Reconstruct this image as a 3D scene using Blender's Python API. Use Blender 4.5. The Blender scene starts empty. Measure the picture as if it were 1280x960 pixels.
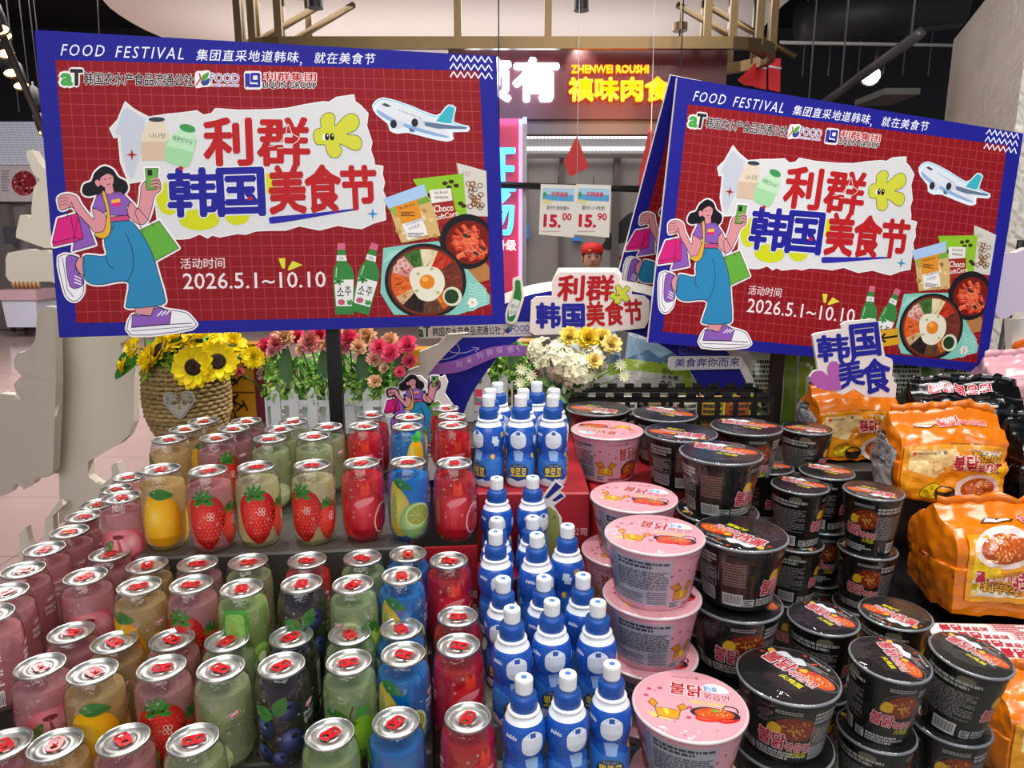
import bpy, bmesh, math, random
from mathutils import Vector, Matrix
from mathutils.geometry import tessellate_polygon
random.seed(7)
sc = bpy.context.scene
COL = sc.collection
R = math.radians
PI = math.pi
# ------------------------------------------------------------------ camera, world, lights, exposure
F, PITCH = 890.0, R(11.5)
CP, SP = math.cos(PITCH), math.sin(PITCH)
EYE = Vector((0, 0, 1.5))
cam = bpy.data.objects.new('camera', bpy.data.cameras.new('camera'))
cam.location = EYE
cam.rotation_euler = (R(90) - PITCH, 0, 0)
cam.data.sensor_width = 36
cam.data.lens = 36 * F / 1280
cam.data.clip_start = .02
COL.objects.link(cam)
sc.camera = cam
sc.view_settings.view_transform = 'Standard'
sc.view_settings.look = 'None'
sc.view_settings.gamma = 1
sc.view_settings.use_curve_mapping = False
sc.view_settings.exposure = 0.0
sc.cycles.max_bounces = 10
sc.cycles.diffuse_bounces = 3
sc.cycles.glossy_bounces = 3
sc.cycles.transmission_bounces = 8
sc.cycles.transparent_max_bounces = 20
sc.cycles.caustics_reflective = False
sc.cycles.caustics_refractive = False
w = bpy.data.worlds.new('world')
sc.world = w
w.use_nodes = True
w.node_tree.nodes['Background'].inputs[0].default_value = (.80, .86, 1, 1)
w.node_tree.nodes['Background'].inputs[1].default_value = .36


def lamp(name, kind, loc, target, energy, color=(1, 1, 1), **k):
    d = bpy.data.lights.new(name, kind)
    d.energy = energy
    d.color = color
    for a, v in k.items():
        setattr(d, a, v)
    o = bpy.data.objects.new(name, d)
    o.location = loc
    o.rotation_euler = (Vector(target) - Vector(loc)).to_track_quat('-Z', 'Y').to_euler()
    COL.objects.link(o)
    return o


lamp('added_front_fill', 'AREA', (0, -2.8, 2.9), (0, 1.2, .9), 80, (1, .97, .94), shape='RECTANGLE', size=4.5, size_y=1.6)  # added soft fill behind the camera, brightens the can sides
lamp('hall_light', 'AREA', (-.6, -.6, 4.3), (0, 1.3, .8), 36, (1, .97, .93), shape='RECTANGLE', size=3.5, size_y=1.6)
lamp('store_light', 'AREA', (-.4, 5.6, 3.1), (-.4, 5.6, 0), 60, (1, .97, .94), shape='RECTANGLE', size=4, size_y=1.2)
lamp('aisle_light', 'AREA', (-4.5, 6.5, 4.4), (-4.3, 6.8, 0), 520, (1, .93, .9), shape='RECTANGLE', size=4, size_y=4)
lamp('shop_light', 'AREA', (1.6, .3, 4.2), (2.6, 3.2, 1.4), 85, (1, .98, .95), shape='RECTANGLE', size=1.5, size_y=1.5)
lamp('added_canopy_uplight', 'AREA', (-.4, 6.2, 2.45), (-.4, 6.2, 4), 24, (1, .96, .93), shape='RECTANGLE', size=4, size_y=1.2)  # added uplight without a fixture, brightens the canopy and its reflection in lids
lamp('track_spot', 'SPOT', (.95, 2.75, 3.0), (-.5, 1.68, 1.12), 260, (1, .95, .86), spot_size=R(40), spot_blend=.35, shadow_soft_size=.03)
lamp('track_spot', 'SPOT', (-.9, 1.7, 4.2), (-.25, 1.0, 1.0), 190, (1, .96, .88), spot_size=R(40), spot_blend=.5, shadow_soft_size=.05)
lamp('track_spot', 'SPOT', (.9, .9, 4.0), (.45, 1.1, .95), 105, (1, .97, .92), spot_size=R(36), spot_blend=.4, shadow_soft_size=.04)


for x_, y_ in ((-1.2, 1.2), (-.5, .4), (.35, 1.9), (.2, .3), (1.0, 1.3), (-.3, 2.3), (-1.1, 2.2), (.9, 2.6)):
    lamp('added_highlight_lamp', 'AREA', (x_, y_, 3.7), (x_ * .9, y_, 0), 7, (1, .96, .9), shape='DISK', size=.16)  # small lamps added to put crisp highlights on cans and bowls


# ------------------------------------------------------------------ pixels to rays (1280x960)
def ray(px, py):
    u, v = (px - 640) / F, (py - 480) / F
    return Vector((u, CP - v * SP, -SP - v * CP))


def at_y(px, py, Y):
    d = ray(px, py)
    return EYE + d * (Y / d.y)


def at_z(px, py, z):
    d = ray(px, py)
    return EYE + d * ((z - 1.5) / d.z)


# ------------------------------------------------------------------ colours and materials
def S(h):
    h = h.lstrip('#')
    c = [int(h[i:i + 2], 16) / 255 for i in (0, 2, 4)]
    return tuple(x / 12.92 if x <= .04045 else ((x + .055) / 1.055) ** 2.4 for x in c) + (1,)


MATS = {}


def mat(name, col='#888888', rough=.5, metal=0, coat=0, emit=None, es=1, alpha=0, noise=0, bump=0, nscale=40, attr=False, spec=.5, trans=0):
    if name in MATS:
        return MATS[name]
    m = bpy.data.materials.new(name)
    m.use_nodes = True
    nt = m.node_tree
    b = nt.nodes['Principled BSDF']
    c = S(col) if isinstance(col, str) else col
    b.inputs['Base Color'].default_value = c
    b.inputs['Roughness'].default_value = rough
    b.inputs['Metallic'].default_value = metal
    b.inputs['Coat Weight'].default_value = coat
    b.inputs['Coat Roughness'].default_value = .06
    b.inputs['Specular IOR Level'].default_value = spec
    if trans:
        b.inputs['Transmission Weight'].default_value = trans
    if attr:
        a = nt.nodes.new('ShaderNodeAttribute')
        a.attribute_name = 'Col'
        nt.links.new(a.outputs['Color'], b.inputs['Base Color'])
        src = a.outputs['Color']
    if emit:
        b.inputs['Emission Color'].default_value = S(emit)
        b.inputs['Emission Strength'].default_value = es
    if noise or bump:
        tc = nt.nodes.new('ShaderNodeTexCoord')
        n = nt.nodes.new('ShaderNodeTexNoise')
        n.inputs['Scale'].default_value = nscale
        n.inputs['Detail'].default_value = 4
        nt.links.new(tc.outputs['Object'], n.inputs['Vector'])
        if noise:
            mx = nt.nodes.new('ShaderNodeMix')
            mx.data_type = 'RGBA'
            mx.blend_type = 'MULTIPLY'
            mx.inputs[0].default_value = noise
            mx.inputs[6].default_value = c
            if attr:
                nt.links.new(src, mx.inputs[6])
            rp = nt.nodes.new('ShaderNodeValToRGB')
            rp.color_ramp.elements[0].position = .3
            rp.color_ramp.elements[0].color = (.25, .25, .25, 1)
            rp.color_ramp.elements[1].position = .7
            nt.links.new(n.outputs['Fac'], rp.inputs[0])
            nt.links.new(rp.outputs[0], mx.inputs[7])
            nt.links.new(mx.outputs[2], b.inputs['Base Color'])
        if bump:
            bp = nt.nodes.new('ShaderNodeBump')
            bp.inputs['Strength'].default_value = bump
            bp.inputs['Distance'].default_value = .01
            nt.links.new(n.outputs['Fac'], bp.inputs['Height'])
            nt.links.new(bp.outputs[0], b.inputs['Normal'])
    if alpha:
        out = nt.nodes['Material Output']
        t = nt.nodes.new('ShaderNodeBsdfTransparent')
        t.inputs[0].default_value = tuple(.35 + .65 * x for x in c[:3]) + (1,)
        mx = nt.nodes.new('ShaderNodeMixShader')
        mx.inputs[0].default_value = 1 - alpha
        nt.links.new(t.outputs[0], mx.inputs[1])
        nt.links.new(b.outputs[0], mx.inputs[2])
        nt.links.new(mx.outputs[0], out.inputs[0])
    MATS[name] = m
    return m


def liquid_mat(name, col, cloud):
    """Tinted drink: see-through, with a share of cloudy scatter."""
    m = bpy.data.materials.new(name)
    m.use_nodes = True
    nt = m.node_tree
    nt.nodes.clear()
    out = nt.nodes.new('ShaderNodeOutputMaterial')
    g = nt.nodes.new('ShaderNodeBsdfTransparent')
    c = S(col)
    g.inputs['Color'].default_value = tuple(.3 + .7 * x for x in c[:3]) + (1,)
    d = nt.nodes.new('ShaderNodeBsdfDiffuse')
    d.inputs[0].default_value = c
    t = nt.nodes.new('ShaderNodeBsdfTranslucent')
    t.inputs[0].default_value = c
    a = nt.nodes.new('ShaderNodeMixShader')
    a.inputs[0].default_value = .55
    nt.links.new(d.outputs[0], a.inputs[1])
    nt.links.new(t.outputs[0], a.inputs[2])
    b = nt.nodes.new('ShaderNodeMixShader')
    b.inputs[0].default_value = cloud
    nt.links.new(g.outputs[0], b.inputs[1])
    nt.links.new(a.outputs[0], b.inputs[2])
    nt.links.new(b.outputs[0], out.inputs[0])
    MATS[name] = m
    return m


def film_mat(name, tint='#f7f9fa', refl=.12, rough=.04, bump=0, nscale=30):
    """Clear plastic: see-through with a gloss that grows at grazing angles."""
    m = bpy.data.materials.new(name)
    m.use_nodes = True
    nt = m.node_tree
    nt.nodes.clear()
    out = nt.nodes.new('ShaderNodeOutputMaterial')
    t = nt.nodes.new('ShaderNodeBsdfTransparent')
    t.inputs[0].default_value = S(tint)
    g = nt.nodes.new('ShaderNodeBsdfGlossy')
    g.inputs['Roughness'].default_value = rough
    lw = nt.nodes.new('ShaderNodeLayerWeight')
    lw.inputs['Blend'].default_value = .35
    mp = nt.nodes.new('ShaderNodeMapRange')
    mp.inputs['To Min'].default_value = refl * .45
    mp.inputs['To Max'].default_value = min(1, refl * 4)
    nt.links.new(lw.outputs['Facing'], mp.inputs['Value'])
    mx = nt.nodes.new('ShaderNodeMixShader')
    nt.links.new(mp.outputs[0], mx.inputs[0])
    nt.links.new(t.outputs[0], mx.inputs[1])
    nt.links.new(g.outputs[0], mx.inputs[2])
    nt.links.new(mx.outputs[0], out.inputs[0])
    if bump:
        n = nt.nodes.new('ShaderNodeTexNoise')
        n.inputs['Scale'].default_value = nscale
        bp = nt.nodes.new('ShaderNodeBump')
        bp.inputs['Strength'].default_value = bump
        bp.inputs['Distance'].default_value = .006
        tc = nt.nodes.new('ShaderNodeTexCoord')
        nt.links.new(tc.outputs['Object'], n.inputs['Vector'])
        nt.links.new(n.outputs['Fac'], bp.inputs['Height'])
        nt.links.new(bp.outputs[0], g.inputs['Normal'])
    MATS[name] = m
    return m


PRINT = mat('printed_board', attr=True, rough=.55, spec=.15)
GLOSS = mat('printed_gloss', attr=True, rough=.28, coat=.35)
FOIL = mat('printed_foil', attr=True, rough=.26, coat=.5, bump=.12, nscale=45)
LEAFY = mat('petal_colour', attr=True, rough=.6, spec=.3)
GLOWP = mat('printed_matt', attr=True, rough=.7, spec=.2)
CLEAR = film_mat('clear_plastic', refl=.15, rough=.07, bump=.22, nscale=170)
WRAP = film_mat('shrink_wrap', refl=.045, rough=.05, bump=.7, nscale=28)
FOAM = mat('foam_board', '#d2cabb', .6, noise=.06, nscale=6)
WHITE = mat('white_plastic', '#e9ecee', .35, noise=.05, nscale=20)
BLACK = mat('black_metal', '#0c0c0e', .4, noise=.1)
CHROME = mat('brushed_aluminium', '#c6c7c4', .32, metal=.95, noise=.05, nscale=60)


# ------------------------------------------------------------------ mesh builder
class MB:
    def __init__(s):
        s.v, s.f, s.m, s.c, s.s = [], [], [], [], []
        s.M = None

    def add(s, vs, fs, mi=0, col=None, smooth=False):
        b = len(s.v)
        if s.M is not None:
            M = s.M
            vs = [M @ Vector(x) for x in vs]
        s.v.extend([tuple(x) for x in vs])
        for f in fs:
            s.f.append(tuple(b + i for i in f))
            s.m.append(mi)
            s.c.append(col)
            s.s.append(smooth)

    def box(s, c, d, mi=0, col=None, M=None):
        x, y, z = d[0] / 2, d[1] / 2, d[2] / 2
        vs = [Vector((c[0] + a * x, c[1] + b_ * y, c[2] + e * z)) for a in (-1, 1) for b_ in (-1, 1) for e in (-1, 1)]
        if M is not None:
            vs = [M @ q for q in vs]
        s.add(vs, [(0, 1, 3, 2), (4, 6, 7, 5), (0, 4, 5, 1), (2, 3, 7, 6), (0, 2, 6, 4), (1, 5, 7, 3)], mi, col)

    def lathe(s, prof, n=24, mi=0, col=None, c=(0, 0, 0), caps=(True, True), smooth=True, M=None):
        vs, fs = [], []
        for r, z in prof:
            for i in range(n):
                a = 2 * PI * i / n
                q = Vector((c[0] + r * math.cos(a), c[1] + r * math.sin(a), c[2] + z))
                vs.append(M @ q if M is not None else q)
        for k in range(len(prof) - 1):
            for i in range(n):
                j = (i + 1) % n
                fs.append((k * n + i, k * n + j, k * n + n + j, k * n + n + i))
        s.add(vs, fs, mi, col, smooth)
        b = len(vs)
        if caps[0]:
            s.add(vs[:n], [tuple(reversed(range(n)))], mi, col)
        if caps[1]:
            s.add(vs[-n:], [tuple(range(n))], mi, col)

    def tube(s, pts, r, n=8, mi=0, col=None, smooth=True, flat=1.0):
        pts = [Vector(p) for p in pts]
        rs = r if isinstance(r, (list, tuple)) else [r] * len(pts)
        vs, fs = [], []
        up = Vector((0, 0, 1))
        prev = None
        for k, p in enumerate(pts):
            t = (pts[min(k + 1, len(pts) - 1)] - pts[max(k - 1, 0)])
            t = t.normalized() if t.length > 1e-9 else Vector((0, 0, 1))
            a = prev if prev is not None else (up if abs(t.z) < .9 else Vector((1, 0, 0)))
            a = (a - t * a.dot(t)).normalized()
            prev = a
            b_ = t.cross(a)
            for i in range(n):
                an = 2 * PI * i / n
                vs.append(p + a * math.cos(an) * rs[k] * flat + b_ * math.sin(an) * rs[k])
        for k in range(len(pts) - 1):
            for i in range(n):
                j = (i + 1) % n
                fs.append((k * n + i, k * n + j, k * n + n + j, k * n + n + i))
        fs.append(tuple(reversed(range(n))))
        fs.append(tuple(range((len(pts) - 1) * n, len(pts) * n)))
        s.add(vs, fs, mi, col, smooth)

    def prism(s, poly, fn, depth, mi=0, col=None, side=None, sidecol=None):
        """Outline poly (2-D) laid out by fn(u, v, d): front at d=0, back at d=-depth."""
        poly = ccw(poly)
        n = len(poly)
        fr = [Vector(fn(u, v, 0)) for u, v in poly]
        bk = [Vector(fn(u, v, -depth)) for u, v in poly]
        tr = tessellate_polygon([[Vector((u, v, 0)) for u, v in poly]])
        s.add(fr, [tuple(t) for t in tr], mi, col)
        s.add(bk, [tuple(reversed(t)) for t in tr], mi if side is None else side, sidecol or col)
        s.add(fr + bk, [(i, i + n, (i + 1) % n + n, (i + 1) % n) for i in range(n)], mi if side is None else side, sidecol or col)

    def sphere(s, c, r, nu=12, nv=8, mi=0, col=None, M=None):
        rx, ry, rz = r if isinstance(r, (tuple, list)) else (r, r, r)
        vs, fs = [], []
        for k in range(nv + 1):
            ph = PI * k / nv
            for i in range(nu):
                a = 2 * PI * i / nu
                q = Vector((rx * math.sin(ph) * math.cos(a), ry * math.sin(ph) * math.sin(a), rz * math.cos(ph)))
                vs.append((M @ q if M is not None else q) + Vector(c))
        for k in range(nv):
            for i in range(nu):
                j = (i + 1) % nu
                fs.append((k * nu + i, k * nu + nu + i, k * nu + nu + j, k * nu + j))
        s.add(vs, fs, mi, col, True)

    def art(s, A, fn, mi=0, du=0, step=.0002, dv=0, base=0):
        """Lay a flat drawing on a surface: fn(u, v, d)."""
        for L, tris, col in A.t:
            for t in tris:
                ps = [t]
                if du:
                    ps = [q for p in ps for q in cut(p, 0, du)]
                if dv:
                    ps = [q for p in ps for q in cut(p, 1, dv)]
                for p in ps:
                    s.add([fn(u, v, base + L * step) for u, v in p], [tuple(range(len(p)))], mi, [col(u, v) for u, v in p] if callable(col) else col, du > 0)

    def build(s, name, mats, parent=None, label=None, auto=False):
        me = bpy.data.meshes.new(name)
        me.from_pydata(s.v, [], s.f)
        for m in (mats if isinstance(mats, (list, tuple)) else [mats]):
            me.materials.append(m)
        me.polygons.foreach_set('material_index', s.m)
        me.polygons.foreach_set('use_smooth', s.s)
        if any(c is not None for c in s.c):
            at = me.color_attributes.new('Col', 'FLOAT_COLOR', 'CORNER')
            buf = []
            for f, c in zip(s.f, s.c):
                if isinstance(c, list):
                    for x in c:
                        buf.extend(x)
                else:
                    buf.extend((c or (.5, .5, .5, 1)) * len(f))
            at.data.foreach_set('color', buf)
        me.validate()
        me.update()
        o = bpy.data.objects.new(name, me)
        COL.objects.link(o)
        if parent is not None:
            o.parent = parent
        if label:
            o['label'] = label
        return o


def area2(p):
    return sum(p[i][0] * p[(i + 1) % len(p)][1] - p[(i + 1) % len(p)][0] * p[i][1] for i in range(len(p)))


def ccw(p):
    return list(p) if area2(p) > 0 else list(reversed(p))


def cut(p, ax, st):
    lo, hi = min(q[ax] for q in p), max(q[ax] for q in p)
    out = []
    k0, k1 = math.floor(lo / st + 1e-6), math.ceil(hi / st - 1e-6)
    if k1 - k0 <= 1:
        return [p]

    def clip(p, x, sgn):
        r = []
        for i in range(len(p)):
            a, b = p[i], p[(i + 1) % len(p)]
            da, db = (a[ax] - x) * sgn, (b[ax] - x) * sgn
            if da >= 0:
                r.append(a)
            if da * db < 0:
                t = da / (da - db)
                r.append((a[0] + (b[0] - a[0]) * t, a[1] + (b[1] - a[1]) * t))
        return r
    for k in range(k0, k1):
        q = clip(clip(p, k * st, 1), (k + 1) * st, -1)
        if len(q) > 2 and abs(area2(q)) > 1e-12:
            out.append(q)
    return out


def smooth(p, k=4, closed=True):
    n = len(p)
    out = []
    for i in range(n if closed else n - 1):
        g = (lambda j: p[j % n]) if closed else (lambda j: p[max(0, min(n - 1, j))])
        a, b, c, d = g(i - 1), g(i), g(i + 1), g(i + 2)
        for j in range(k):
            t = j / k
            out.append(tuple(.5 * (2 * b[q] + (c[q] - a[q]) * t + (2 * a[q] - 5 * b[q] + 4 * c[q] - d[q]) * t * t + (3 * b[q] - a[q] - 3 * c[q] + d[q]) * t ** 3) for q in range(len(b))))
    if not closed:
        out.append(p[-1])
    return out


def ell(cx, cy, rx, ry, n=24, rot=0, a0=0, a1=360):
    c, s_ = math.cos(R(rot)), math.sin(R(rot))
    full = abs(a1 - a0) >= 360
    ps = []
    for i in range(n if full else n + 1):
        a = R(a0 + (a1 - a0) * i / n)
        x, y = rx * math.cos(a), ry * math.sin(a)
        ps.append((cx + x * c - y * s_, cy + x * s_ + y * c))
    return ps


def rrect(x0, y0, x1, y1, r, k=4):
    p = []
    for cx, cy, a in ((x1 - r, y1 - r, 0), (x0 + r, y1 - r, 90), (x0 + r, y0 + r, 180), (x1 - r, y0 + r, 270)):
        for i in range(k + 1):
            t = R(a + 90 * i / k)
            p.append((cx + r * math.cos(t), cy + r * math.sin(t)))
    return p


GLYPHS = {}


def glyphs(txt, bold=0.0, space=1.0):
    key = (txt, bold, space)
    if key not in GLYPHS:
        c = bpy.data.curves.new('txt', 'FONT')
        c.body = txt
        c.offset = bold
        c.space_character = space
        c.resolution_u = 2
        o = bpy.data.objects.new('txt', c)
        COL.objects.link(o)
        me = bpy.data.meshes.new_from_object(o.evaluated_get(bpy.context.evaluated_depsgraph_get()))
        vs = [(v.co.x, v.co.y) for v in me.vertices]
        fs = [tuple(p.vertices) for p in me.polygons]
        bpy.data.objects.remove(o)
        bpy.data.curves.remove(c)
        bpy.data.meshes.remove(me)
        GLYPHS[key] = (vs, fs)
    return GLYPHS[key]


def radial(A, cx, cy, rx, ry, cols):
    """Colour that runs through cols from the middle of an ellipse outward, as printed on the wrap."""
    (x0, y0), (x1, y1) = A._p((cx, cy)), A._p((cx + rx, cy + ry))
    cs = [S(c) for c in cols]

    def f(u, v):
        t = min(.999, math.hypot((u - x0) / (x1 - x0), (v - y0) / (y1 - y0))) * (len(cs) - 1)
        i = int(t)
        t -= i
        return tuple(a + (b - a) * t for a, b in zip(cs[i], cs[i + 1]))
    return f


class Art:
    """A flat drawing: layered coloured polygons in any 2-D space."""

    def __init__(s, flip=False):
        s.t = []
        s.L = 1
        s.flip = flip      # True: v grows downward (pixel space)
        s.T = None

    def _p(s, q):
        return s.T(q) if s.T else q

    def poly(s, p, col, L=None, holes=()):
        col = S(col) if isinstance(col, str) else col
        loops = [[s._p(q) for q in p]] + [[s._p(q) for q in h] for h in holes]
        fl = [q for l in loops for q in l]
        tr = tessellate_polygon([[Vector((x, y, 0)) for x, y in l] for l in loops])
        s.tri([[fl[i] for i in t] for t in tr], col, L)

    def tri(s, polys, col, L=None):
        want = -1 if s.flip else 1
        out = []
        for t in polys:
            a = area2(t)
            if abs(a) < 1e-13:
                continue
            out.append(list(t) if a * want > 0 else list(reversed(t)))
        s.t.append((s.L if L is None else L, out, col))

    def line(s, p, wd, col, L=None, closed=False):
        col = S(col) if isinstance(col, str) else col
        p = [s._p(q) for q in p]
        if closed:
            p = p + [p[0]]
        tr, jn = [], []
        h = wd / 2
        for i in range(len(p) - 1):
            a, b = p[i], p[i + 1]
            dx, dy = b[0] - a[0], b[1] - a[1]
            l = math.hypot(dx, dy) or 1e-9
            nx, ny = -dy / l * h, dx / l * h
            tr.append([(a[0] + nx, a[1] + ny), (b[0] + nx, b[1] + ny), (b[0] - nx, b[1] - ny), (a[0] - nx, a[1] - ny)])
            if i or closed:
                jn.append(ell(a[0], a[1], h, h, 6))
        s.tri(tr, col, L)
        s.tri(jn, col, (s.L if L is None else L) + .3)

    def shape(s, p, col, L, line=None, halo=None):
        s.poly(p, col, L)
        if line:
            s.line(p, line[1], line[0], L + 1, True)
        if halo:
            s.line(p, halo[1], halo[0], 1 if len(halo) < 3 else halo[2], True)

    def text(s, txt, a, b, h, col, L=None, bold=0.0, out=None, skew=0, space=1.0, L0=None):
        """txt between the baseline points a and b, h high; out=(colour, bold) is an outline underneath."""
        col = S(col) if isinstance(col, str) else col
        base, _ = glyphs(txt, 0.0, space)
        x0, x1 = min(v[0] for v in base), max(v[0] for v in base)
        y0, y1 = min(v[1] for v in base), max(v[1] for v in base)
        ex = ((b[0] - a[0]), (b[1] - a[1]))
        l = math.hypot(*ex)
        n = (-ex[1] / l, ex[0] / l)
        if s.flip:
            n = (-n[0], -n[1])
        L = s.L if L is None else L

        vs, fs = glyphs(txt, 0.0, space)

        def put(r, c, LL, k_):
            for i_, (ox, oy) in enumerate([(0, 0)] if r <= 0 else [(r * math.cos(2 * PI * i / k_), r * math.sin(2 * PI * i / k_)) for i in range(k_)]):
                q = []
                for x, y in vs:
                    t, k = (x + ox - x0) / (x1 - x0), (y + oy - y0) / (y1 - y0)
                    q.append(s._p((a[0] + ex[0] * t + n[0] * h * k + ex[0] / l * skew * h * k, a[1] + ex[1] * t + n[1] * h * k + ex[1] / l * skew * h * k)))
                s.tri([[q[i] for i in f] for f in fs], c, LL + i_ * .12)
        if out:
            put(out[1], S(out[0]), (L - 1) if L0 is None else L0, 8)
        put(bold, col, L, 6)

    def dashes(s, x0, y0, x1, y1, rows, col, L, seed=1, fill=.62):
        rd = random.Random(seed)
        hh = (y1 - y0) / rows
        tr = []
        for i in range(rows):
            y = y0 + hh * (i + .2)
            x = x0
            end = x1 - (x1 - x0) * (.35 * rd.random() if rd.random() < .3 else 0)
            while x < end:
                wd = min((x1 - x0) * rd.uniform(.03, .12), end - x)
                tr.append([(x, y), (x + wd, y), (x + wd, y + hh * fill), (x, y + hh * fill)])
                x += wd + (x1 - x0) * .018
        s.tri([[s._p(q) for q in t] for t in tr], S(col), L)


# ------------------------------------------------------------------ things
def tag(o, label, cat, group=None, kind=None):
    o['label'] = label
    o['category'] = cat
    if group:
        o['group'] = group
    if kind:
        o['kind'] = kind
    return o


def thing(name, loc, label, cat, group=None, rz=0, rot=None):
    o = bpy.data.objects.new(name, None)
    o.empty_display_size = .02
    COL.objects.link(o)
    o.location = loc
    o.rotation_euler = rot or (0, 0, rz)
    return tag(o, label, cat, group)


def struct(name, mb, mats):
    o = mb.build(name, mats)
    o['kind'] = 'structure'
    return o


def copy_tree(o, parent=None):
    c = o.copy()
    COL.objects.link(c)
    if parent is not None:
        c.parent = parent
    for ch in list(o.children):
        copy_tree(ch, c)
    return c


ORD = ['first', 'second', 'third', 'fourth', 'fifth', 'sixth', 'seventh', 'eighth', 'ninth', 'tenth', 'eleventh', 'twelfth']


def plane_fn(o, ux, uy):
    """Drawing space to 3-D: origin o, axes ux, uy (vectors per unit), d along their normal."""
    n = ux.cross(uy).normalized()
    return lambda u, v, d=0: o + ux * u + uy * v + n * d
# ------------------------------------------------------------------ the hall and the shop behind


def tile_mat(name, c1, grout, sx, sy, mw, rough, bump=0, off=0):
    m = mat(name, c1, rough)
    nt = m.node_tree
    b = nt.nodes['Principled BSDF']
    tc = nt.nodes.new('ShaderNodeTexCoord')
    br = nt.nodes.new('ShaderNodeTexBrick')
    br.offset = off
    br.inputs['Color1'].default_value = S(c1)
    br.inputs['Color2'].default_value = tuple(x * .93 for x in S(c1)[:3]) + (1,)
    br.inputs['Mortar'].default_value = S(grout)
    br.inputs['Scale'].default_value = 1
    br.inputs['Mortar Size'].default_value = mw
    br.inputs['Brick Width'].default_value = sx
    br.inputs['Row Height'].default_value = sy
    nt.links.new(tc.outputs['Object'], br.inputs['Vector'])
    nt.links.new(br.outputs['Color'], b.inputs['Base Color'])
    return m


mb = MB()
mb.box((-1, 5.5, -.05), (20, 19, .1))
struct('floor', mb, tile_mat('polished_tile', '#b39a94', '#8a7470', .8, .8, .004, .12))
mb = MB()
mb.box((-1, 5.5, 5.05), (20, 19, .1))
struct('ceiling', mb, mat('dark_ceiling', '#0a0a0d', .8, noise=.4, nscale=2))
mb = MB()
mb.box((-1, 13.05, 2.5), (20, .1, 5))
struct('wall_back', mb, mat('dark_wall', '#1a1a1f', .7))
mb = MB()
mb.box((-10.5, 5.5, 2.5), (.1, 19, 5))
struct('wall_left', mb, mat('grey_wall', '#77706e', .6))
# right pillar with wavy white panels
m_wave = mat('wavy_panel', '#cfc8be', .55)
nt = m_wave.node_tree
tc = nt.nodes.new('ShaderNodeTexCoord')
wv = nt.nodes.new('ShaderNodeTexWave')
wv.wave_type = 'BANDS'
wv.bands_direction = 'DIAGONAL'
wv.inputs['Scale'].default_value = 9
wv.inputs['Distortion'].default_value = 6
wv.inputs['Detail Scale'].default_value = 1.2
bp = nt.nodes.new('ShaderNodeBump')
bp.inputs['Strength'].default_value = .5
bp.inputs['Distance'].default_value = .03
nt.links.new(tc.outputs['Object'], wv.inputs['Vector'])
nt.links.new(wv.outputs['Fac'], bp.inputs['Height'])
nt.links.new(bp.outputs[0], nt.nodes['Principled BSDF'].inputs['Normal'])
a = at_y(1192, 50, 4.4)
b_ = at_y(1290, 2, 2.9)
mb = MB()
mb.prism([(a.x, a.y), (b_.x, b_.y), (b_.x + 3.4, b_.y), (b_.x + 3.4, a.y + 1), (a.x + 1.2, a.y + 1)], lambda u, v, d=0: Vector((u, v, a.z + d)), a.z - .001)
struct('wall_right', mb, m_wave)


def pbox(name, px0, py0, px1, py1, Y, D, m, kind=None):
    p, q = at_y(px0, py0, Y), at_y(px1, py1, Y)
    b = MB()
    b.box(((p.x + q.x) / 2, Y + D / 2, (p.z + q.z) / 2), (abs(q.x - p.x), D, abs(p.z - q.z)))
    return b, p, q


# --- white curved ceiling canopy with bronze lattice
CZ = 3.15
l0, l1 = at_z(180, 0, CZ), at_z(228, 47, CZ)
mb = MB()
ol = smooth([(-2.75, 5.2), (-2.95, 5.8), (-2.85, 6.6), (-2.2, 7.4), (-1, 7.8), (1, 7.8), (1.75, 7.3), (2.0, 6.5), (1.95, 5.6), (1.9, 4.9), (1.2, 4.55), (-1, 4.5), (-2.2, 4.7)], 4)
mb.prism(ol, lambda u, v, d=0: Vector((u, v, CZ + .25 + d)), .25)
struct('ceiling_canopy', mb, mat('canopy_white', '#d9d1cb', .7))
BR = mat('bronze', '#6a5638', .38, metal=.75, noise=.15, nscale=5)
fr = thing('lattice_frame', (0, 5.2, CZ - .5), 'bronze lattice frame hanging under the white canopy above the shop sign', 'hanging frame')
zc = at_y(640, 54, 4.75).z
rx0, rx1 = at_y(345, 50, 4.75).x, at_y(915, 58, 4.75).x
path = []
for i in range(13):
    t = PI / 2 + PI * i / 12
    path.append((rx0 + .02 + .36 * math.cos(t), 5.11 + .36 * math.sin(t)))
for i in range(13):
    t = -PI / 2 + PI * i / 12
    path.append((rx1 + .36 * math.cos(t), 5.11 + .36 * math.sin(t)))
n = len(path)
for nm, rad, zo in (('rail', .0, 0),):
    mb = MB()
    vs, fs = [], []
    for i, (x, y) in enumerate(path):
        x1, y1 = path[(i + 1) % n]
        x_, y_ = path[i - 1]
        t = Vector((x1 - x_, y1 - y_)).normalized()
        nx, ny = t.y, -t.x
        for s_, z in ((-.02, -.035), (.02, -.035), (.02, .035), (-.02, .035)):
            vs.append((x + nx * s_, y - 5.2 + ny * s_, zc + z + zo - (CZ - .5)))
    for i in range(n):
        for j in range(4):
            k = (i + 1) % n
            fs.append((i * 4 + j, k * 4 + j, k * 4 + (j + 1) % 4, i * 4 + (j + 1) % 4))
    mb.add(vs, fs)
    mb.build(nm, BR, fr)
for i, (x, y) in enumerate([path[j] for j in range(0, 13, 2)] + [path[j] for j in range(13, 26, 2)] + [(at_y(p, 30, 4.75).x, 4.76) for p in (572, 685, 885)]):
    mb = MB()
    hh = CZ - zc
    mb.box((x, y - 5.2, zc + hh / 2 - (CZ - .5)), (.045, .03, hh))
    mb.build('slat', BR, fr)
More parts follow.
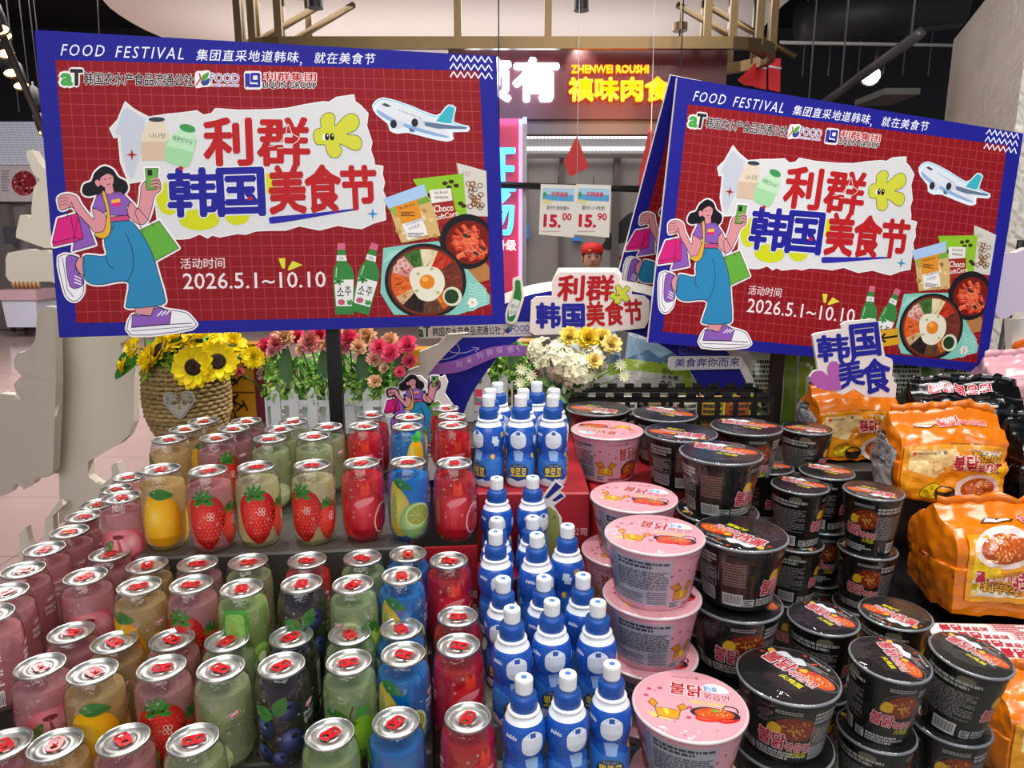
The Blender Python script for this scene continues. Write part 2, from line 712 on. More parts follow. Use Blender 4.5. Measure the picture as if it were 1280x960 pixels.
for x, sg in ((rx0 - .18, 1), (rx0 + .05, 1), (rx1 + .1, -1), (rx1 + .3, -1)):
    mb = MB()
    mb.tube([(x - sg * .22, -.12, zc - CZ + .5), (x + sg * .30, .25, 0.47)], .022, 4)
    mb.build('diagonal_slat', BR, fr)

# --- shop sign box with lit characters
YS = 4.95
mb, p, q = pbox('x', 560, 52, 905, 149, YS, .25, None)
sg = thing('shop_sign', ((p.x + q.x) / 2, YS, q.z), 'dark red shop sign with glowing white and orange characters', 'shop sign')
o = mb.build('sign_box', mat('sign_red', '#4c0c12', .5, coat=.1), sg)
o.matrix_basis = Matrix.Translation(-Vector(sg.location))


def letters(txt, a, b, h, m, name, parent, depth=.03, bold=.02, Y=YS):
    A = Art(flip=True)
    A.text(txt, a, b, h, '#ffffff', 1, bold=bold)
    mb = MB()
    c = Vector(parent.location)
    for L, tris, col in A.t:
        for t in tris:
            ps = [at_y(x, y, Y - .05) - c for x, y in reversed(t)]
            k = len(ps)
            bk = [p_ + Vector((0, depth, 0)) for p_ in ps]
            mb.add(ps + bk, [tuple(range(k))] + [(i, i + k, (i + 1) % k + k, (i + 1) % k) for i in range(k)])
    return mb.build(name, m, parent)


E_W = mat('glow_white', '#ffffff', .4, emit='#d9ecff', es=2.6)
E_O = mat('glow_orange', '#ffb030', .4, emit='#ff9a10', es=1.6)
letters('祯有', (582, 125), (697, 125), 52, E_W, 'white_characters', sg, bold=.04)
letters('ZHENWEI ROUSHI', (714.5, 90.5), (811, 90.5), 9.5, E_O, 'orange_lettering', sg, bold=.015)
letters('禛味肉食', (712, 125.5), (837, 125.5), 29, E_O, 'orange_characters', sg, bold=.035)
lamp('sign_glow', 'AREA', at_y(640, 112, YS - .35), at_y(640, 100, YS), 2.2, (.35, .45, 1), size=.4)
lamp('sign_glow', 'AREA', at_y(775, 140, YS - .30), at_y(775, 120, YS), 3, (1, .35, .12), size=.4)
lamp('sign_spot', 'SPOT', at_y(726, 50, YS - .12), at_y(726, 80, YS), 4, (1, .9, .8), spot_size=R(70), shadow_soft_size=.02)

# --- shop window below the sign
YW = 5.1
M_PANEL = mat('grey_panel', '#8d8986', .45, noise=.1, nscale=3)
mb, p, q = pbox('x', 600, 148, 920, 168, YW - .1, .1, None)
struct('trim_1', mb, mat('soffit_grey', '#6a6562', .5))
mb, p, q = pbox('x', 560, 155, 1000, 480, 7.2, .1, None)
struct('wall_store', mb, M_PANEL)
led = mat('led_strip', '#ffffff', .5, emit='#f4f6ff', es=2.6)
for i, (y0, y1) in enumerate(((168.5, 173), (183.5, 188))):
    mb = MB()
    for k in range(48):
        a, b2_ = at_y(640 + k * 4.6, y0, 7.1), at_y(640 + k * 4.6 + 3.4, y1, 7.1)
        mb.box(((a.x + b2_.x) / 2, 7.1, (a.z + b2_.z) / 2), (abs(b2_.x - a.x), .02, abs(a.z - b2_.z)))
    o = mb.build('led_bar', led)
    tag(o, f'{"upper" if i == 0 else "lower"} row of white ceiling lights inside the shop window', 'light')
mb, p, q = pbox('x', 640, 160, 900, 168, 7.05, .05, None)
struct('trim_2', mb, mat('dark_trim', '#141a26', .5))
mb, p, q = pbox('x', 640, 192, 900, 197, 7.05, .05, None)
struct('trim_3', mb, mat('mid_trim', '#5a5450', .5))
for i, x in enumerate((655, 700, 768, 822)):
    mb, p, q = pbox('x', x, 192, x + 1.6, 420, 7.14, .05, None)
    struct(f'trim_{4 + i}', mb, mat('panel_joint', '#5d5855', .6))
for i, (x0_, x1_) in enumerate(((648, 656), (838, 848))):
    mb, p, q = pbox('x', x0_, 148, x1_, 520, YW - .05, .08, None)
    struct(f'trim_{8 + i}', mb, mat('window_post', '#3d3a3a', .4))
mb, p, q = pbox('x', 560, 405, 1000, 560, YW, .5, None)
o = mb.build('service_counter', mat('counter_grey', '#6f6a68', .35))
tag(o, 'grey service counter under the shop window', 'counter')
mb = MB()
a, b2_ = at_y(618, 231, 4.6), at_y(850, 238, 4.6)
mb.tube([a, b2_], .020, 10)
for x in (a.x + .03, b2_.x - .03):
    mb.tube([(x, a.y, a.z), (x, a.y, CZ + .02)], .004, 6)
o = mb.build('hanging_rail', BLACK)
tag(o, 'black rail across the shop window holding two price cards', 'rail')


def price_card(px, price, cents, nm, label):
    Y = 4.52
    c = at_y(px, 233, Y)
    o = thing('price_card', (c.x, Y, c.z), label, 'price card')
    u = lambda x, y: (at_y(x, y, Y).x - c.x, at_y(x, y, Y).z - c.z)
    rect = [(px - 22, 230), (px + 22, 231.5), (px + 19.5, 297), (px - 24.5, 293)]
    fn = lambda x, z, d=0: Vector((x, -d, z))
    m = MB()
    m.prism([u(*q) for q in rect], fn, .004, 0, S('#e3e1d8'))
    A = Art(flip=True)
    A.poly([(px - 19, 235), (px + 20, 236), (px + 19, 252), (px - 20, 250)], '#58a3d4', 1)
    A.poly([(px - 19, 235), (px + 20, 236), (px + 19.6, 244), (px - 19.4, 243)], '#a8d0e6', 2)
    A.poly([(px - 20, 249), (px - 10, 250), (px - 8, 255), (px - 20, 254)], '#e0d896', 2)
    A.poly(ell(px - 17, 243, 2.4, 3, 8), '#3f9a58', 3)
    A.text('促销盛宴', (px - 9, 245), (px + 12, 246), 5.5, '#d0405a', 3, bold=.03)
    A.text(nm, (px - 15, 262), (px + 14, 263), 5.2, '#4a4a4a', 2)
    A.text(price, (px - 18, 283), (px + 2, 284), 14.5, '#c4183a', 2, bold=.05)
    A.text(cents, (px + 5, 275), (px + 16, 275.5), 8.5, '#c4183a', 2, bold=.03)
    A.dashes(px - 20, 290, px + 2, 288.6, 1, '#c47a86', 2, 2)
    B = Art()
    B.t = [(L, [[u(*q) for q in reversed(t)] for t in tris], cc) for L, tris, cc in A.t]
    m.art(B, fn, 0, step=.0004, base=.0006)
    m.build('card', PRINT, o)
    m = MB()
    m.tube([(0, .003, -.0), (0, .003, .06)], .0025, 6)
    m.build('hook', BLACK, o)


price_card(698, '15.', '00', '喜旺午餐肉罐头', 'white price card reading 15.00, left one of two in the shop window')
price_card(742, '15.', '90', '喜旺小烤肠', 'white price card reading 15.90, right one of two in the shop window')
RED = mat('pennant_red', '#c01c1c', .6)
for (cx, pts, lab) in ((722, [(721, 170), (736, 209), (713, 221), (704.5, 203)], 'red paper pennant hanging above the two price cards'), (850, [(812, 158), (822, 184), (812, 226), (798, 234), (800, 212)], 'red paper pennant half hidden behind the tilted sign')):
    m = MB()
    Y = 4.68
    m.prism([(at_y(x, y, Y).x, at_y(x, y, Y).z) for x, y in pts], lambda u, v, d=0: Vector((u, Y - d, v)), .003)
    t = at_y(*pts[0], Y)
    bt = at_y(pts[0][0], 232, Y)
    o = m.build('pennant', RED)
    tag(o, lab, 'pennant')
    m = MB()
    m.tube([(t.x, Y - .004, CZ + .02), (bt.x, Y - .004, bt.z)], .002, 5)
    m.build('string', WHITE, o)
# poster of a cow silhouette, phone screens and red diamond
m = MB()
Y = 7.195
ol = [(768, 296), (770, 284), (782, 270), (800, 263), (850, 262), (850, 300), (808, 300), (790, 303), (775, 304), (764, 312), (757, 312), (752, 308), (757, 300), (756, 290), (762, 290)]
m.prism([(at_y(x, y, Y).x, at_y(x, y, Y).z) for x, y in smooth(ol, 2)], lambda u, v, d=0: Vector((u, Y - d, v)), .01)
tag(m.build('wall_decal', mat('cow_black', '#15191c', .5)), 'black cow-shaped panel with cut lines on the shop back wall', 'wall panel')
scr = mat('blue_screen', '#1a3a6a', .3, emit='#3a7fd0', es=.6)
for i, (x0_, y0_, x1_, y1_, lab) in enumerate(((653, 281, 661, 298, 'small blue screen beside the left window post'), (793, 290, 808, 302, 'small blue label on the black cow-shaped panel'), (716, 297, 728, 301, 'small blue label below the price cards'))):
    mb, p, q = pbox('x', x0_, y0_, x1_, y1_, 7.1, .12, None)
    tag(mb.build('price_screen', scr), lab, 'screen')
m = MB()
Y = 7.195
c = [(at_y(x, y, Y).x, at_y(x, y, Y).z) for x, y in ((792, 305), (807, 325), (789, 342), (773, 322))]
m.prism(c, lambda u, v, d=0: Vector((u, Y - d, v)), .008, 0, S('#a81a1c'))
A = Art(flip=True)
A.text('福', (782, 334), (799, 332), 18, '#c9a24a', 1, bold=.03)
B = Art()
B.t = [(L, [[(at_y(x, y, Y).x, at_y(x, y, Y).z) for x, y in reversed(t)] for t in tris], cc) for L, tris, cc in A.t]
m.art(B, lambda u, v, d=0: Vector((u, Y - d, v)), 0, step=.001)
tag(m.build('fortune_diamond', PRINT), 'red diamond with a golden character on the shop wall', 'wall decoration')

# --- pink light box
YL = 4.7
mb, p, q = pbox('x', 580, 148, 652, 603, YL, .12, None)
o = thing('light_box', ((p.x + q.x) / 2, YL, 0), 'pink glowing vertical light box with pale blue characters', 'light box')
b2 = mb.build('panel', mat('pink_panel', '#b3224a', .4, emit='#c2305a', es=.32), o)
b2.matrix_basis = Matrix.Translation(-Vector(o.location))
mb, p, q = pbox('x', 648.5, 149, 653, 602, YL - .02, .02, None)
b2 = mb.build('glowing_edge', mat('pink_glow', '#ff9ad0', .4, emit='#ff7fc0', es=1.7), o)
b2.matrix_basis = Matrix.Translation(-Vector(o.location))
mb, p, q = pbox('x', 653.2, 146, 657, 602, YL - .03, .16, None)
b2 = mb.build('frame', mat('grey_frame', '#8a8a8e', .4, metal=.5), o)
b2.matrix_basis = Matrix.Translation(-Vector(o.location))
CY = mat('glow_cyan', '#8fdcff', .4, emit='#7fd6f4', es=.75)
letters('旺', (596, 238), (644, 238), 52, CY, 'blue_character', o, .012, .03, YL)
letters('场', (596, 293), (642, 293), 54, CY, 'blue_character', o, .012, .03, YL)
letters('升级', (620, 313), (645, 313), 13, mat('glow_pale', '#ffffff', .4, emit='#f4d8e4', es=.7), 'pale_characters', o, .012, .02, YL)

# --- shop assistant behind the counter


def person(cx, Y, ztop):
    o = thing('person', (cx, Y, 0), 'person in red cap and pale work shirt standing behind the shop counter', 'person')
    H = ztop
    hc = H - .115
    me = bpy.data.meshes.new('body')
    v = [(0, 0, H * .54), (0, .01, H * .64), (0, .0, H * .78), (0, -.005, H * .845), (0, -.01, H * .87), (0, -.015, hc - .06), (0, -.015, hc + .04),
         (.09, 0, H * .52), (.10, -.01, H * .28), (.10, 0, .06), (.10, -.09, .03), (-.09, 0, H * .52), (-.10, -.01, H * .28), (-.10, 0, .06), (-.10, -.09, .03),
         (.17, 0, H * .80), (.22, .0, H * .62), (.16, -.20, H * .58), (.12, -.28, H * .59), (-.17, 0, H * .80), (-.22, .0, H * .62), (-.16, -.20, H * .58), (-.12, -.28, H * .59)]
    e = [(0, 1), (1, 2), (2, 3), (3, 4), (4, 5), (5, 6), (0, 7), (7, 8), (8, 9), (9, 10), (0, 11), (11, 12), (12, 13), (13, 14), (2, 15), (15, 16), (16, 17), (17, 18), (2, 19), (19, 20), (20, 21), (21, 22)]
    rr = [.13, .125, .14, .07, .052, .072, .082, .085, .06, .042, .035, .085, .06, .042, .035, .062, .045, .034, .03, .062, .045, .034, .03]
    # hands: palm to five fingers each
    for sgn, w_ in ((1, 18), (-1, 22)):
        bx_, by_, bz_ = v[w_]
        for f, (dx, l) in enumerate(((-.026, .045), (-.010, .062), (.006, .066), (.020, .060), (.032, .044))):
            k = len(v)
            v.append((bx_ + dx * sgn, by_ - .05, bz_ + .004))
            v.append((bx_ + dx * sgn * 1.1, by_ - .05 - l * .6, bz_ - .004))
            v.append((bx_ + dx * sgn * 1.1, by_ - .05 - l, bz_ - .022))
            e += [(w_, k), (k, k + 1), (k + 1, k + 2)]
            rr += [.011, .009, .008]
    me.from_pydata(v, e, [])
    b = bpy.data.objects.new('body', me)
    COL.objects.link(b)
    b.parent = o
    b.modifiers.new('skin', 'SKIN')
    for i, r in enumerate(rr):
        me.skin_vertices[0].data[i].radius = (r, r * (.72 if i in (0, 1, 2) else 1))
    me.skin_vertices[0].data[0].use_root = True
    b.modifiers.new('sub', 'SUBSURF').render_levels = 2
    sk = mat('skin', '#b98a72', .5)
    me.materials.append(sk)
    # shirt
    mb = MB()
    mb.lathe([(.165, H * .50), (.16, H * .60), (.175, H * .74), (.16, H * .80), (.08, H * .845), (.066, H * .855)], 28, M=Matrix.Scale(.78, 4, (0, 1, 0)), caps=(False, False))
    for s_ in (-1, 1):
        mb.tube([(s_ * .13, 0, H * .805), (s_ * .20, 0, H * .75), (s_ * .232, 0, H * .63), (s_ * .20, -.11, H * .60)], [.075, .072, .058, .05], 12)
    mb.build('shirt', mat('pale_shirt', '#cfd2d6', .7), o)
    mb = MB()
    c = Vector((0, -.02, hc))
    mb.sphere(c, (.076, .092, .108), 24, 16)
    mb.sphere(c + Vector((0, -.092, -.012)), (.013, .018, .020), 10, 8)
    for s_ in (-1, 1):
        mb.sphere(c + Vector((s_ * .078, .006, -.006)), (.010, .018, .028), 10, 8)
    mb.build('face', sk, o)
    mb = MB()
    for s_ in (-1, 1):
        mb.sphere(c + Vector((s_ * .030, -.083, .010)), (.013, .008, .007), 10, 6)
        mb.tube([c + Vector((s_ * .014, -.090, .030)), c + Vector((s_ * .032, -.089, .034)), c + Vector((s_ * .048, -.078, .029))], .0035, 6)
    mb.build('eyes', mat('dark_eye', '#1c1410', .3), o)
    mb = MB()
    mb.tube([c + Vector((-.022, -.086, -.052)), c + Vector((0, -.090, -.050)), c + Vector((.022, -.086, -.052))], .005, 6)
    mb.build('mouth', mat('lip', '#8f5048', .5), o)
    mb = MB()
    mb.lathe([(.078, -.03), (.083, .01), (.084, .04), (.078, .07)], 24, c=(0, -.010, hc), M=None, caps=(False, False))
    mb.build('hair', mat('black_hair', '#14110f', .5), o)
    mb = MB()
    vs, fs = [], []
    prof = [(.088, .030), (.092, .048), (.094, .070), (.086, .098), (.060, .120), (.025, .130), (.001, .131)]
    nn = 28
    for r, z in prof:
        for i in range(nn):
            a = 2 * PI * i / nn
            w_ = 1 + .03 * math.sin(5 * a + z * 40)
            vs.append((r * math.cos(a) * w_, r * 1.12 * math.sin(a) * w_ - .016, hc + z + (.016 * -math.sin(a) if z < .06 else 0)))
    for k in range(len(prof) - 1):
        for i in range(nn):
            fs.append((k * nn + i, k * nn + (i + 1) % nn, (k + 1) * nn + (i + 1) % nn, (k + 1) * nn + i))
    mb.add(vs, fs, 0, None, True)
    cp = mb.build('red_cap', mat('cap_red', '#c81414', .6), o)
    mb = MB()
    mb.prism([(-.015, .0), (.012, -.002), (.014, .012), (-.012, .014)], lambda u, v, d=0: Vector((u - .03, -.118 - d, hc + .058 + v)), .004)
    mb.build('badge', mat('badge_yellow', '#d8a23a', .5), cp)
    return o


cc = at_y(740, 303, 6.1)
person(cc.x, 6.1, cc.z - .012)

# --- track lights upper left
tl = mat('track_black', '#0d0d10', .5)
ta, tb = at_y(-8, 18, 4.2), at_y(70, 200, 6.2)
tr = thing('light_track', ta, 'black ceiling light track with warm spotlights at the upper left', 'light track')
mb = MB()
mb.tube([(0, 0, 0), tb - ta], .022, 6)
mb.build('rail', tl, tr)
warm = mat('warm_lamp', '#ffd9a0', .3, emit='#ffc070', es=9)
for px, py, Y in ((0, 38, 4.3), (4, 46, 4.5), (8, 68, 4.75), (15, 92, 5.0), (27, 108, 5.25), (48, 136, 5.7), (57, 166, 6.1)):
    p = at_y(px, py, Y)
    k = .045
    d = Vector((.35, -.25, -.75)).normalized()
    o = thing('track_spotlight', p, f'black track spotlight, {ORD[[0, 4, 8, 15, 27, 48, 57].index(px)]} from the top on the upper left track', 'spotlight', 'spotlights on the upper left track')
    mb = MB()
    M = Matrix.Translation((0, 0, 0)) @ d.to_track_quat('Z', 'Y').to_matrix().to_4x4()
    mb.lathe([(.046, -.17), (.05, -.16), (.05, 0), (.047, .002)], 20, M=M, caps=(True, False))
    mb.build('housing', tl, o)
    mb = MB()
    mb.lathe([(.046, -.012), (.030, -.02), (.0005, -.022)], 20, M=M, caps=(False, False))
    mb.build('lens', warm if px != 48 else tl, o)
    mb = MB()
    mb.tube([M @ Vector((0, 0, -.1)), M @ Vector((.0, 0, -.1)) + Vector((-.03, .05, .12))], .008, 6)
    mb.build('bracket', tl, o)
cab = mat('cable_grey', '#5a5a60', .5)
for i, px in enumerate((14, 30, 42, 48, 122)):
    a, b2 = at_y(px - (6 if px < 100 else 0), 0, 5.6), at_y(px + (10 if px < 100 else 2), 42 if px > 100 else 140, 5.6)
    m = MB()
    m.tube([Vector((a.x, a.y, 4.99)), a, b2], .004, 5)
    tag(m.build('hanging_cable', cab), ['thin grey cable nearest the left edge, hanging from the dark ceiling', 'second thin grey cable hanging by the upper left spotlights', 'third thin grey cable hanging by the upper left spotlights', 'thin grey cable hanging just left of the large sign', 'thin grey cable hanging above the large sign'][i], 'cable')
# --- left: lit perforated panel, picture, steel doors, cart
mb, p, q = pbox('x', -60, 152, 120, 206, 11.95, .1, None)
m = mat('perforated_lit', '#cfd2dc', .5, emit='#c6cbe0', es=.45)
nt = m.node_tree
tc = nt.nodes.new('ShaderNodeTexCoord')
vo = nt.nodes.new('ShaderNodeTexVoronoi')
vo.inputs['Scale'].default_value = 26
vo.inputs['Randomness'].default_value = 0
rp = nt.nodes.new('ShaderNodeValToRGB')
rp.color_ramp.elements[0].color = (.9, .92, 1, 1)
rp.color_ramp.elements[0].position = .25
rp.color_ramp.elements[1].color = (.28, .29, .34, 1)
rp.color_ramp.elements[1].position = .4
nt.links.new(tc.outputs['Object'], vo.inputs['Vector'])
nt.links.new(vo.outputs['Distance'], rp.inputs[0])
nt.links.new(rp.outputs[0], nt.nodes['Principled BSDF'].inputs['Base Color'])
nt.links.new(rp.outputs[0], nt.nodes['Principled BSDF'].inputs['Emission Color'])
o = mb.build('backlit_display', m)
tag(o, 'lit perforated white panel in the left background', 'light panel')
mb, p, q = pbox('x', -60, 206, 180, 425, 12.1, .2, None)
struct('wall_far', mb, mat('far_panel', '#8a8284', .4, noise=.1, nscale=2))
mb = MB()
Y = 11.95
p, q = at_y(-60, 207, Y), at_y(110, 252, Y)
mb.prism([(p.x, q.z), (q.x, q.z), (q.x, p.z), (p.x, p.z)], lambda u, v, d=0: Vector((u, Y - d, v)), .02, 0, S('#c9c0c4'))
A = Art(flip=True)
A.poly(ell(30, 229, 15.5, 15.5, 24), '#8a2830', 1)
rdd = random.Random(4)
for i in range(36):
    a, r = rdd.uniform(0, 6.28), 14 * rdd.random() ** .5
    A.poly(ell(30 + r * math.cos(a), 229 + r * math.sin(a), 1.8, 1.4, 7), rdd.choice(['#b85a60', '#6a1820', '#d08a8a']), 2)
A.dashes(2, 212, 12, 240, 8, '#9a94a0', 1, 5)
B = Art()
B.t = [(L, [[(at_y(x, y, Y).x, at_y(x, y, Y).z) for x, y in reversed(t)] for t in tris], cc) for L, tris, cc in A.t]
mb.art(B, lambda u, v, d=0: Vector((u, Y - d, v)), 0, step=.002)
tag(mb.build('wall_picture', PRINT), 'wide pale picture with a dish of red meat in the left background', 'picture')
st = mat('steel_door', '#8f8a8a', .3, metal=.6, noise=.1, nscale=3)
for i, (x0_, x1_) in enumerate(((-55, 30), (32, 118))):
    mb, p, q = pbox('x', x0_, 255, x1_, 412, 11.9, .1, None)
    o = thing('cold_store_door', ((p.x + q.x) / 2, 11.9, 0), f'grey steel cold store door, {"nearer the left edge" if i == 0 else "half hidden by the white standee"}', 'door')
    b2 = mb.build('panel', st, o)
    b2.matrix_basis = Matrix.Translation(-Vector(o.location))
    mb, p, q = pbox('x', x0_ + 58 if i == 0 else x0_ + 30, 283, x0_ + 78 if i == 0 else x0_ + 50, 304, 11.88, .02, None)
    b2 = mb.build('window', mat('dark_pane', '#4a4e56', .2), o)
    b2.matrix_basis = Matrix.Translation(-Vector(o.location))
mb = MB()
Y = 11.2
ct = at_y(42, 413, Y)
cart = thing('cart', (ct.x, Y, max(0, ct.z)), 'white tub cart with pink rim standing on the tiled floor at left', 'cart')
w = (at_y(66, 400, Y).x - at_y(20, 400, Y).x)
hgt = at_y(40, 362, Y).z - max(0, ct.z)
mb.prism([(-w * .40, .08), (w * .40, .08), (w * .46, hgt * .80), (-w * .46, hgt * .80)], lambda u, v, d=0: Vector((u, -.25 - d, v)), .5)
mb.build('tub', mat('tub_white', '#cfd2e4', .5), cart)
mb = MB()
mb.box((0, 0, hgt * .90), (w * 1.04, .56, hgt * .24))
mb.build('rim', mat('rim_pink', '#c9a8b0', .5), cart)
for sx in (-1, 1):
    for sy in (-1, 1):
        mb = MB()
        mb.lathe([(.04, -.015), (.04, .015)], 14, M=Matrix.Translation((sx * w * .3, sy * .2, .04)) @ Matrix.Rotation(PI / 2, 4, 'Y'))
        mb.build('wheel', BLACK, cart)
for k in range(7):
    m = MB()
    x = -w * .34 + k * w * .11
    m.tube([(x, 0, hgt * 1.02), (x + .01, -.05, hgt + .10), (x, -.02, hgt + .17)], [.03, .032, .014], 8)
    o = m.build('packet', mat('packet_gold', '#c9a070', .35, metal=.3))
    o.location = cart.location
    tag(o, f'golden packet sticking out of the white tub cart, {ORD[k]} from the left', 'packet', 'golden packets in the cart')

# --- upper right: pipes, truss, spotlight, banners, vent
m = MB()
m.tube([at_y(975, 53, 5.5), at_y(1198, 57, 5.5)], .012, 8)
tag(m.build('ceiling_pipe', mat('pale_pipe', '#9a9a98', .4)), 'thin pale pipe under the dark ceiling at upper right', 'pipe')
a, b2 = at_y(1150, 42, 3.6), at_y(1000, 150, 5.6)
tr = thing('lighting_track', a, 'dark lighting track running diagonally at upper right', 'light track')
m = MB()
m.tube([(0, 0, 0), b2 - a], .032, 4)
m.build('rail', mat('track_grey', '#3a3a3e', .4), tr)
m = MB()
for t in (0.05, .55, .9):
    p = (b2 - a) * t
    m.tube([p, Vector((p.x, p.y, 4.99 - a.z))], .006, 6)
m.build('hanger', cab, tr)
p = at_y(1088, 95, 4.4)
o = thing('track_spotlight', p, 'white spotlight glowing under the diagonal track at upper right', 'spotlight')
d = (Vector((.1, 1.2, 1.1)) - p).normalized()
M = d.to_track_quat('Z', 'Y').to_matrix().to_4x4()
m = MB()
m.lathe([(.05, -.2), (.055, -.19), (.055, 0)], 20, M=M, caps=(True, False))
m.build('housing', tl, o)
m = MB()
m.lathe([(.050, -.012), (.0005, -.02)], 20, M=M, caps=(False, False))
m.build('lens', mat('white_lamp', '#ffffff', .3, emit='#fff2e0', es=22), o)
m = MB()
m.tube([M @ Vector((0, 0, -.12)), M @ Vector((0, 0, -.12)) + Vector((.02, 0, .14))], .01, 6)
m.build('bracket', tl, o)
for i, (pts, lab) in enumerate((([(922, 100), (945, 78), (945, 108), (930, 106)], 'red hanging banner nearest the shop sign'), ([(944, 74), (958, 73), (958, 112), (944, 109)], 'red hanging banner in the middle of three above the tilted sign'), ([(961, 73), (976, 73), (975, 115), (961, 112)], 'red hanging banner rightmost of three above the tilted sign'))):
    m = MB()
    Y = 5.2 + i * .1
    m.prism([(at_y(x, y, Y).x, at_y(x, y, Y).z) for x, y in pts], lambda u, v, d=0: Vector((u, Y - d, v)), .004)
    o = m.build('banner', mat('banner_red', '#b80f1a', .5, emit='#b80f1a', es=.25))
    tag(o, lab, 'banner', None)
    if i:
        m = MB()
        x, y = at_y(pts[0][0], 83, Y), at_y(pts[1][0], 86, Y)
        m.tube([x - Vector((0, .004, 0)), y - Vector((0, .004, 0))], .008, 6)
        m.build('white_stripe', WHITE, o)
mb, p, q = pbox('x', 1106, 110, 1150, 118, 6, .5, None)
o = mb.build('ceiling_vent', mat('vent_grey', '#6d6d6a', .5))
tag(o, 'pale square ceiling vent at upper right', 'vent')
m = MB()
m.tube([at_y(1000, 30, 6), at_y(1200, 8, 6)], .16, 12)
tag(m.build('ventilation_duct', mat('duct_dark', '#191a1e', .6)), 'dark round ventilation duct under the ceiling at upper right', 'duct')
for i, px in enumerate((1003, 1035, 1072, 1128, 1160)):
    m = MB()
    a = at_y(px, 95, 6.4)
    m.tube([a, Vector((a.x, a.y, 4.99))], .006, 5)
    tag(m.build('ceiling_hanger', cab), f'thin metal hanger under the dark ceiling, {ORD[i]} from the left at upper right', 'hanger', 'ceiling hangers at upper right')
for px, py, lab in ((727, 3, 'small black spotlight under the white canopy'), (394, 0, 'small black spotlight at the top edge under the white canopy')):
    p = at_y(px, py, 5.0)
    o = thing('canopy_spotlight', p, lab, 'spotlight')
    m = MB()
    m.lathe([(.05, -.05), (.05, .10)], 16)
    m.build('housing', tl, o)
    m = MB()
    m.tube([(0, 0, .1), (0, 0, max(.12, CZ - p.z))], .01, 6)
    m.build('stem', tl, o)
p = at_y(850, 35, 5.2)
o = thing('ceiling_rose', (p.x, 5.2, CZ), 'small bronze pendant disc on a rod under the white canopy', 'pendant')
m = MB()
m.lathe([(.05, p.z - CZ - .02), (.05, p.z - CZ + .03)], 18)
m.build('disc', BR, o)
m = MB()
m.tube([(0, 0, p.z - CZ - .12), (0, 0, 0)], .006, 6)
m.build('rod', BR, o)
# --- pale standee pieces at the right edge
st2 = thing('foam_standee', (1.40, 2.0, 0), 'pale lavender cut-out standee at the right edge behind the noodle packs', 'standee')
for Y, ol, c in ((2.0, smooth([(1247, 396), (1243, 380), (1250, 340), (1252, 318), (1270, 316), (1300, 312), (1300, 385), (1275, 388), (1258, 398)], 2), '#c2b6cc'), (2.06, [(1264, 400), (1300, 396), (1300, 1000), (1262, 1000)], '#dcd8d2')):
    m = MB()
    m.prism([(at_y(x, y, Y).x - 1.40, max(.003, at_y(x, y, Y).z)) for x, y in ol], lambda u, v, d=0: Vector((u, Y - 2 - d, v)), .03, 0, S(c), sidecol=S('#ddd6cc'))
    m.build('foam_panel', PRINT, st2)
m = MB()
Y = 2.04
m.prism([(at_y(x, y, Y).x - 1.40, at_y(x, y, Y).z) for x, y in smooth([(1300, 425), (1280, 427), (1271, 433), (1273, 446), (1284, 456), (1300, 458)], 3)], lambda u, v, d=0: Vector((u, Y - 2 - d, v)), .02, 0, S('#d9651a'), sidecol=S('#d9651a'))
m.build('orange_badge', PRINT, st2)
m = MB()
m.tube([at_y(1277, 300, 2.3), Vector((at_y(1277, 300, 2.3).x - .06, 2.3, .01))], .012, 8)
m.lathe([(.12, .0), (.12, .015)], 20, c=(at_y(1277, 300, 2.3).x - .06, 2.3, 0))
tag(m.build('stand_pole', BLACK), 'thin black pole standing in front of the wavy white wall at right', 'pole')
# ------------------------------------------------------------------ display table and its steps
TABLE = .74
m_wood = mat('grey_riser', '#3b3834', .5, noise=.35, nscale=9)
m_red = mat('red_carton', '#9c1420', .45, noise=.12, nscale=14)
m_top = mat('speckled_stone', '#77756d', .5, noise=.6, nscale=140)
mb = MB()
RZ = Matrix.Rotation(R(5.8), 4, 'Z')
mb.box((.16, 1.28, TABLE - .03), (2.2, 1.46, .06), 0)
mb.box((.16, 1.19, TABLE / 2 - .04), (2.1, 1.22, TABLE - .08), 1)
o = mb.build('display_table', [m_top, mat('table_skirt', '#8f1620', .6)])
tag(o, 'long table with a speckled stone top that carries the whole food display', 'table')


def riser(x0, x1, y0, y1, z, m, label, rot=False, name='display_step'):
    b = MB()
    b.box(((x0 + x1) / 2, (y0 + y1) / 2, (z + TABLE) / 2), (x1 - x0, y1 - y0, z - TABLE), 0, None, RZ if rot else None)
    o = b.build(name, m)
    bv = o.modifiers.new('edge', 'BEVEL')
    bv.width = .003
    return tag(o, label, 'display step')


Z0, Z1, Z2, Z3 = 1.5 - .67, 1.5 - .628, 1.5 - .58, 1.5 - .466
riser(-.80, -.02, .62, .785, Z0 - .001, m_wood, 'lowest grey step under the nearest row of clear cans', True)
riser(-.615, -.02, .788, .928, Z1 - .001, m_wood, 'grey step under the second and third rows of clear cans', True)
riser(-.80, -.617, .80, .929, Z2 - .001, m_wood, 'small grey step under two pink cans at the far left', True)
riser(-.80, -.02, .931, 1.036, Z2 - .001, m_wood, 'grey step under the fourth and fifth rows of clear cans', True)
riser(-.66, -.575, 1.040, 1.54, Z2 - .001, m_wood, 'narrow grey step under the pink cans at the left edge', True)
riser(-.463, -.055, 1.040, 1.48, Z3 - .001, m_wood, 'tall grey step under the upper shelf of clear cans', True)
b = MB()
b.box((-.509, 1.07, (.991 + TABLE) / 2), (.085, .06, .991 - TABLE), 0, None, RZ)
tag(b.build('display_step', m_wood), 'small grey block under the single pink peach can beside the upper shelf', 'display step')
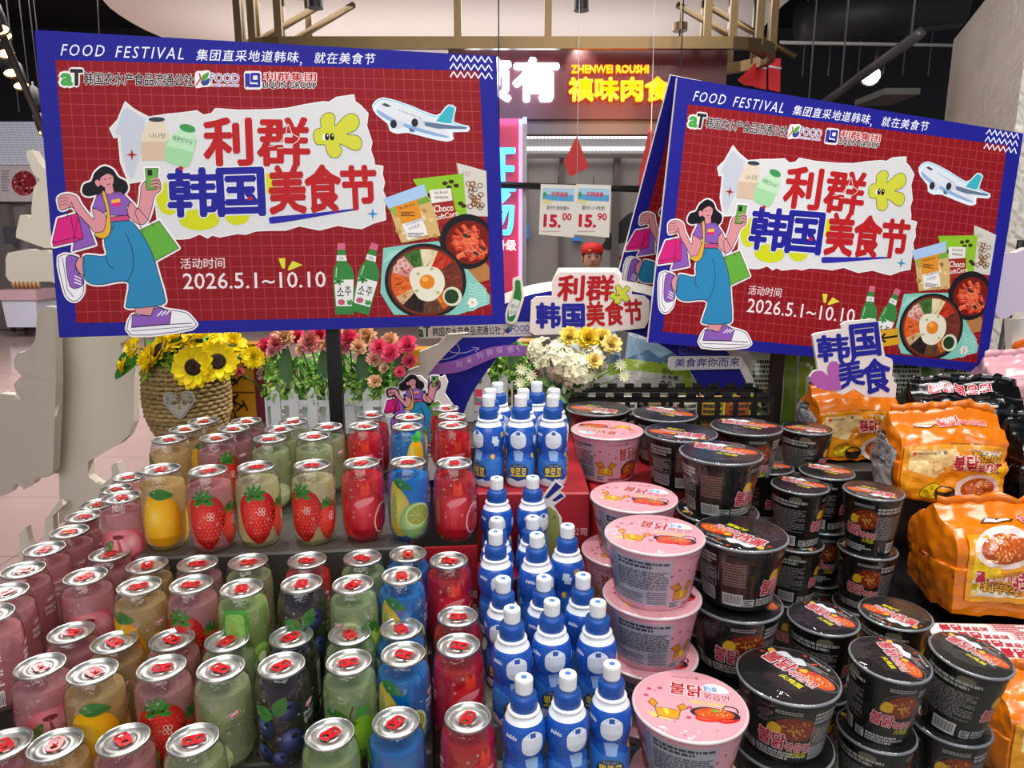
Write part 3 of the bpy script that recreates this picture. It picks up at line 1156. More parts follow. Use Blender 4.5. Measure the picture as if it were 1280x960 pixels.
riser(-.058, .122, .70, .797, .849, m_top, 'low stone step under the nearest row of blue bottles')
riser(-.058, .122, .80, .918, .895, m_top, 'stone step under the second and third rows of blue bottles')
riser(-.058, .122, .921, 1.047, .929, m_top, 'stone step under the fourth and fifth rows of blue bottles')
riser(-.058, .122, 1.05, 1.112, .971, m_red, 'red step below the two bottles in front of the red box')
# red carton with printed contact lines
rb = thing('carton', (0, 0, 0), 'red carton with white print under the upper rows of blue bottles', 'box')
b = MB()
b.box((.035, 1.302, (1.09 + TABLE) / 2), (.188, .374, 1.09 - TABLE))
o = b.build('body', m_red, rb)
bv = o.modifiers.new('edge', 'BEVEL')
bv.width = .003
b = MB()
A = Art()
A.text('食品有限公司', (.045, .275), (.125, .275), .014, '#e8cfcf', 1)
A.text('www.qd', (.010, .250), (.052, .250), .011, '#e8cfcf', 1)
b.art(A, plane_fn(Vector((0, 1.115, TABLE)), Vector((1, 0, 0)), Vector((0, 0, 1))))
b.build('printing', PRINT, rb)
rb = thing('carton', (0, 0, 0), 'red carton with white contact lines beneath the deep red cans of the upper shelf', 'box')
b = MB()
b.box((-.090 + .1, 1.036, (1.033 + TABLE) / 2), (.082, .004, 1.033 - TABLE), 0, None, RZ)
b.build('front_panel', m_red, rb)
b = MB()
A = Art()
A.text('卫生', (-.030, .205), (-.006, .205), .013, '#e8cfcf', 1)
A.text('公司', (.030, .205), (.049, .205), .013, '#e8cfcf', 1)
A.text('www.q', (-.030, .186), (.002, .186), .009, '#e8cfcf', 1)
A.text('.com', (.026, .186), (.048, .186), .009, '#e8cfcf', 1)
A.text('8-8', (-.030, .166), (-.010, .166), .011, '#e8cfcf', 1)
ux = RZ @ Vector((1, 0, 0))
b.art(A, plane_fn(RZ @ Vector((0, 1.0338, TABLE)), ux, Vector((0, 0, 1))))
b.build('printing', PRINT, rb)
riser(.145, .432, 1.232, 1.60, 1.052, m_red, 'red step carrying the pink bowl and black bowls at the back')
riser(.53, .68, 1.362, 1.47, 1.013, m_red, 'red step under the rear black noodle cup')
riser(.60, 1.24, 1.475, 1.92, 1.010, m_wood, 'dark step under the noodle packs and snack bags at the back right')
riser(.70, 1.22, 1.09, 1.45, .845, BLACK, 'black step under the orange noodle packs on the right side')
riser(-.70, .59, 1.61, 1.99, 1.022, m_wood, 'long grey step at the back under the flowers and snack cartons')
# ------------------------------------------------------------------ the printed festival picture (drawn in the pixel space of the sign it was traced from)
def zz(sc_, ox, oy):
    return lambda pts: [(ox + x / sc_, oy + y / sc_) for x, y in pts]


g1, g2, g3, g4 = zz(4, 40, 30), zz(4, 340, 30), zz(4, 40, 230), zz(4, 340, 230)


def girl(A, L0=8):
    """Walking shopper in the flat drawing style of the print; L0 = lowest layer."""
    K = '#2a1f2a'
    W = '#e9e4e6'
    hl = 5.2
    skin, pur, blu = '#cf8b92', '#8457ad', '#2a80ae'

    def sh(p, c, d, line=True, halo=True, k=3):
        p = smooth(g3(p), k) if k else g3(p)
        A.poly(p, c, L0 + d)
        if line:
            A.line(p, .8, K, L0 + d + 1, True)
        if halo:
            A.line(p, hl, W, L0, True)
    sh([(245, 172), (280, 165), (330, 308), (215, 340)], pur, 1, k=0)
    sh([(145, 180), (245, 152), (270, 275), (240, 290), (120, 318), (115, 295)], '#cc1f78', 2, k=0)
    A.line(g3([(145, 180), (210, 162), (225, 272), (120, 300)]), .8, K, L0 + 4)
    A.line(g3([(225, 272), (268, 286)]), .8, K, L0 + 4)
    A.line(g3([(215, 95), (193, 165)]), .7, K, L0 + 6)
    A.line(g3([(215, 95), (238, 155)]), .7, K, L0 + 6)
    sh([(545, 240), (650, 190), (745, 325), (625, 390)], '#5fa53a', 1, k=0)
    A.line(g3([(572, 250), (530, 150), (545, 125)]), .7, K, L0 + 6)
    A.line(g3([(625, 218), (545, 125)]), .7, K, L0 + 6)
    # raised leg and pants
    sh([(145, 368), (240, 368), (225, 400), (238, 445), (265, 470), (262, 545), (228, 585), (188, 575), (165, 520)], '#e3e3ea', 2)
    sh([(182, 372), (238, 372), (226, 410), (240, 450), (262, 475), (258, 512), (198, 515)], pur, 4, halo=False)
    for i in range(3):
        A.line(g3([(222 - i * 2, 462 + i * 16), (255, 478 + i * 14)]), 1.3, '#e8e3ee', L0 + 6)
    A.line(g3([(163, 368), (185, 530), (215, 568)]), .7, K, L0 + 6)
    sh([(238, 380), (270, 372), (272, 462), (245, 445), (228, 412)], skin, 3, halo=False)
    sh([(520, 600), (612, 600), (640, 625), (620, 660), (520, 662)], skin, 2, halo=False, k=0)
    sh([(408, 192), (498, 185), (560, 252), (612, 352), (645, 470), (668, 560), (655, 605), (490, 622), (478, 590), (492, 500), (440, 490), (360, 505), (300, 500), (268, 465), (268, 372), (300, 360), (382, 362), (374, 290)], blu, 4)
    A.line(smooth(g3([(480, 250), (512, 330), (515, 420), (492, 480), (470, 492)]), 4, False), .8, K, L0 + 6)
    A.line(smooth(g3([(382, 362), (392, 408), (420, 424)]), 3, False), .8, K, L0 + 6)
    A.line(smooth(g3([(408, 215), (415, 235), (425, 205)]), 3, False), .7, K, L0 + 6)
    # standing shoe
    sh([(505, 655), (600, 660), (612, 622), (640, 616), (680, 630), (760, 642), (795, 665), (803, 722), (500, 755)], '#e3e3ea', 3)
    sh([(506, 655), (598, 660), (612, 624), (640, 618), (700, 640), (690, 700), (500, 716)], pur, 5, halo=False, k=0)
    A.line(g3([(497, 718), (690, 702), (803, 696)]), .8, K, L0 + 7)
    A.line(g3([(500, 735), (803, 712)]), .6, K, L0 + 7)
    for i in range(3):
        A.line(g3([(630 + i * 20, 662 - i * 3), (655 + i * 20, 636 - i * 2)]), 1.4, '#e8e3ee', L0 + 7)
    # arms, body
    sh([(320, 130), (375, 150), (388, 190), (375, 240), (330, 250), (300, 215), (240, 150), (215, 122), (165, 138), (152, 112), (150, 75), (190, 58), (240, 70), (265, 115), (325, 185)], skin, 4)
    for y in (82, 98, 114):
        A.line(g3([(155, y), (188, y - 8), (200, y)]), .6, K, L0 + 6)
    sh([(512, 95), (545, 132), (560, 62), (565, 20), (590, -8), (640, -25), (662, 0), (660, 40), (632, 65), (615, 130), (592, 190), (560, 210), (520, 190), (492, 150)], skin, 3)
    sh([(588, -68), (652, -68), (640, 35), (592, 38)], '#5da43e', 5, k=0)
    A.poly(g3(rrect(598, -62, 622, -32, 5)), '#20242a', L0 + 7)
    for y in (-10, 6, 22):
        A.line(smooth(g3([(612, y), (640, y - 8), (660, y)]), 3, False), 2.6, skin, L0 + 7)
        A.line(smooth(g3([(612, y + 6), (640, y - 1), (660, y + 7)]), 3, False), .6, K, L0 + 8)
    sh([(408, 172), (498, 162), (502, 188), (408, 196)], '#c0457a', 6, halo=False, k=0)
    sh([(320, 125), (345, 62), (388, 45), (430, 46), (465, 48), (512, 95), (488, 124), (498, 165), (408, 162), (400, 135), (375, 150)], pur, 6, k=0)
    A.poly(g3([(414, 88), (458, 80), (460, 98), (416, 104)]), '#e4ad3c', L0 + 8)
    A.poly(g3([(416, 104), (460, 98), (462, 114), (418, 120)]), '#d4206e', L0 + 8)
    sh([(368, 52), (386, 52), (405, 140), (408, 240), (375, 278), (330, 266), (335, 250), (372, 240), (386, 190), (390, 140)], '#d8a537', 8, halo=False)
    # head
    sh([(272, 52), (280, 12), (318, -5), (335, -45), (380, -78), (425, -62), (450, -25), (490, -2), (497, 35), (470, 62), (430, 50), (380, 70), (345, 60), (300, 68)], '#12141a', 5)
    A.poly(g3([(384, 5), (420, 5), (428, 48), (405, 60), (386, 48)]), skin, L0 + 8)
    A.poly(smooth(g3([(352, -35), (385, -52), (420, -40), (428, -5), (418, 18), (400, 26), (376, 22), (358, 0)]), 4), skin, L0 + 9)
    A.poly(smooth(g3([(335, 0), (345, -12), (360, -8), (362, 12), (348, 22)]), 3), skin, L0 + 9)
    A.poly(smooth(g3([(345, -30), (385, -62), (428, -40), (430, -28), (400, -42), (365, -22), (360, -4)]), 3), '#12141a', L0 + 10)
    A.line(smooth(g3([(380, -12), (387, -17), (394, -12)]), 2, False), .8, K, L0 + 10)
    A.line(smooth(g3([(404, -16), (410, -21), (416, -16)]), 2, False), .8, K, L0 + 10)
    A.line(smooth(g3([(392, 8), (402, 12), (412, 5)]), 2, False), .8, K, L0 + 10)


def star4(c, r):
    return [q for i in range(4) for q in ((c[0] + r * math.cos(i * PI / 2), c[1] + r * math.sin(i * PI / 2)), (c[0] + r * .28 * math.cos(i * PI / 2 + PI / 4), c[1] + r * .28 * math.sin(i * PI / 2 + PI / 4)))]


def title(A, L):
    RED, BL = '#ad1a20', '#1f1f8c'
    A.text('利', (262, 209), (320, 208), 57, RED, L, bold=.034)
    A.text('群', (328, 208.5), (391, 209), 58, RED, L, bold=.03)
    A.text('韩', (216, 272), (276, 271), 58, BL, L + 1, bold=.036, out=('#dcdce0', .058))
    A.text('国', (278, 271), (334, 269.5), 57, BL, L + 1, bold=.036, out=('#dcdce0', .058))
    A.text('美', (342, 268), (386, 266.5), 57, RED, L, bold=.04)
    A.text('食', (387, 266), (430, 265), 56, RED, L, bold=.04)
    A.text('节', (432, 263), (474, 262), 52, RED, L, bold=.04)


def kblob(A, pts, L, wd=.8, eye=None):
    p = smooth(pts, 5)
    A.poly(p, '#c6c83e', L)
    A.line(p, wd, '#55551c', L + 1, True)


def logos(A, L, y0=0):
    A.line(g1([(868, 262), (874, 288), (850, 322)]), 1.8, '#b03040', L)
    A.poly(smooth(g1([(876, 300), (884, 272), (915, 256), (908, 284), (890, 300)]), 3), '#4c9a3e', L)
    A.poly(smooth(g1([(874, 300), (895, 298), (918, 284), (914, 312), (895, 322), (880, 318)]), 3), '#2f3f8c', L)


def poster_art():
    A = Art(flip=True)
    A.poly([(53, 42), (628, 74), (632, 405), (74, 422)], '#1b1b86', 0)
    red = [(78, 79), (605.5, 92.5), (615.7, 394), (96, 404)]
    A.poly(red, '#84101a', 1)

    def bil(u, v):
        t = [red[0][i] + (red[1][i] - red[0][i]) * u for i in (0, 1)]
        b = [red[3][i] + (red[2][i] - red[3][i]) * u for i in (0, 1)]
        return (t[0] + (b[0] - t[0]) * v, t[1] + (b[1] - t[1]) * v)
    k = .93
    for i in range(1, 40):
        u = i / 40
        u = u * (1 + (1 - u) * .13)
        A.line([bil(u, 0), bil(u, 1)], .75, '#a83c44', 2)
    for i in range(1, 24):
        A.line([bil(0, i / 24), bil(1, i / 24)], .75, '#a83c44', 2)
    T = '#dfe2f2'
    A.text('FOOD', (84.5, 73.7), (138, 75), 14.5, T, 2, skew=.2, space=1.25)
    A.text('FESTIVAL', (152.5, 76), (237.5, 78.5), 14.5, T, 2, skew=.2, space=1.25)
    A.text('集团直采地道韩味', (253, 79.5), (380, 82.5), 14, T, 2, bold=.008, skew=.15, space=1.15)
    A.text('，', (382, 86), (385, 86), 5, T, 2)
    A.text('就在美食节', (400, 83), (475, 84.5), 14, T, 2, bold=.008, skew=.15, space=1.15)
    H = '#e6dede'
    A.text('a', (85, 109.6), (97.8, 110), 13.5, '#3f9c48', 5, bold=.05, out=(H, .14))
    A.text('T', (96.5, 109.6), (110.5, 110), 18.5, '#23282c', 5, bold=.05, out=(H, .12))
    A.text('韩国农水产食品流通公社', (113, 109.5), (249.5, 111.5), 15, '#26282c', 5, bold=.022, out=(H, .06), L0=4)
    A.poly(smooth(g1([(848, 258), (880, 250), (922, 252), (925, 320), (880, 330), (846, 330)]), 3), H, 3)
    logos(A, 5)
    A.text('FOOD', (270.5, 106.2), (306, 106.8), 10.6, '#464a9c', 5, out=(H, .08))
    A.text('KOREAN FOOD', (270.5, 111.5), (306, 112), 3.2, '#464a9c', 5, out=(H, .12))
    A.poly(g1(rrect(1090, 250, 1178, 342, 14)), H, 3)
    b = '#2b2f96'
    A.line(g1([(1112, 262), (1112, 322), (1150, 322)]), 3.6, b, 5)
    A.line(g1([(1112, 324), (1164, 324), (1164, 266), (1128, 266), (1128, 300), (1164, 300)]), 3.4, b, 5)
    A.line(g1([(1100, 262), (1100, 330)]), 2.6, b, 5)
    A.text('利群集团', (337.5, 104.6), (402, 105.4), 10.6, '#b01c22', 5, bold=.02, out=(H, .08))
    A.text('LIQUN GROUP', (336, 114.4), (402, 115.2), 8.2, '#1c1e24', 5, bold=.03, out=(H, .1))
    for y in (185, 225, 265):
        p = [(918 + i * 17.5, y + (15 if i % 2 == 0 else -14) * 1.0 + i * .8) for i in range(13)]
        A.line(g2(p), 1.5, T, 3)
    # torn paper
    tp = [(143.7, 163.7), (153.7, 153), (163.7, 130.7), (172, 138), (180, 143), (192.5, 149.5), (215, 146), (232.5, 144.5), (252.5, 141.7), (261, 147), (271, 145), (276, 139), (305, 141), (340, 140.5), (365, 138.7), (388, 134), (410, 130.5), (418, 131), (427.5, 125), (448.7, 122), (450, 130), (457, 135), (466, 145), (463.7, 160), (470, 180), (468, 190), (472, 202), (472.5, 208.7), (483, 210), (482, 220), (484.5, 230), (482, 240), (486, 250), (484, 262), (485, 276), (470, 280), (455, 287), (440, 285.5), (425, 283), (402.5, 288.7), (377.5, 283.7), (360, 289), (340, 289), (322.5, 290), (310, 294), (300, 293), (277.5, 297.5), (268, 295), (262.5, 298.7), (252.5, 293.7), (240, 299), (230, 300), (221, 300), (215, 290), (200, 277), (198, 250), (185, 228), (180, 229), (166, 231), (162.5, 222.5), (156, 205), (155, 187.5), (153.7, 173.7), (148.7, 175)]
    A.poly(tp, '#cfd0d2', 3)
    A.line(tp, 1.6, '#dedee0', 4, True)
    A.poly([(160, 142), (166, 138), (188, 152), (186, 180), (178, 205), (170, 226), (163, 215), (158, 190), (157, 172), (150, 170)], '#b9bfcb', 5)
    # milk jars
    A.poly(smooth(g1([(600, 545), (572, 585), (570, 685), (590, 692), (690, 692), (700, 680), (708, 585), (690, 540)]), 3), '#c8b09a', 6)
    A.poly(g1([(612, 498), (688, 498), (708, 578), (706, 600), (570, 600), (568, 575)]), '#d6c7b2', 7)
    A.poly(ell(*g1([(650, 490)])[0], 10.2, 3, 18), '#353b44', 8)
    A.text('나나맛', (193, 176), (213, 176), 7, '#3f7a46', 9)
    A.poly(smooth(g1([(705, 590), (690, 640), (688, 690), (740, 715), (800, 722), (830, 655), (838, 575)]), 3), '#98cb9a', 8)
    A.poly(g1([(764, 532), (838, 555), (836, 630), (828, 650), (695, 620), (712, 582)]), '#b3d8b2', 9)
    A.poly(ell(*g1([(802, 533)])[0], 10.2, 4.8, 18, 14), '#3a8e4c', 10)
    A.text('메론맛우유', (221, 178), (246, 184.5), 6.5, '#2f7440', 11)
    A.poly(star4((170.5, 196), 7.5), '#a01c22', 6)
    # yellow blobs and title
    Y = '#c4ca1c'
    for c, rx, ry in (((700, 80), 62, 82), ((850, 185), 102, 52), ((1040, 165), 62, 46), ((1190, 5), 32, 52)):
        q = g3([c])[0]
        A.poly(ell(q[0], q[1], rx / 4, ry / 4, 22), Y, 5)
    title(A, 7)
    A.poly(ell(231, 211 + 1.5, 3.5, 2.5, 10), '#ad1a20', 10)
    A.poly(ell(316.5, 250, 3.4, 2.6, 10), '#ad1a20', 10)
    A.line(smooth([(341, 186), (352, 183), (362, 172), (366, 158), (371, 170), (380, 176), (366, 186), (352, 188)], 3, False), .9, '#d8cfcf', 10)
    kblob(A, g2([(228, 570), (240, 540), (268, 528), (265, 490), (290, 460), (325, 458), (340, 480), (338, 520), (385, 475), (425, 460), (455, 480), (458, 515), (435, 545), (395, 562), (450, 570), (470, 600), (460, 635), (425, 640), (360, 610), (370, 645), (350, 675), (315, 675), (295, 650), (285, 615), (245, 612)]), 6)
    A.poly(ell(*g2([(284, 577)])[0], 2.6, 4.2, 10), '#e6e6e2', 8)
    for x in (297, 322):
        A.poly(ell(*g2([(x, 575)])[0], 2.8, 4.4, 12), '#16161a', 9)
        A.poly(ell(*g2([(x + 3, 569)])[0], .8, 1.2, 8), '#e6e6e2', 10)
    A.poly(smooth([(341, 273), (360, 271), (400, 267.5), (445, 262.5), (449, 264), (430, 267), (390, 274), (345, 281), (340, 278)], 3), '#26269a', 6)
    A.poly(star4((469, 269), 7.5), '#2a88b4', 6)
    # aeroplane
    A.poly(smooth(g2([(525, 420), (560, 385), (610, 385), (720, 420), (840, 468), (880, 440), (905, 415), (945, 430), (932, 500), (1005, 520), (1000, 550), (925, 552), (930, 585), (890, 598), (800, 580), (700, 555), (650, 560), (610, 545), (600, 510), (545, 465)]), 2), '#d6e4ec', 4)
    A.line(smooth(g2([(534, 422), (562, 393), (610, 393), (720, 428), (840, 478), (884, 448), (908, 423), (937, 434), (925, 505), (995, 524)]), 2, False), 1.4, '#8cc4d8', 5)
    A.poly(smooth(g2([(548, 438), (566, 405), (602, 400), (700, 430), (850, 498), (912, 575), (860, 572), (760, 545), (640, 505), (568, 468)]), 3), '#d2d8de', 6)
    A.poly(smooth(g2([(550, 440), (640, 490), (760, 532), (905, 574), (860, 574), (760, 550), (640, 510), (566, 470)]), 3), '#86a6cc', 7)
    A.poly(g2([(572, 415), (590, 408), (622, 424), (600, 428)]), '#3a4656', 8)
    for i in range(9):
        A.poly(ell(*g2([(660 + i * 13, 443 + i * 5)])[0], .7, .9, 6), '#4a5668', 8)
    A.poly(g2([(842, 497), (905, 422), (934, 433), (918, 508), (880, 505)]), '#38a8b8', 7)
    A.poly(g2([(775, 498), (870, 512), (998, 528), (990, 536), (850, 534), (790, 522)]), '#5c6f8a', 9)
    A.poly(g2([(705, 530), (730, 540), (735, 552), (712, 548)]), '#4a5c78', 9)
    for x, y in ((642, 512), (748, 505)):
        q = g2([(x, y)])[0]
        A.poly(ell(q[0] + 2, q[1] + .5, 8, 5, 16), '#c4ccd6', 9)
        A.poly(ell(q[0] - 3, q[1], 4.2, 5.2, 14), '#20262e', 10)
    # date
    A.text('活动时间', (228, 337), (283, 336), 13, '#dcc6c8', 3, bold=.01)
    A.text('2026.5.1~10.10', (230.5, 362), (408.5, 359.5), 19.5, '#e4d8da', 3, bold=.006)
    A.poly(g4([(40, 375), (75, 375), (72, 425), (58, 425)]), '#cfcf3c', 3)
    A.poly(g4([(110, 388), (160, 408), (92, 436), (85, 430)]), '#cfcf3c', 3)
    # snack bags
    XM, YM = 613, 393.8
    A.poly([(575, 206), (588, 209), (612, 216), (612.5, 272), (586, 271)], '#c8c4ba', 3)
    rd = random.Random(3)
    for i in range(22):
        A.line(ell(rd.uniform(588, 606), rd.uniform(231, 261), 3.2, 2.8, 9), 1.1, rd.choice(['#7a4a26', '#94602e', '#5e3a20']), 4 + i % 2, True)
    A.text('355', (581, 221), (591, 222.5), 5, '#8a867e', 4)
    A.poly([(520, 226), (583, 219), (586, 268), (548, 284), (540, 262), (528, 240)], '#86b82a', 6)
    for x, y in ((560, 231), (568, 229), (574, 234), (565, 236), (583, 259), (537, 251), (540, 246), (579, 256)):
        A.poly(ell(x, y, 3.6, 2.6, 10), '#3a2a1c', 7)
    A.poly(g4([(800, 38), (908, 28), (940, 185), (832, 215), (812, 110)]), '#96261f', 8)
    A.poly(g4([(800, 38), (908, 28), (916, 88), (812, 104)]), '#dedcd6', 9)
    A.text('No Brand', (547, 245), (563, 243.5), 4, '#222222', 10)
    A.dashes(547, 247, 564, 250, 2, '#55504a', 10, 2)
    A.text('Choco', (546, 267), (570, 265), 8.5, '#e8dcd4', 10, bold=.02)
    A.text('SoftCorn', (547, 277), (576, 271), 6.5, '#e8dcd4', 10, bold=.02)
    A.poly([(483, 250), (534, 232), (538, 246), (546, 263), (553, 296), (504, 305), (497, 285), (490, 262)], '#c9a96e', 11)
    A.poly([(483, 250), (534, 232), (537.5, 246), (514, 254), (489, 263)], '#9fc0e2', 12)
    A.poly([(489, 263), (500, 258), (496, 272)], '#7fae4a', 13)
    A.poly([(524, 252), (538, 247), (541, 254), (526, 258)], '#6f9e3a', 13)
    rd = random.Random(5)
    for i in range(30):
        x, y = rd.uniform(498, 548), rd.uniform(262, 300)
        if x - 497 > (y - 285) * .3:
            A.poly(ell(x, y, 3.4, 2.6, 8, rd.uniform(0, 90)), rd.choice(['#d8bd88', '#b98d50', '#e2cda0']), 12)
    A.poly(g4([(622, 122), (738, 85), (760, 175), (662, 206)]), '#d68a26', 14)
    A.poly(g4([(662, 206), (760, 175), (790, 258), (690, 286)]), '#e2e2e0', 14)
    A.text('No Brand', (502, 264), (521, 258), 3.6, '#222222', 15)
    A.dashes(504, 266, 522, 272, 3, '#3a2a1a', 15, 4)
    A.text('고르곤졸라치즈', (510, 284), (532, 277), 4, '#2a2a2a', 15)
    A.text('소프트콘', (514, 289.5), (528, 285), 4.2, '#2a2a2a', 15)
    A.dashes(512, 292, 533, 298, 3, '#6a6a66', 15, 5)

    def clamp(p):
        return [(min(x, XM), min(y, YM)) for x, y in p]
    # wooden board, rice-cake pan, cloth, bowl
    A.poly([(570, 330), (605, 325), (613, 335), (613, 350), (600, 354), (580, 340)], '#aa7442', 5)
    A.poly(clamp(ell(586, 303, 34, 34, 36)), '#16171a', 13)
    A.poly(clamp(ell(588, 304, 28.5, 27, 34)), '#6e160e', 14)
    rd = random.Random(8)
    for i in range(46):
        a, q = rd.uniform(0, 6.28), rd.uniform(0, .92) ** .6
        x, y, t = 590 + 22 * q * math.cos(a), 305 + 20 * q * math.sin(a), rd.uniform(-.6, 1.2)
        if x < 606 and math.hypot((x - 588) / 28, (y - 304) / 26) < .8:
            A.line([(x - 6 * math.cos(t), y - 6 * math.sin(t)), (x + 6 * math.cos(t), y + 6 * math.sin(t))], 5.4, rd.choice(['#c23a20', '#d8542e', '#b02c18', '#e0683c']), 15 + i * .05)
            A.line([(x - 4 * math.cos(t), y - 4 * math.sin(t) - 1.2), (x + 3 * math.cos(t), y + 3 * math.sin(t) - 1.2)], .6, '#e89a7a', 19)
    for x, y in ((584, 296), (606, 312), (597, 318)):
        A.poly(ell(x, y, 4, 2.4, 10, 30), '#3a3324', 19)
    A.poly(clamp(g4([(565, 325), (700, 305), (840, 290), (960, 400), (1100, 560), (1090, 600), (930, 656), (610, 656), (545, 545)])), '#7dbfb2', 11)
    for i in range(9):
        A.line(smooth(g4([(985, 500 + i * 17), (1010, 510 + i * 15), (1040, 500 + i * 14), (1075, 530 + i * 9)]), 3, False), 1, '#a8d8cc', 12)
        A.line(g4([(565 + i * 12, 400 - i * 8), (600 + i * 12, 340 - i * 2)]), 1, '#a8d8cc', 12)
    for a in range(6):
        q = g4([(1005 + 15 * math.cos(a * PI / 3), 595 + 15 * math.sin(a * PI / 3))])[0]
        A.poly(ell(q[0], q[1], 2.8, 2.4, 8), '#e6e6e0', 13)
    A.poly(ell(591, 378.7, 1.8, 1.8, 8), '#d8a83c', 14)
    A.poly(clamp(ell(533, 352, 51, 46.5, 44)), '#1a1b1e', 16)
    A.poly(clamp(ell(533, 352, 46.5, 42.5, 40)), '#6e2c1a', 17)
    rd = random.Random(12)
    sec = [(150, 195, ['#cf5c26', '#dd7430', '#b94a1c']), (195, 232, ['#c98a80', '#d8a098', '#a84a4a']), (232, 262, ['#3e6a2c', '#527f38', '#2e5424']), (262, 292, ['#d9cba4', '#c9b88c', '#e6dcc0']),
           (292, 322, ['#b8301e', '#cc4026', '#9c2418']), (322, 360, ['#6b2f22', '#80402c', '#54241a']), (0, 30, ['#6b2f22', '#80402c', '#54241a']), (30, 60, ['#cf6a1e', '#de8026', '#bd5816']), (60, 95, ['#5a3a28', '#6e4c34', '#463022']),
           (95, 132, ['#241c1a', '#33261f', '#1a1412']), (132, 150, ['#c9a074', '#d8b68c', '#b68858'])]
    for a0, a1, cs in sec:
        A.poly(clamp([(533, 352)] + ell(533, 352, 43, 39.5, 8, 0, a0, a1)), cs[0], 18)
        for i in range(22):
            a, q = R(rd.uniform(a0 + 2, a1 - 2)), rd.uniform(.5, .95)
            x, y = 533 + 43 * q * math.cos(a), 352 + 39 * q * math.sin(a)
            if y < 390:
                t = a + rd.uniform(-.5, .5)
                A.line([(x - 3.4 * math.cos(t), y - 3.4 * math.sin(t)), (x + 3.4 * math.cos(t), y + 3.4 * math.sin(t))], 1.5, rd.choice(cs), 19 + i % 2)
    for x, y in ((502, 330), (509, 333), (497, 337)):
        A.poly(ell(x, y, 4.2, 5, 12), '#dcb8ac', 21)
        A.poly(ell(x, y, 2.4, 3, 10), '#c88a88', 22)
    A.poly(ell(566, 371, 12, 12, 18), '#cfd2b6', 21)
    A.poly(ell(565, 371, 9, 9, 16), '#223a1e', 22)
    A.poly(smooth([(515, 340), (522, 335), (535, 334), (548, 336), (556, 346), (556, 360), (548, 372), (538, 377), (525, 374), (517, 362), (513, 350)], 4), '#dcd8c4', 22)
    A.poly(ell(535, 353, 9.5, 9, 18), '#d97e1c', 23)
    A.poly(ell(532.5, 349.5, 4.4, 3.2, 12), '#eaa84a', 24)
    for x, y in ((541, 337), (524, 343), (522, 364), (548, 366)):
        A.poly(ell(x, y, 2.4, 1.8, 8), '#9ab06a', 24)
    # soju bottles
    def tilt(x, y):
        a, dx, dy = R(15), x - 431, y - 393
        return (450 + dx * math.cos(a) - dy * math.sin(a), 391 + dx * math.sin(a) + dy * math.cos(a))
    for T, d in ((lambda x, y: (x, y), 0), (tilt, 4)):
        def q(p):
            return [T(340 + x / 4, 230 + y / 4) for x, y in p]
        A.poly(q([(338, 300), (374, 300), (376, 332), (334, 332)]), '#c4607c', 6 + d)
        A.poly(smooth(q([(337, 332), (374, 332), (378, 385), (400, 415), (415, 455), (412, 640), (398, 652), (330, 652), (318, 640), (311, 455), (322, 415), (334, 385)]), 2), '#347c3c', 5 + d)
        A.poly(q([(332, 360), (378, 360), (382, 388), (330, 388)]), '#d8dcd4', 6 + d)
        A.text('참이슬', *q([(345, 383), (365, 383)]), 4.5, '#26262a', 7 + d)
        A.poly(q([(316, 482), (414, 480), (406, 612), (324, 612)]), '#dcdcd8', 6 + d)
        A.text('소', *q([(330, 562), (362, 562)]), 11, '#202024', 7 + d, bold=.01)
        A.text('주', *q([(368, 560), (400, 560)]), 11, '#202024', 7 + d, bold=.01)
        A.poly(ell(*q([(350, 592)])[0], 4.6, 3.6, 12), '#b5566a', 8 + d)
        for i in range(5):
            A.line(q([(338, 490), (338 + 26 * math.cos(i * 1.3), 490 + 18 * math.sin(i * 1.3))]), 3, '#3d8a44', 7 + d)
            A.line(q([(392, 598), (392 + 16 * math.cos(i * 1.3), 592 + 14 * math.sin(i * 1.3))]), 2.4, '#3d8a44', 8 + d)
        A.line(q([(330, 420), (326, 470)]), 1.4, '#9cc49c', 6 + d)
    girl(A, 9)
    return A


# ------------------------------------------------------------------ homography: traced corners -> board plane (unit: board width 1.5, height 1)
def homog(src, dst):
    n = 8
    M = []
    for (x, y), (u, v) in zip(src, dst):
        M.append([x, y, 1, 0, 0, 0, -u * x, -u * y, u])
        M.append([0, 0, 0, x, y, 1, -v * x, -v * y, v])
    for i in range(n):
        p = max(range(i, n), key=lambda r: abs(M[r][i]))
        M[i], M[p] = M[p], M[i]
        for r in range(n):
            if r != i:
                k = M[r][i] / M[i][i]
                M[r] = [a - k * b for a, b in zip(M[r], M[i])]
    h = [M[i][8] / M[i][i] for i in range(n)]

    def f(x, y):
        d = h[6] * x + h[7] * y + 1
        return ((h[0] * x + h[1] * y + h[2]) / d, (h[3] * x + h[4] * y + h[5]) / d)
    return f


SRC = [(53, 42), (628, 74), (632, 405), (74, 422)]
BW, BH = .90, .585
HOM = homog(SRC, [(0, BH), (BW, BH), (BW, 0), (0, 0)])


def board_mesh():
    mb = MB()
    T = .009
    x0, x1, y0, y1 = 0, BW, 0, BH
    mb.box((BW / 2, BH / 2, -T / 2), (BW, BH, T), 0, S('#d9d6ce'))
    mb.art(poster_art(), lambda u, v, d=0: Vector((*HOM(u, v), d)), 1, step=.0001, base=.0002)
    return mb


def corners_pose(px, width):
    """World pose of a flat rectangular board of a known width from its four corners TL TR BR BL."""
    rays = [ray(*c) for c in px]
    # P1*b + P3*d - P2*c = P0   (parallelogram)
    A = Matrix((rays[1], rays[3], -rays[2])).transposed()
    k = A.inverted() @ rays[0]
    P = [rays[0], rays[1] * k[0], rays[2] * k[2], rays[3] * k[1]]
    s_ = width / (P[1] - P[0]).length
    P = [EYE + q * s_ for q in P]
    return P


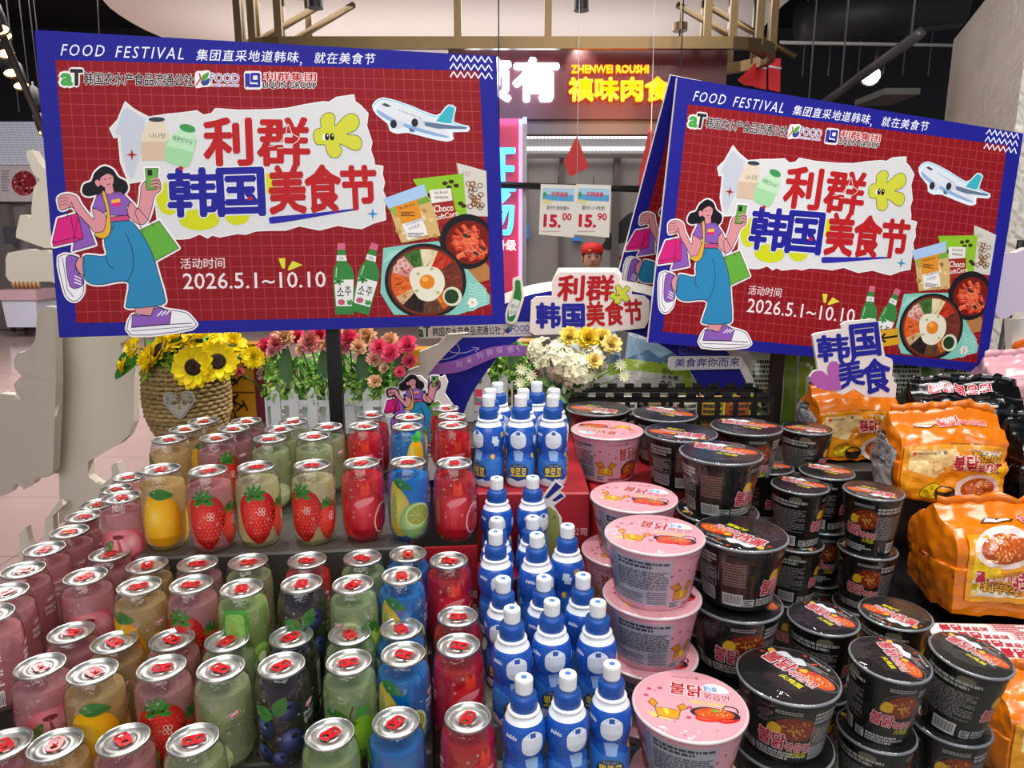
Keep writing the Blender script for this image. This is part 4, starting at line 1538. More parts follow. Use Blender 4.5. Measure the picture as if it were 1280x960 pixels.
def sign_from(px, name, label, tl_width, board, foot, pole_shift=.0):
    P = corners_pose(px, BW)
    ux = (P[1] - P[0]).normalized()
    up = ((P[0] - P[3]) - ux * (P[0] - P[3]).dot(ux)).normalized()
    n = ux.cross(up)
    M = Matrix((ux, up, n)).transposed().to_4x4()
    M.translation = P[3]
    mid = P[3] + ux * (BW * .58 + pole_shift) - n * .045
    root = thing(name, (mid.x, mid.y, foot), label, 'sign')
    inv = Matrix.Translation((-mid.x, -mid.y, -foot))
    board.parent = root
    board.matrix_basis = inv @ M
    return root, M, mid


board0 = board_mesh().build('sign_board', [mat('board_edge', attr=True, rough=.6), PRINT])
pole_m = BLACK
root, M, mid = sign_from(SRC, 'festival_sign', 'large blue and red food festival sign on a black pole above the flowers at left', BW, board0, 1.035)
top = 1.41
m = MB()
m.box((0, 0, (top - 1.035) / 2), (.030, .016, top - 1.035))
m.build('pole', pole_m, root)
m = MB()
m.box((0, 0, .006), (.16, .16, .012))
m.lathe([(.022, .012), (.022, .03)], 16)
m.build('foot_plate', pole_m, root)
m = MB()
m.box((0, -.006, .345), (.10, .012, .03))
m.build('clamp', pole_m, root)

board1 = board0.copy()
COL.objects.link(board1)
SR = [(845, 93), (1278, 164), (1232, 465), (810, 428)]
root, M, mid = sign_from(SR, 'festival_sign', 'tilted blue and red food festival sign above the noodle bowls', BW, board1, 1.011, -.17)
m = MB()
m.box((0, 0, (1.37 - 1.011) / 2), (.030, .016, 1.37 - 1.011))
m.build('pole', pole_m, root)
m = MB()
m.box((.02, 0, .006), (.10, .10, .012))
m.build('foot_plate', pole_m, root)
# the sign's second board, splayed behind the first like a tent card
inv = Matrix.Translation((-mid.x, -mid.y, -1.011))
b2 = board0.copy()
COL.objects.link(b2)
b2.parent = root
b2.name = 'rear_sign_board'
Q = Matrix.Translation((0, BH, 0)) @ Matrix.Rotation(R(-1.5), 4, 'Z') @ Matrix.Rotation(R(23), 4, 'X') @ Matrix.Translation((-.008, -BH, -.022))
b2.matrix_basis = inv @ M @ Q
# ------------------------------------------------------------------ noodle packs (crumpled film bags)
from mathutils import noise as mnoise


def bag_fn(W, D, H, seed, crump=.006, ridge=.03):
    off = Vector((seed * 7.3, seed * 3.1, seed * 1.7))

    def f(x, y, z):
        """point of the box [-W/2,W/2]x[-D/2,D/2]x[0,H] -> soft crumpled bag"""
        a, b, c = x / (W / 2), y / (D / 2), (z - H / 2) / (H / 2)
        k = .10
        x *= 1 - k * (b * b * .5 + c * c * .35)
        y *= 1 - k * (a * a * .5 + max(0, c) ** 4 * 1.2)
        zz_ = z - H * .05 * (a * a + b * b) * (1 if c > 0 else -.6)
        if c > .55:                                   # top gathers to a crimped ridge along x
            t = (c - .55) / .45
            y += -b * D / 2 * .25 * t * t
            zz_ += ridge * math.exp(-(b / .30) ** 2) * t * (.8 + .25 * mnoise.noise(Vector((x * 13, seed, 0))))
        p = Vector((x, y, zz_))
        q = Vector((x, y, z)) * 17 + off
        w = mnoise.noise(q) + .7 * abs(mnoise.noise(q * 2.3)) + .3 * mnoise.noise(q * 4.1) - .2
        nrm = Vector((a ** 5, b ** 5, c ** 5))
        if nrm.length > 1e-6:
            nrm.normalize()
        return p + nrm * w * crump
    return f


def make_bag(name, W, D, H, seed, base, arts, loc, rz, label, cat='noodle pack', group=None, ridge=.03, crump=.008, rot=None, m=None):
    root = thing(name, loc, label, cat, group, rz=rz, rot=rot)
    f = bag_fn(W, D, H, seed, crump, ridge)
    mb = MB()
    n = 32

    def grid(g):
        vs = [g(i / n, j / n) for j in range(n + 1) for i in range(n + 1)]
        fs = [(j * (n + 1) + i, j * (n + 1) + i + 1, (j + 1) * (n + 1) + i + 1, (j + 1) * (n + 1) + i) for j in range(n) for i in range(n)]
        mb.add(vs, fs, 0, S(base), True)
    w, d = W / 2, D / 2
    grid(lambda u, v: f(-w + W * u, -d, H * v))
    grid(lambda u, v: f(w - W * u, d, H * v))
    grid(lambda u, v: f(w, -d + D * u, H * v))
    grid(lambda u, v: f(-w, d - D * u, H * v))
    grid(lambda u, v: f(-w + W * u, -d + D * v, H))
    grid(lambda u, v: f(-w + W * u, d - D * v, 0))
    mp = {'front': lambda u, v, o=0: f(u, -d, v) + Vector((0, -o, 0)), 'top': lambda u, v, o=0: f(u, v, H) + Vector((0, 0, o)),
          'left': lambda u, v, o=0: f(-w, -u, v) + Vector((-o, 0, 0))}
    for side, A in arts.items():
        mb.art(A, mp[side], 0, du=W / 32, dv=H / 28, step=.0002, base=.0024)
    o = mb.build('film_wrapper', m or FOIL, root)
    # crimped seal along the top
    ms = MB()
    vs = []
    k = 30
    for j in range(3):
        for i in range(k + 1):
            x = -w * .96 + W * .96 * i / k
            p = f(x, 0, H)
            vs.append((p.x, p.y + .004 * math.sin(i * 1.1 + seed) + j * .004 * mnoise.noise(Vector((i * .35, seed, j))), p.z - .004 + j * (.009 + .004 * mnoise.noise(Vector((i * .25, seed + 5, 0))))))
    fs = [(j * (k + 1) + i, j * (k + 1) + i + 1, (j + 1) * (k + 1) + i + 1, (j + 1) * (k + 1) + i) for j in range(2) for i in range(k)]
    ms.add(vs, fs, 0, S(base), True)
    so = ms.build('top_seal', m or FOIL, root)
    sd = so.modifiers.new('thick', 'SOLIDIFY')
    sd.thickness = .0008
    return root


def tw(A, cx, cy, rx, ry, L, seed, col=('#e0702a', '#f09a48', '#cc5018', '#f8c078'), n=70):
    """A heap of noodles: short curled strands."""
    A.poly(ell(cx, cy, rx, ry, 26), col[2], L)
    rd = random.Random(seed)
    for i in range(n):
        a, q = rd.uniform(0, 6.28), rd.uniform(0, .86) ** .6
        x, y = cx + rx * q * math.cos(a) * .9, cy + ry * q * math.sin(a) * .88
        t = rd.uniform(0, PI)
        l = min(rx, ry) * rd.uniform(.18, .34)
        p = [(x + l * .5 * math.cos(t + b) * .6, y + l * .4 * math.sin(t + b)) for b in (0, .9, 1.8, 2.6)]
        A.line(p, min(rx, ry) * .10, rd.choice(col), L + 1 + i * .025)


def chilli(A, x, y, l, rot, L, col='#c8141a'):
    c, s_ = math.cos(R(rot)), math.sin(R(rot))
    p = smooth([(0, -.12), (.3, -.18), (.7, -.1), (1, .12), (.7, .1), (.3, .14), (0, .12)], 3)
    A.poly([(x + l * (a * c - b * s_), y + l * (a * s_ + b * c)) for a, b in p], col, L)
    A.poly([(x + l * (a * c * .6 + .1 * c - b * .4 * s_), y + l * (a * .6 * s_ + .1 * s_ + b * .4 * c)) for a, b in p], '#e8502a', L + 1)


def orange_front(W, H, flip=False):
    A = Art()
    T = (lambda q: (-q[0], H - q[1])) if flip else None
    A.T = T
    w = W / 2
    A.poly([(-w * .96, .006), (w * .97, .006), (w * .97, H * .84), (-w * .96, H * .84)], '#dd9418', 1)
    A.poly([(-w * .84, H * .40), (-w * .84, H * .78), (w * .0, H * .78), (w * .15, H * .62), (-w * .2, H * .30)], '#e6cf92', 2)
    A.poly([(-w * .3, .05), (w * .1, H * .75), (w * .35, H * .78), (w * .0, .03)], '#e08c1a', 3)
    A.poly([(w * .15, H * .78), (w * .9, H * .78), (w * .9, H * .6), (w * .5, H * .7)], '#ddd6bc', 3)
    A.poly([(w * .9, H * .79), (w * .9, H * .2), (w * .7, H * .12), (w * .55, H * .5)], '#e0c012', 3)
    A.text('samyang三養', (-w * .70, H * .715), (-w * .18, H * .715), .008, '#5a2a18', 5)
    A.poly(ell(-w * .75, H * .735, .0045, .0035, 10), '#d5361c', 5)
    A.text('芝士味', (w * .28, H * .66), (w * .78, H * .61), .017, '#e0a21a', 6, bold=.03, out=('#3a2410', .10))
    A.text('불닭', (-w * .02, H * .46), (w * .40, H * .47), .036, '#a81434', 7, bold=.04, out=('#f0dcd0', .09))
    A.text('볶음면', (w * .42, H * .465), (w * .86, H * .50), .021, '#a81434', 7, bold=.03, out=('#f0dcd0', .09))
    A.text('치즈 불닭볶음면', (w * .12, H * .37), (w * .72, H * .42), .008, '#c07a12', 6)
    A.poly(ell(w * .48, H * .17, w * .42, H * .19, 30), '#d9c6c0', 4)
    tw(A, w * .50, H * .17, w * .33, H * .14, 5, 6, ('#c8641e', '#de8a3a', '#a84816', '#e6a860'), 70)
    # cheese and pot
    A.shape(smooth([(-w * .60, H * .08), (-w * .52, H * .22), (-w * .34, H * .26), (-w * .22, H * .20), (-w * .30, H * .07)], 3), '#d9bd12', 4, ('#3a3010', .0012))
    for x, y in ((-.5, .15), (-.4, .2), (-.34, .12), (-.46, .1)):
        A.line(ell(w * x, H * y, .0034, .0028, 10), .0010, '#3a3010', 6, True)
    A.shape(smooth([(-w * .30, H * .06), (-w * .32, H * .17), (-w * .14, H * .21), (w * .06, H * .17), (w * .04, H * .06), (-w * .14, H * .03)], 3), '#241c16', 5, ('#120e0a', .001))
    A.poly(ell(-w * .13, H * .165, w * .16, H * .03, 18), '#d99416', 7)
    A.dashes(-w * .1, H * .83, w * .5, H * .86, 1, '#8a5a1a', 3, 4)
    return A


def orange_top(W, D):
    A = Art()
    A.text('불닭', (-W * .10, -D * .40), (W * .10, -D * .40), .026, '#c01a3a', 3, bold=.03, out=('#f0d8c8', .08))
    A.text('볶음면', (W * .11, -D * .39), (W * .34, -D * .38), .018, '#c01a3a', 3, bold=.03, out=('#f0d8c8', .08))
    A.poly([(-W * .34, -D * .36), (-W * .16, -D * .38), (-W * .12, -D * .30), (-W * .30, -D * .26)], '#2a2018', 2)
    A.poly([(-W * .32, -D * .35), (-W * .17, -D * .37), (-W * .14, -D * .31), (-W * .29, -D * .28)], '#e2ddd6', 3)
    return A


def silver_side(D, H):
    A = Art()
    A.poly([(-D * .42, H * .10), (D * .36, H * .02), (D * .44, H * .74), (-D * .40, H * .92)], '#b4b4b8', 1)
    A.dashes(-D * .36, H * .38, D * .36, H * .80, 17, '#55555a', 2, 5, .5)
    A.dashes(-D * .34, H * .78, D * .1, H * .86, 2, '#2c2c30', 2, 6, .7)
    A.dashes(-D * .3, H * .12, -D * .1, H * .3, 5, '#6a6a70', 2, 7, .6)
    return A


OR = '#d06e08'
W_, D_, Hh = .215, .12, .155
GPK = 'orange noodle packs'
make_bag('noodle_pack', W_, D_, Hh, 1, OR, {'front': orange_front(W_, Hh), 'top': orange_top(W_, D_), 'left': silver_side(D_, Hh)}, (.855, 1.372, .993), R(-3), 'orange noodle pack standing upright with silver side panel and cheese print', group=GPK)
make_bag('noodle_pack', .20, .11, .15, 2, OR, {'front': orange_front(.20, .15), 'left': silver_side(.11, .15)}, (.765, 1.575, 1.012), R(4), 'orange noodle pack at the back half hidden by the small festival cut-out', group=GPK)
make_bag('noodle_pack', .31, .16, .165, 3, OR, {'front': orange_front(.28, .165, True), 'top': orange_top(.28, .16)}, (.892, 1.178, .868), R(-2), 'orange noodle pack lying with its print upside down beneath the upright pack', group=GPK, ridge=.02)
make_bag('noodle_pack', .22, .13, .13, 4, OR, {'front': orange_front(.22, .13), 'top': orange_top(.22, .13)}, (.80, .93, TABLE + .002), R(-3), 'orange noodle pack nearest the front beside the leaning black cup', group=GPK, ridge=.02)
BK = mat('black_film', attr=True, rough=.16, coat=.6, bump=.25, nscale=30)


def black_front(W, H):
    A = Art()
    A.text('불닭', (-W * .36, H * .50), (-W * .02, H * .50), .036, '#b01434', 3, bold=.03, out=('#d9b8bc', .08))
    A.text('볶음면', (W * .0, H * .50), (W * .36, H * .52), .022, '#b01434', 3, bold=.03, out=('#d9b8bc', .08))
    tw(A, W * .05, H * .24, W * .28, H * .16, 1, 3, ('#a8481c', '#c0702c', '#7c2a10'), 40)
    return A


def black_top(W, D):
    A = Art()
    A.text('불닭볶음면', (-W * .34, -D * .30), (W * .22, -D * .28), .024, '#c01a3a', 3, bold=.03, out=('#d9d0d0', .08))
    return A


make_bag('noodle_pack', .24, .13, .155, 5, '#0d0d0f', {'front': black_front(.24, .155), 'top': black_top(.24, .13)}, (1.01, 1.56, 1.012), R(-8), 'glossy black noodle pack behind the upright orange pack', group='black noodle packs', m=BK)
make_bag('noodle_pack', .24, .13, .14, 6, '#0d0d0f', {'front': black_front(.24, .14), 'top': black_top(.24, .13)}, (1.10, 1.36, .993), R(-6), 'glossy black noodle pack right of the upright orange pack', group='black noodle packs', m=BK)
make_bag('noodle_pack', .24, .11, .15, 7, '#dba3ad', {}, (1.25, 1.69, 1.06), R(-4), 'pale pink noodle pack at the back beside the right edge', group=None)
b = MB()
b.box((1.06, 1.30, .918), (.16, .20, .14))
tag(b.build('display_step', m_wood), 'grey block under the black noodle pack right of the orange one', 'display step')
# white sachets
for i in range(4):
    A = Art()
    W, H = .26, .034
    A.text('불닭', (-.115, -.008), (-.080, -.010), .017, '#b01430', 2, bold=.03)
    A.text('볶음면', (-.078, -.009), (-.040, -.010), .012, '#b01430', 2, bold=.02)
    A.text('火鸡面', (-.062, -.0145), (-.044, -.0145), .004, '#b01430', 2)
    A.line([(-.030, -.012), (.03, -.012), (.03, .012), (-.030, .012)], .0008, '#b01430', 2, True)
    A.dashes(-.027, -.009, .027, .010, 4, '#b4485c', 2, i)
    A.dashes(.04, -.009, .10, .010, 3, '#b4485c', 2, i + 5)
    root = thing('noodle_sachet', (.815 + i * .010, 1.062 - i * .036, .869 + i * .0065), f'long white noodle sachet with red print, {["farthest", "second farthest", "third farthest", "nearest"][i]} of the four overlapping', 'noodle sachet', 'white noodle sachets', rot=(R(14), R(1), R(-1 - i * 1.2)))
    mb = MB()
    n = 26
    for sgn in (1, -1):
        vs, fs = [], []
        for j in range(9):
            for k in range(n + 1):
                u, v = -W / 2 + W * k / n, -H / 2 + H * j / 8
                e = max(0, 1 - (2 * v / H) ** 2) ** .5 * max(0, 1 - abs(2 * u / W) ** 8) ** .5
                vs.append((u, v, sgn * .0065 * e + .0006 * mnoise.noise(Vector((u * 60, v * 60, i)))))
        for j in range(8):
            for k in range(n):
                q = (j * (n + 1) + k, j * (n + 1) + k + 1, (j + 1) * (n + 1) + k + 1, (j + 1) * (n + 1) + k)
                fs.append(q if sgn > 0 else tuple(reversed(q)))
        mb.add(vs, fs, 0, S('#dcd3d0'), True)
    mb.art(A, lambda u, v, d=0: Vector((u, v, .0065 * max(0, 1 - (2 * v / H) ** 2) ** .5 * max(0, 1 - abs(2 * u / W) ** 8) ** .5 + .0008 + d)), 0, du=.012, dv=.004, step=.0001)
    mb.build('wrapper', GLOSS, root)

# ------------------------------------------------------------------ small cut-out standing on the orange packs
Yc = 1.462


def px_board(name, Y, thick, outline, edge, facecol, arts, label, cat='cut-out', k=1, lean=0):
    """A printed foam board whose outline was traced; it stands upright at distance Y with a real thickness."""
    pts = [at_y(x, y, Y) for x, y in (smooth(outline, k) if k > 1 else outline)]
    cx = sum(p.x for p in pts) / len(pts)
    zb = min(p.z for p in pts)
    o = thing(name, (cx, Y, zb), label, cat)
    loc = [(p.x - cx, p.z - zb) for p in pts]
    fn = lambda u, v, d=0: Vector((u, -d, v))
    m = MB()
    m.prism(loc, fn, thick, 0, S(facecol), sidecol=S(edge))
    for A in arts:
        B = Art()
        B.t = [(L, [[(at_y(x, y, Y).x - cx, at_y(x, y, Y).z - zb) for x, y in reversed(t)] for t in tris], c) for L, tris, c in A.t]
        m.art(B, fn, 0, step=.00015, base=.0004)
    m.build('printed_board', PRINT, o)
    return o


h1 = lambda p: [(980 + x / 8, 390 + y / 8) for x, y in p]
A = Art(flip=True)
NB = '#22228c'
A.text('韩', *h1([(350, 500), (660, 470)]), 32, NB, 2, bold=.034)
A.text('国', *h1([(690, 455), (965, 425)]), 40, NB, 2, bold=.036)
A.text('美', *h1([(560, 770), (810, 720)]), 35, NB, 2, bold=.032)
A.text('食', *h1([(800, 820), (1080, 790)]), 42, NB, 2, bold=.032)
A.poly(smooth(h1([(440, 635), (430, 560), (460, 500), (520, 495), (550, 540), (545, 640), (570, 765), (500, 785), (380, 770), (290, 720), (262, 650), (300, 595), (380, 590)]), 4), '#ac5aa4', 4)
px_board('festival_cutout', Yc, .008, h1([(285, 235), (310, 215), (585, 170), (575, 125), (620, 95), (880, 72), (940, 95), (965, 200), (1010, 440), (1080, 470), (1090, 510), (1080, 640), (1105, 655), (1095, 690), (1128, 720), (1115, 855), (820, 845), (700, 770), (590, 830), (500, 790), (350, 770), (258, 650), (300, 590), (340, 580)]), '#e4dedb', '#d9d0ce', [A], 'white cut-out with four blue characters and a purple heart on the orange packs', 'cut-out')
A = Art(flip=True)
A.poly(h1([(935, 188), (1135, 160), (1158, 320), (970, 350)]), '#c99a22', 1)
A.line(h1([(965, 265), (1135, 238)]), 2.6, '#16120c', 2)
A.line(h1([(1010, 215), (965, 268), (1015, 300)]), 2.6, '#16120c', 2)
px_board('arrow_tag', 1.474, .003, h1([(932, 186), (1138, 158), (1161, 322), (968, 353)]), '#2a2210', '#2a2210', [A], 'small yellow tag with black arrow behind the blue lettered cut-out', 'tag')

# ------------------------------------------------------------------ arch sign over the back of the display
YA = 1.73
A = Art(flip=True)
BL = '#1f1f86'
outer = [(530, 520), (533, 485), (545, 452), (568, 422), (600, 396), (650, 372), (700, 362), (742, 359), (790, 364), (830, 376), (868, 400), (900, 430), (925, 462), (940, 500), (940, 520)]
inner = [(884, 520), (872, 480), (850, 448), (820, 428), (790, 416), (742, 408), (690, 410), (656, 420), (632, 436), (610, 462), (590, 492), (578, 520)]
arch_outline = smooth(outer, 3, False) + smooth(inner, 3, False)
A.poly(arch_outline, BL, 1)
A.line(smooth([(543, 449), (556, 449), (566, 446), (574, 440), (572, 431), (565, 429), (560, 435), (564, 440), (580, 441), (592, 437), (598, 435)], 3, False), .9, '#a49ac8', 4)
A.line([(590, 434), (599, 435), (594, 440)], .8, '#a49ac8', 4)
for T, o_ in ((lambda x, y: (x, y), 0),):
    A.poly([(524, 405), (664, 402), (664, 420), (524, 423)], '#cfcac8', 2)
    A.text('aT', (524, 421), (538, 420.5), 13, '#2c5a34', 4, bold=.04)
    A.text('韩国农水产食品流通公社', (541, 420.8), (626, 418), 11.5, '#26282c', 4, bold=.01)
    A.text('FOOD', (639, 415), (662, 414), 8, '#464a9c', 4, bold=.01)
    A.text('KOREAN FOOD', (639, 418.5), (662, 417.5), 2.2, '#464a9c', 4)
    A.line([(629, 411), (632, 413), (628, 419)], 1.2, '#b03040', 4)
    A.poly(ell(635, 413, 3.2, 4, 12, 30), '#2f3f8c', 4)
    A.poly(ell(636, 409.5, 1.5, 2.4, 8, 40), '#4c9a3e', 5)
arch_root = root = px_board('arch_sign', YA, .022, arch_outline, '#e6e2da', BL, [A], 'blue arch-shaped sign spanning the back of the display', 'sign')


def add_plate(root, name, outline, dy, edge, facecol, arts, k=1, thick=.01):
    """A raised plate of the sign, standing dy in front of its board."""
    cx, cy, zb = root.location
    Y = cy - dy
    fn = lambda u, v, d=0: Vector((u, -dy - d, v))
    cv = lambda x, y: (at_y(x, y, Y).x - cx, at_y(x, y, Y).z - zb)
    m = MB()
    m.prism([cv(*q) for q in (smooth(outline, k) if k > 1 else outline)], fn, thick, 0, S(facecol), sidecol=S(edge))
    for A in arts:
        B = Art()
        B.t = [(L, [[cv(*q) for q in reversed(t)] for t in tris], c) for L, tris, c in A.t]
        m.art(B, fn, 0, step=.00015, base=.0004)
    return m.build(name, PRINT, root)


add_plate(root, 'rear_rim', smooth([(520, 520), (524, 482), (537, 446), (562, 414), (596, 386), (648, 361), (700, 351), (742, 348), (792, 353), (834, 365), (874, 390), (908, 422), (934, 458), (950, 500), (952, 520)], 3, False) + smooth(inner, 3, False), -.024, '#ece8df', '#e9e4da', [], thick=.014)
A = Art(flip=True)
A.text('利群', (697, 375.5), (766, 375.5), 31, '#a81a20', 2, bold=.035, skew=.06)
A.text('韩国', (671, 409.5), (730, 409), 30, '#24248c', 2, bold=.045)
A.text('美食节', (734, 408), (803, 404), 30, '#a81a20', 2, bold=.035)
kblob(A, [(762, 372), (765, 366), (771, 366), (769, 358), (774, 356), (778, 362), (783, 357), (787, 361), (782, 367), (787, 372), (784, 377), (776, 374), (775, 379), (768, 379), (768, 374)], 5, .6)
A.poly(ell(770, 369, .9, 1.4, 8), '#16161a', 7)
A.poly(ell(773.5, 369, .9, 1.4, 8), '#16161a', 7)
add_plate(root, 'title_plate', [(664, 376), (670, 371), (690, 370), (694, 345), (700, 340), (768, 340), (774, 345), (775, 355), (789, 358), (790, 368), (806, 370), (812, 376), (811, 400), (806, 410), (760, 415), (668, 419), (662, 414)], .03, '#efece4', '#dccfca', [A])
add_plate(root, 'title_backing', [(690, 352), (698, 335), (772, 335), (777, 342), (777, 380), (690, 380)], .018, '#efece4', '#e6e0d8', [])
A = Art(flip=True)
A.text('HI', (520.5, 464), (532, 463), 7, '#c8a6d2', 2)
for ch, x, y in (('一', 536, 459), ('起', 571, 459.5), ('来', 583, 455), ('利', 596, 449), ('群', 609, 445), ('探', 621, 442.5), ('索', 635, 441), ('!', 649, 440.5)):
    A.text(ch, (x, y), (x + (8 if ch != '!' else 2), y - 1.2), 1.2 if ch == '一' else 8, '#c8a6d2', 2)
add_plate(root, 'ribbon_banner', smooth([(529, 456.5), (550, 455), (572, 450), (592, 443), (612, 435), (635, 432), (655, 433), (661, 439), (655, 445), (640, 445), (620, 447), (600, 455), (575, 465), (550, 468), (529, 468.5)], 3), .02, '#8e5aa6', '#8a57a2', [A], thick=.006)
A = Art(flip=True)
A.text('美食奔你而来', (843, 459), (924, 458), 11, '#2a2a78', 2, bold=.01, skew=.12)
add_plate(root, 'slogan_plate', [(836, 448), (840, 446), (925, 445), (928, 450), (926, 461), (838, 463), (835, 458)], .02, '#e6e2da', '#cfc8ca', [A], thick=.006)
A = Art(flip=True)
A.text('利群集团', (861, 436), (900, 438), 6, '#a83a50', 2, bold=.02)
A.text('LIQUN GROUP', (861, 442), (900, 444), 4.4, '#3a3a70', 2, bold=.02)
A.line([(850, 432), (850, 441), (855, 441)], 1.8, '#4a4ab0', 2)
A.line([(852, 431), (859, 431), (859, 442), (853, 442), (853, 437), (858, 437)], 1.4, '#4a4ab0', 2)
add_plate(root, 'logo_plate', [(848, 428), (902, 430), (902, 446), (848, 445)], .012, '#2c2c8c', '#2c2c80', [A], thick=.004)
A = Art(flip=True)
A.poly(smooth([(634, 398), (636, 386), (641, 372), (644, 360), (644, 351), (650, 351), (651, 361), (652, 372), (648, 384), (643, 399), (638, 402)], 2), '#2f7a38', 1)
A.poly([(636, 386), (641, 373), (650, 376), (645, 393), (636, 396)], '#d8dcd4', 2)
A.text('참이', (638, 384), (647, 387), 5, '#26262a', 3)
A.text('소주', (637, 392), (645, 394), 5, '#26262a', 3)
add_plate(root, 'bottle_cutout', smooth([(631, 400), (633, 386), (639, 371), (641, 360), (641, 348), (652, 347), (654, 361), (655, 373), (651, 386), (646, 402), (638, 405)], 2), .012, '#e6e2da', '#d9d6d0', [A], thick=.006)
# lone girl figure in front of the arch's left foot
A = Art(flip=True)
A.T = lambda q: (480 + (q[0] - 72) * .405 * 1.24 + 2, 470 + (q[1] - 210) * .405 * 1.20 - 1)
girl(A, 1)
og = [(484, 512), (482, 500), (486, 490), (500, 487), (505, 478), (514, 470), (526, 470), (534, 478), (534, 490), (541, 493), (546, 474), (556, 469), (560, 478), (556, 492), (566, 506), (560, 520), (556, 560), (556, 600), (484, 600)]
px_board('shopper_cutout', 1.600, .008, og, '#e4dedb', '#d2c9c6', [A], 'printed cut-out of a walking shopper with bags before the arch left foot', 'cut-out', k=1)
# white foam backs of further cut-outs left of the arch
px_board('foam_cutout', 1.675, .012, [(478, 492), (480, 476), (500, 466), (524, 458), (524, 440), (548, 430), (560, 418), (585, 416), (575, 425), (560, 440), (545, 456), (534, 470), (520, 500), (512, 520), (476, 520)], '#ece8de', '#b9b2a8', [], 'slanting white foam board behind the walking shopper cut-out', 'cut-out', k=1)

c5 = lambda p: [(500 + x / 4.571, 560 + y / 4.571) for x, y in p]
A = Art(flip=True)
A.poly(c5([(825, 283), (890, 196), (925, 221), (846, 287)]), '#24246e', 1)
A.poly(c5([(868, 298), (918, 258), (938, 276), (886, 306)]), '#24246e', 1)
A.poly(smooth(c5([(830, 350), (875, 352), (908, 400), (912, 600), (830, 600)]), 2), '#8d9654', 1)
A.line(c5([(872, 405), (880, 385), (892, 400)]), 1, '#4a5a2a', 2)
px_board('bottle_cutout', 1.1145, .002, c5([(800, 290), (812, 280), (888, 178), (938, 222), (905, 250), (920, 248), (948, 276), (880, 330), (925, 400), (930, 610), (800, 610)]), '#dcd6d2', '#d8d2cf', [A], 'flat white-edged cut-out with two blue bars on the front of the red carton', 'cut-out', k=1)

# ------------------------------------------------------------------ white foam cut-out seen from behind at the left
stand = thing('foam_standee', (-1.05, 1.86, 0), 'tall white foam standee seen from behind, left of the flower basket', 'standee')


def foam(Y, outline, thick=.03, k=1, turn=0):
    m = MB()

    def fn(px, py, d=0):
        p = at_y(px, py, Y + turn * (64 - px))
        return Vector((p.x + 1.05, p.y - 1.86 - d, max(p.z, .003)))
    m.prism([(x, -y) for x, y in outline], lambda u, v, d=0: fn(u, -v, d), thick)
    o = m.build('foam_panel', FOAM, stand)
    bv = o.modifiers.new('soft', 'BEVEL')
    bv.width = .0025
    bv.limit_method = 'ANGLE'
    return o


foam(1.86, [(72, 240), (126, 240), (230, 300), (230, 380), (150, 430), (155, 446), (163, 442), (168, 450), (167, 528), (160, 545), (148, 556), (136, 562), (110, 577), (110, 596), (126, 607), (140, 596), (139, 582), (146, 578), (150, 595), (148, 640), (140, 700), (138, 938), (76, 938), (82, 690), (82, 652), (74, 655), (74, 592), (66, 592), (64, 500), (62, 420), (70, 395)])
foam(1.80, [(68, 384), (56, 383), (50, 388), (46, 396), (44, 425), (36, 437), (30, 440), (22, 441), (17, 450), (18, 460), (27, 470), (17, 480), (20, 492), (26, 498), (24, 501), (18, 494), (0, 492), (-26, 500), (-26, 622), (4, 620), (12, 616), (20, 604), (24, 606), (30, 612), (40, 606), (46, 598), (58, 597), (66, 590), (70, 480)], turn=.004)
foam(1.84, [(34, 198), (33, 189), (39, 187), (50, 205), (60, 214), (74, 218), (74, 310), (56, 310), (36, 303), (20, 297), (20, 290), (25, 269), (31, 268), (40, 274), (39, 262), (42, 234), (50, 225), (42, 218)])
foam(1.82, [(7, 322), (10, 316), (20, 314), (36, 311), (44, 314), (58, 312), (68, 320), (76, 326), (76, 358), (64, 352), (12, 352), (7, 345)])
foam(1.80, [(24, 668), (32, 658), (36, 676), (44, 690), (90, 720), (90, 760), (26, 760)], .02)
foam(1.82, [(56, 650), (74, 626), (80, 632), (66, 645), (68, 680), (80, 700), (100, 760), (80, 800), (52, 800), (56, 690)], .02)
# ------------------------------------------------------------------ flowers
BSZ = 1.023


def petal(mb, M, L, W, col, curl=.2, cup=.15, seg=4, tip=.0):
    """One petal along +x in the frame M, curling up toward +z."""
    vs, fs = [], []
    for i in range(seg + 1):
        t = i / seg
        wd = W * (math.sin(PI * (t * .86 + .08)) ** .8) * (1 - tip * t)
        z = L * curl * t * t
        for s_ in (-1, 0, 1):
            vs.append(M @ Vector((L * t, s_ * wd / 2, z + (cup * wd if s_ else 0))))
    for i in range(seg):
        for j in range(2):
            a = i * 3 + j
            fs.append((a, a + 3, a + 4, a + 1))
    mb.add(vs, fs, 0, col, True)


def frame(c, n, roll=0):
    n = Vector(n).normalized()
    q = n.to_track_quat('Z', 'Y')
    return Matrix.Translation(c) @ q.to_matrix().to_4x4() @ Matrix.Rotation(roll, 4, 'Z')


def vary(c, rd, k=.18):
    f = 1 + rd.uniform(-k, k)
    return (min(1, c[0] * f), min(1, c[1] * f), min(1, c[2] * f), 1)


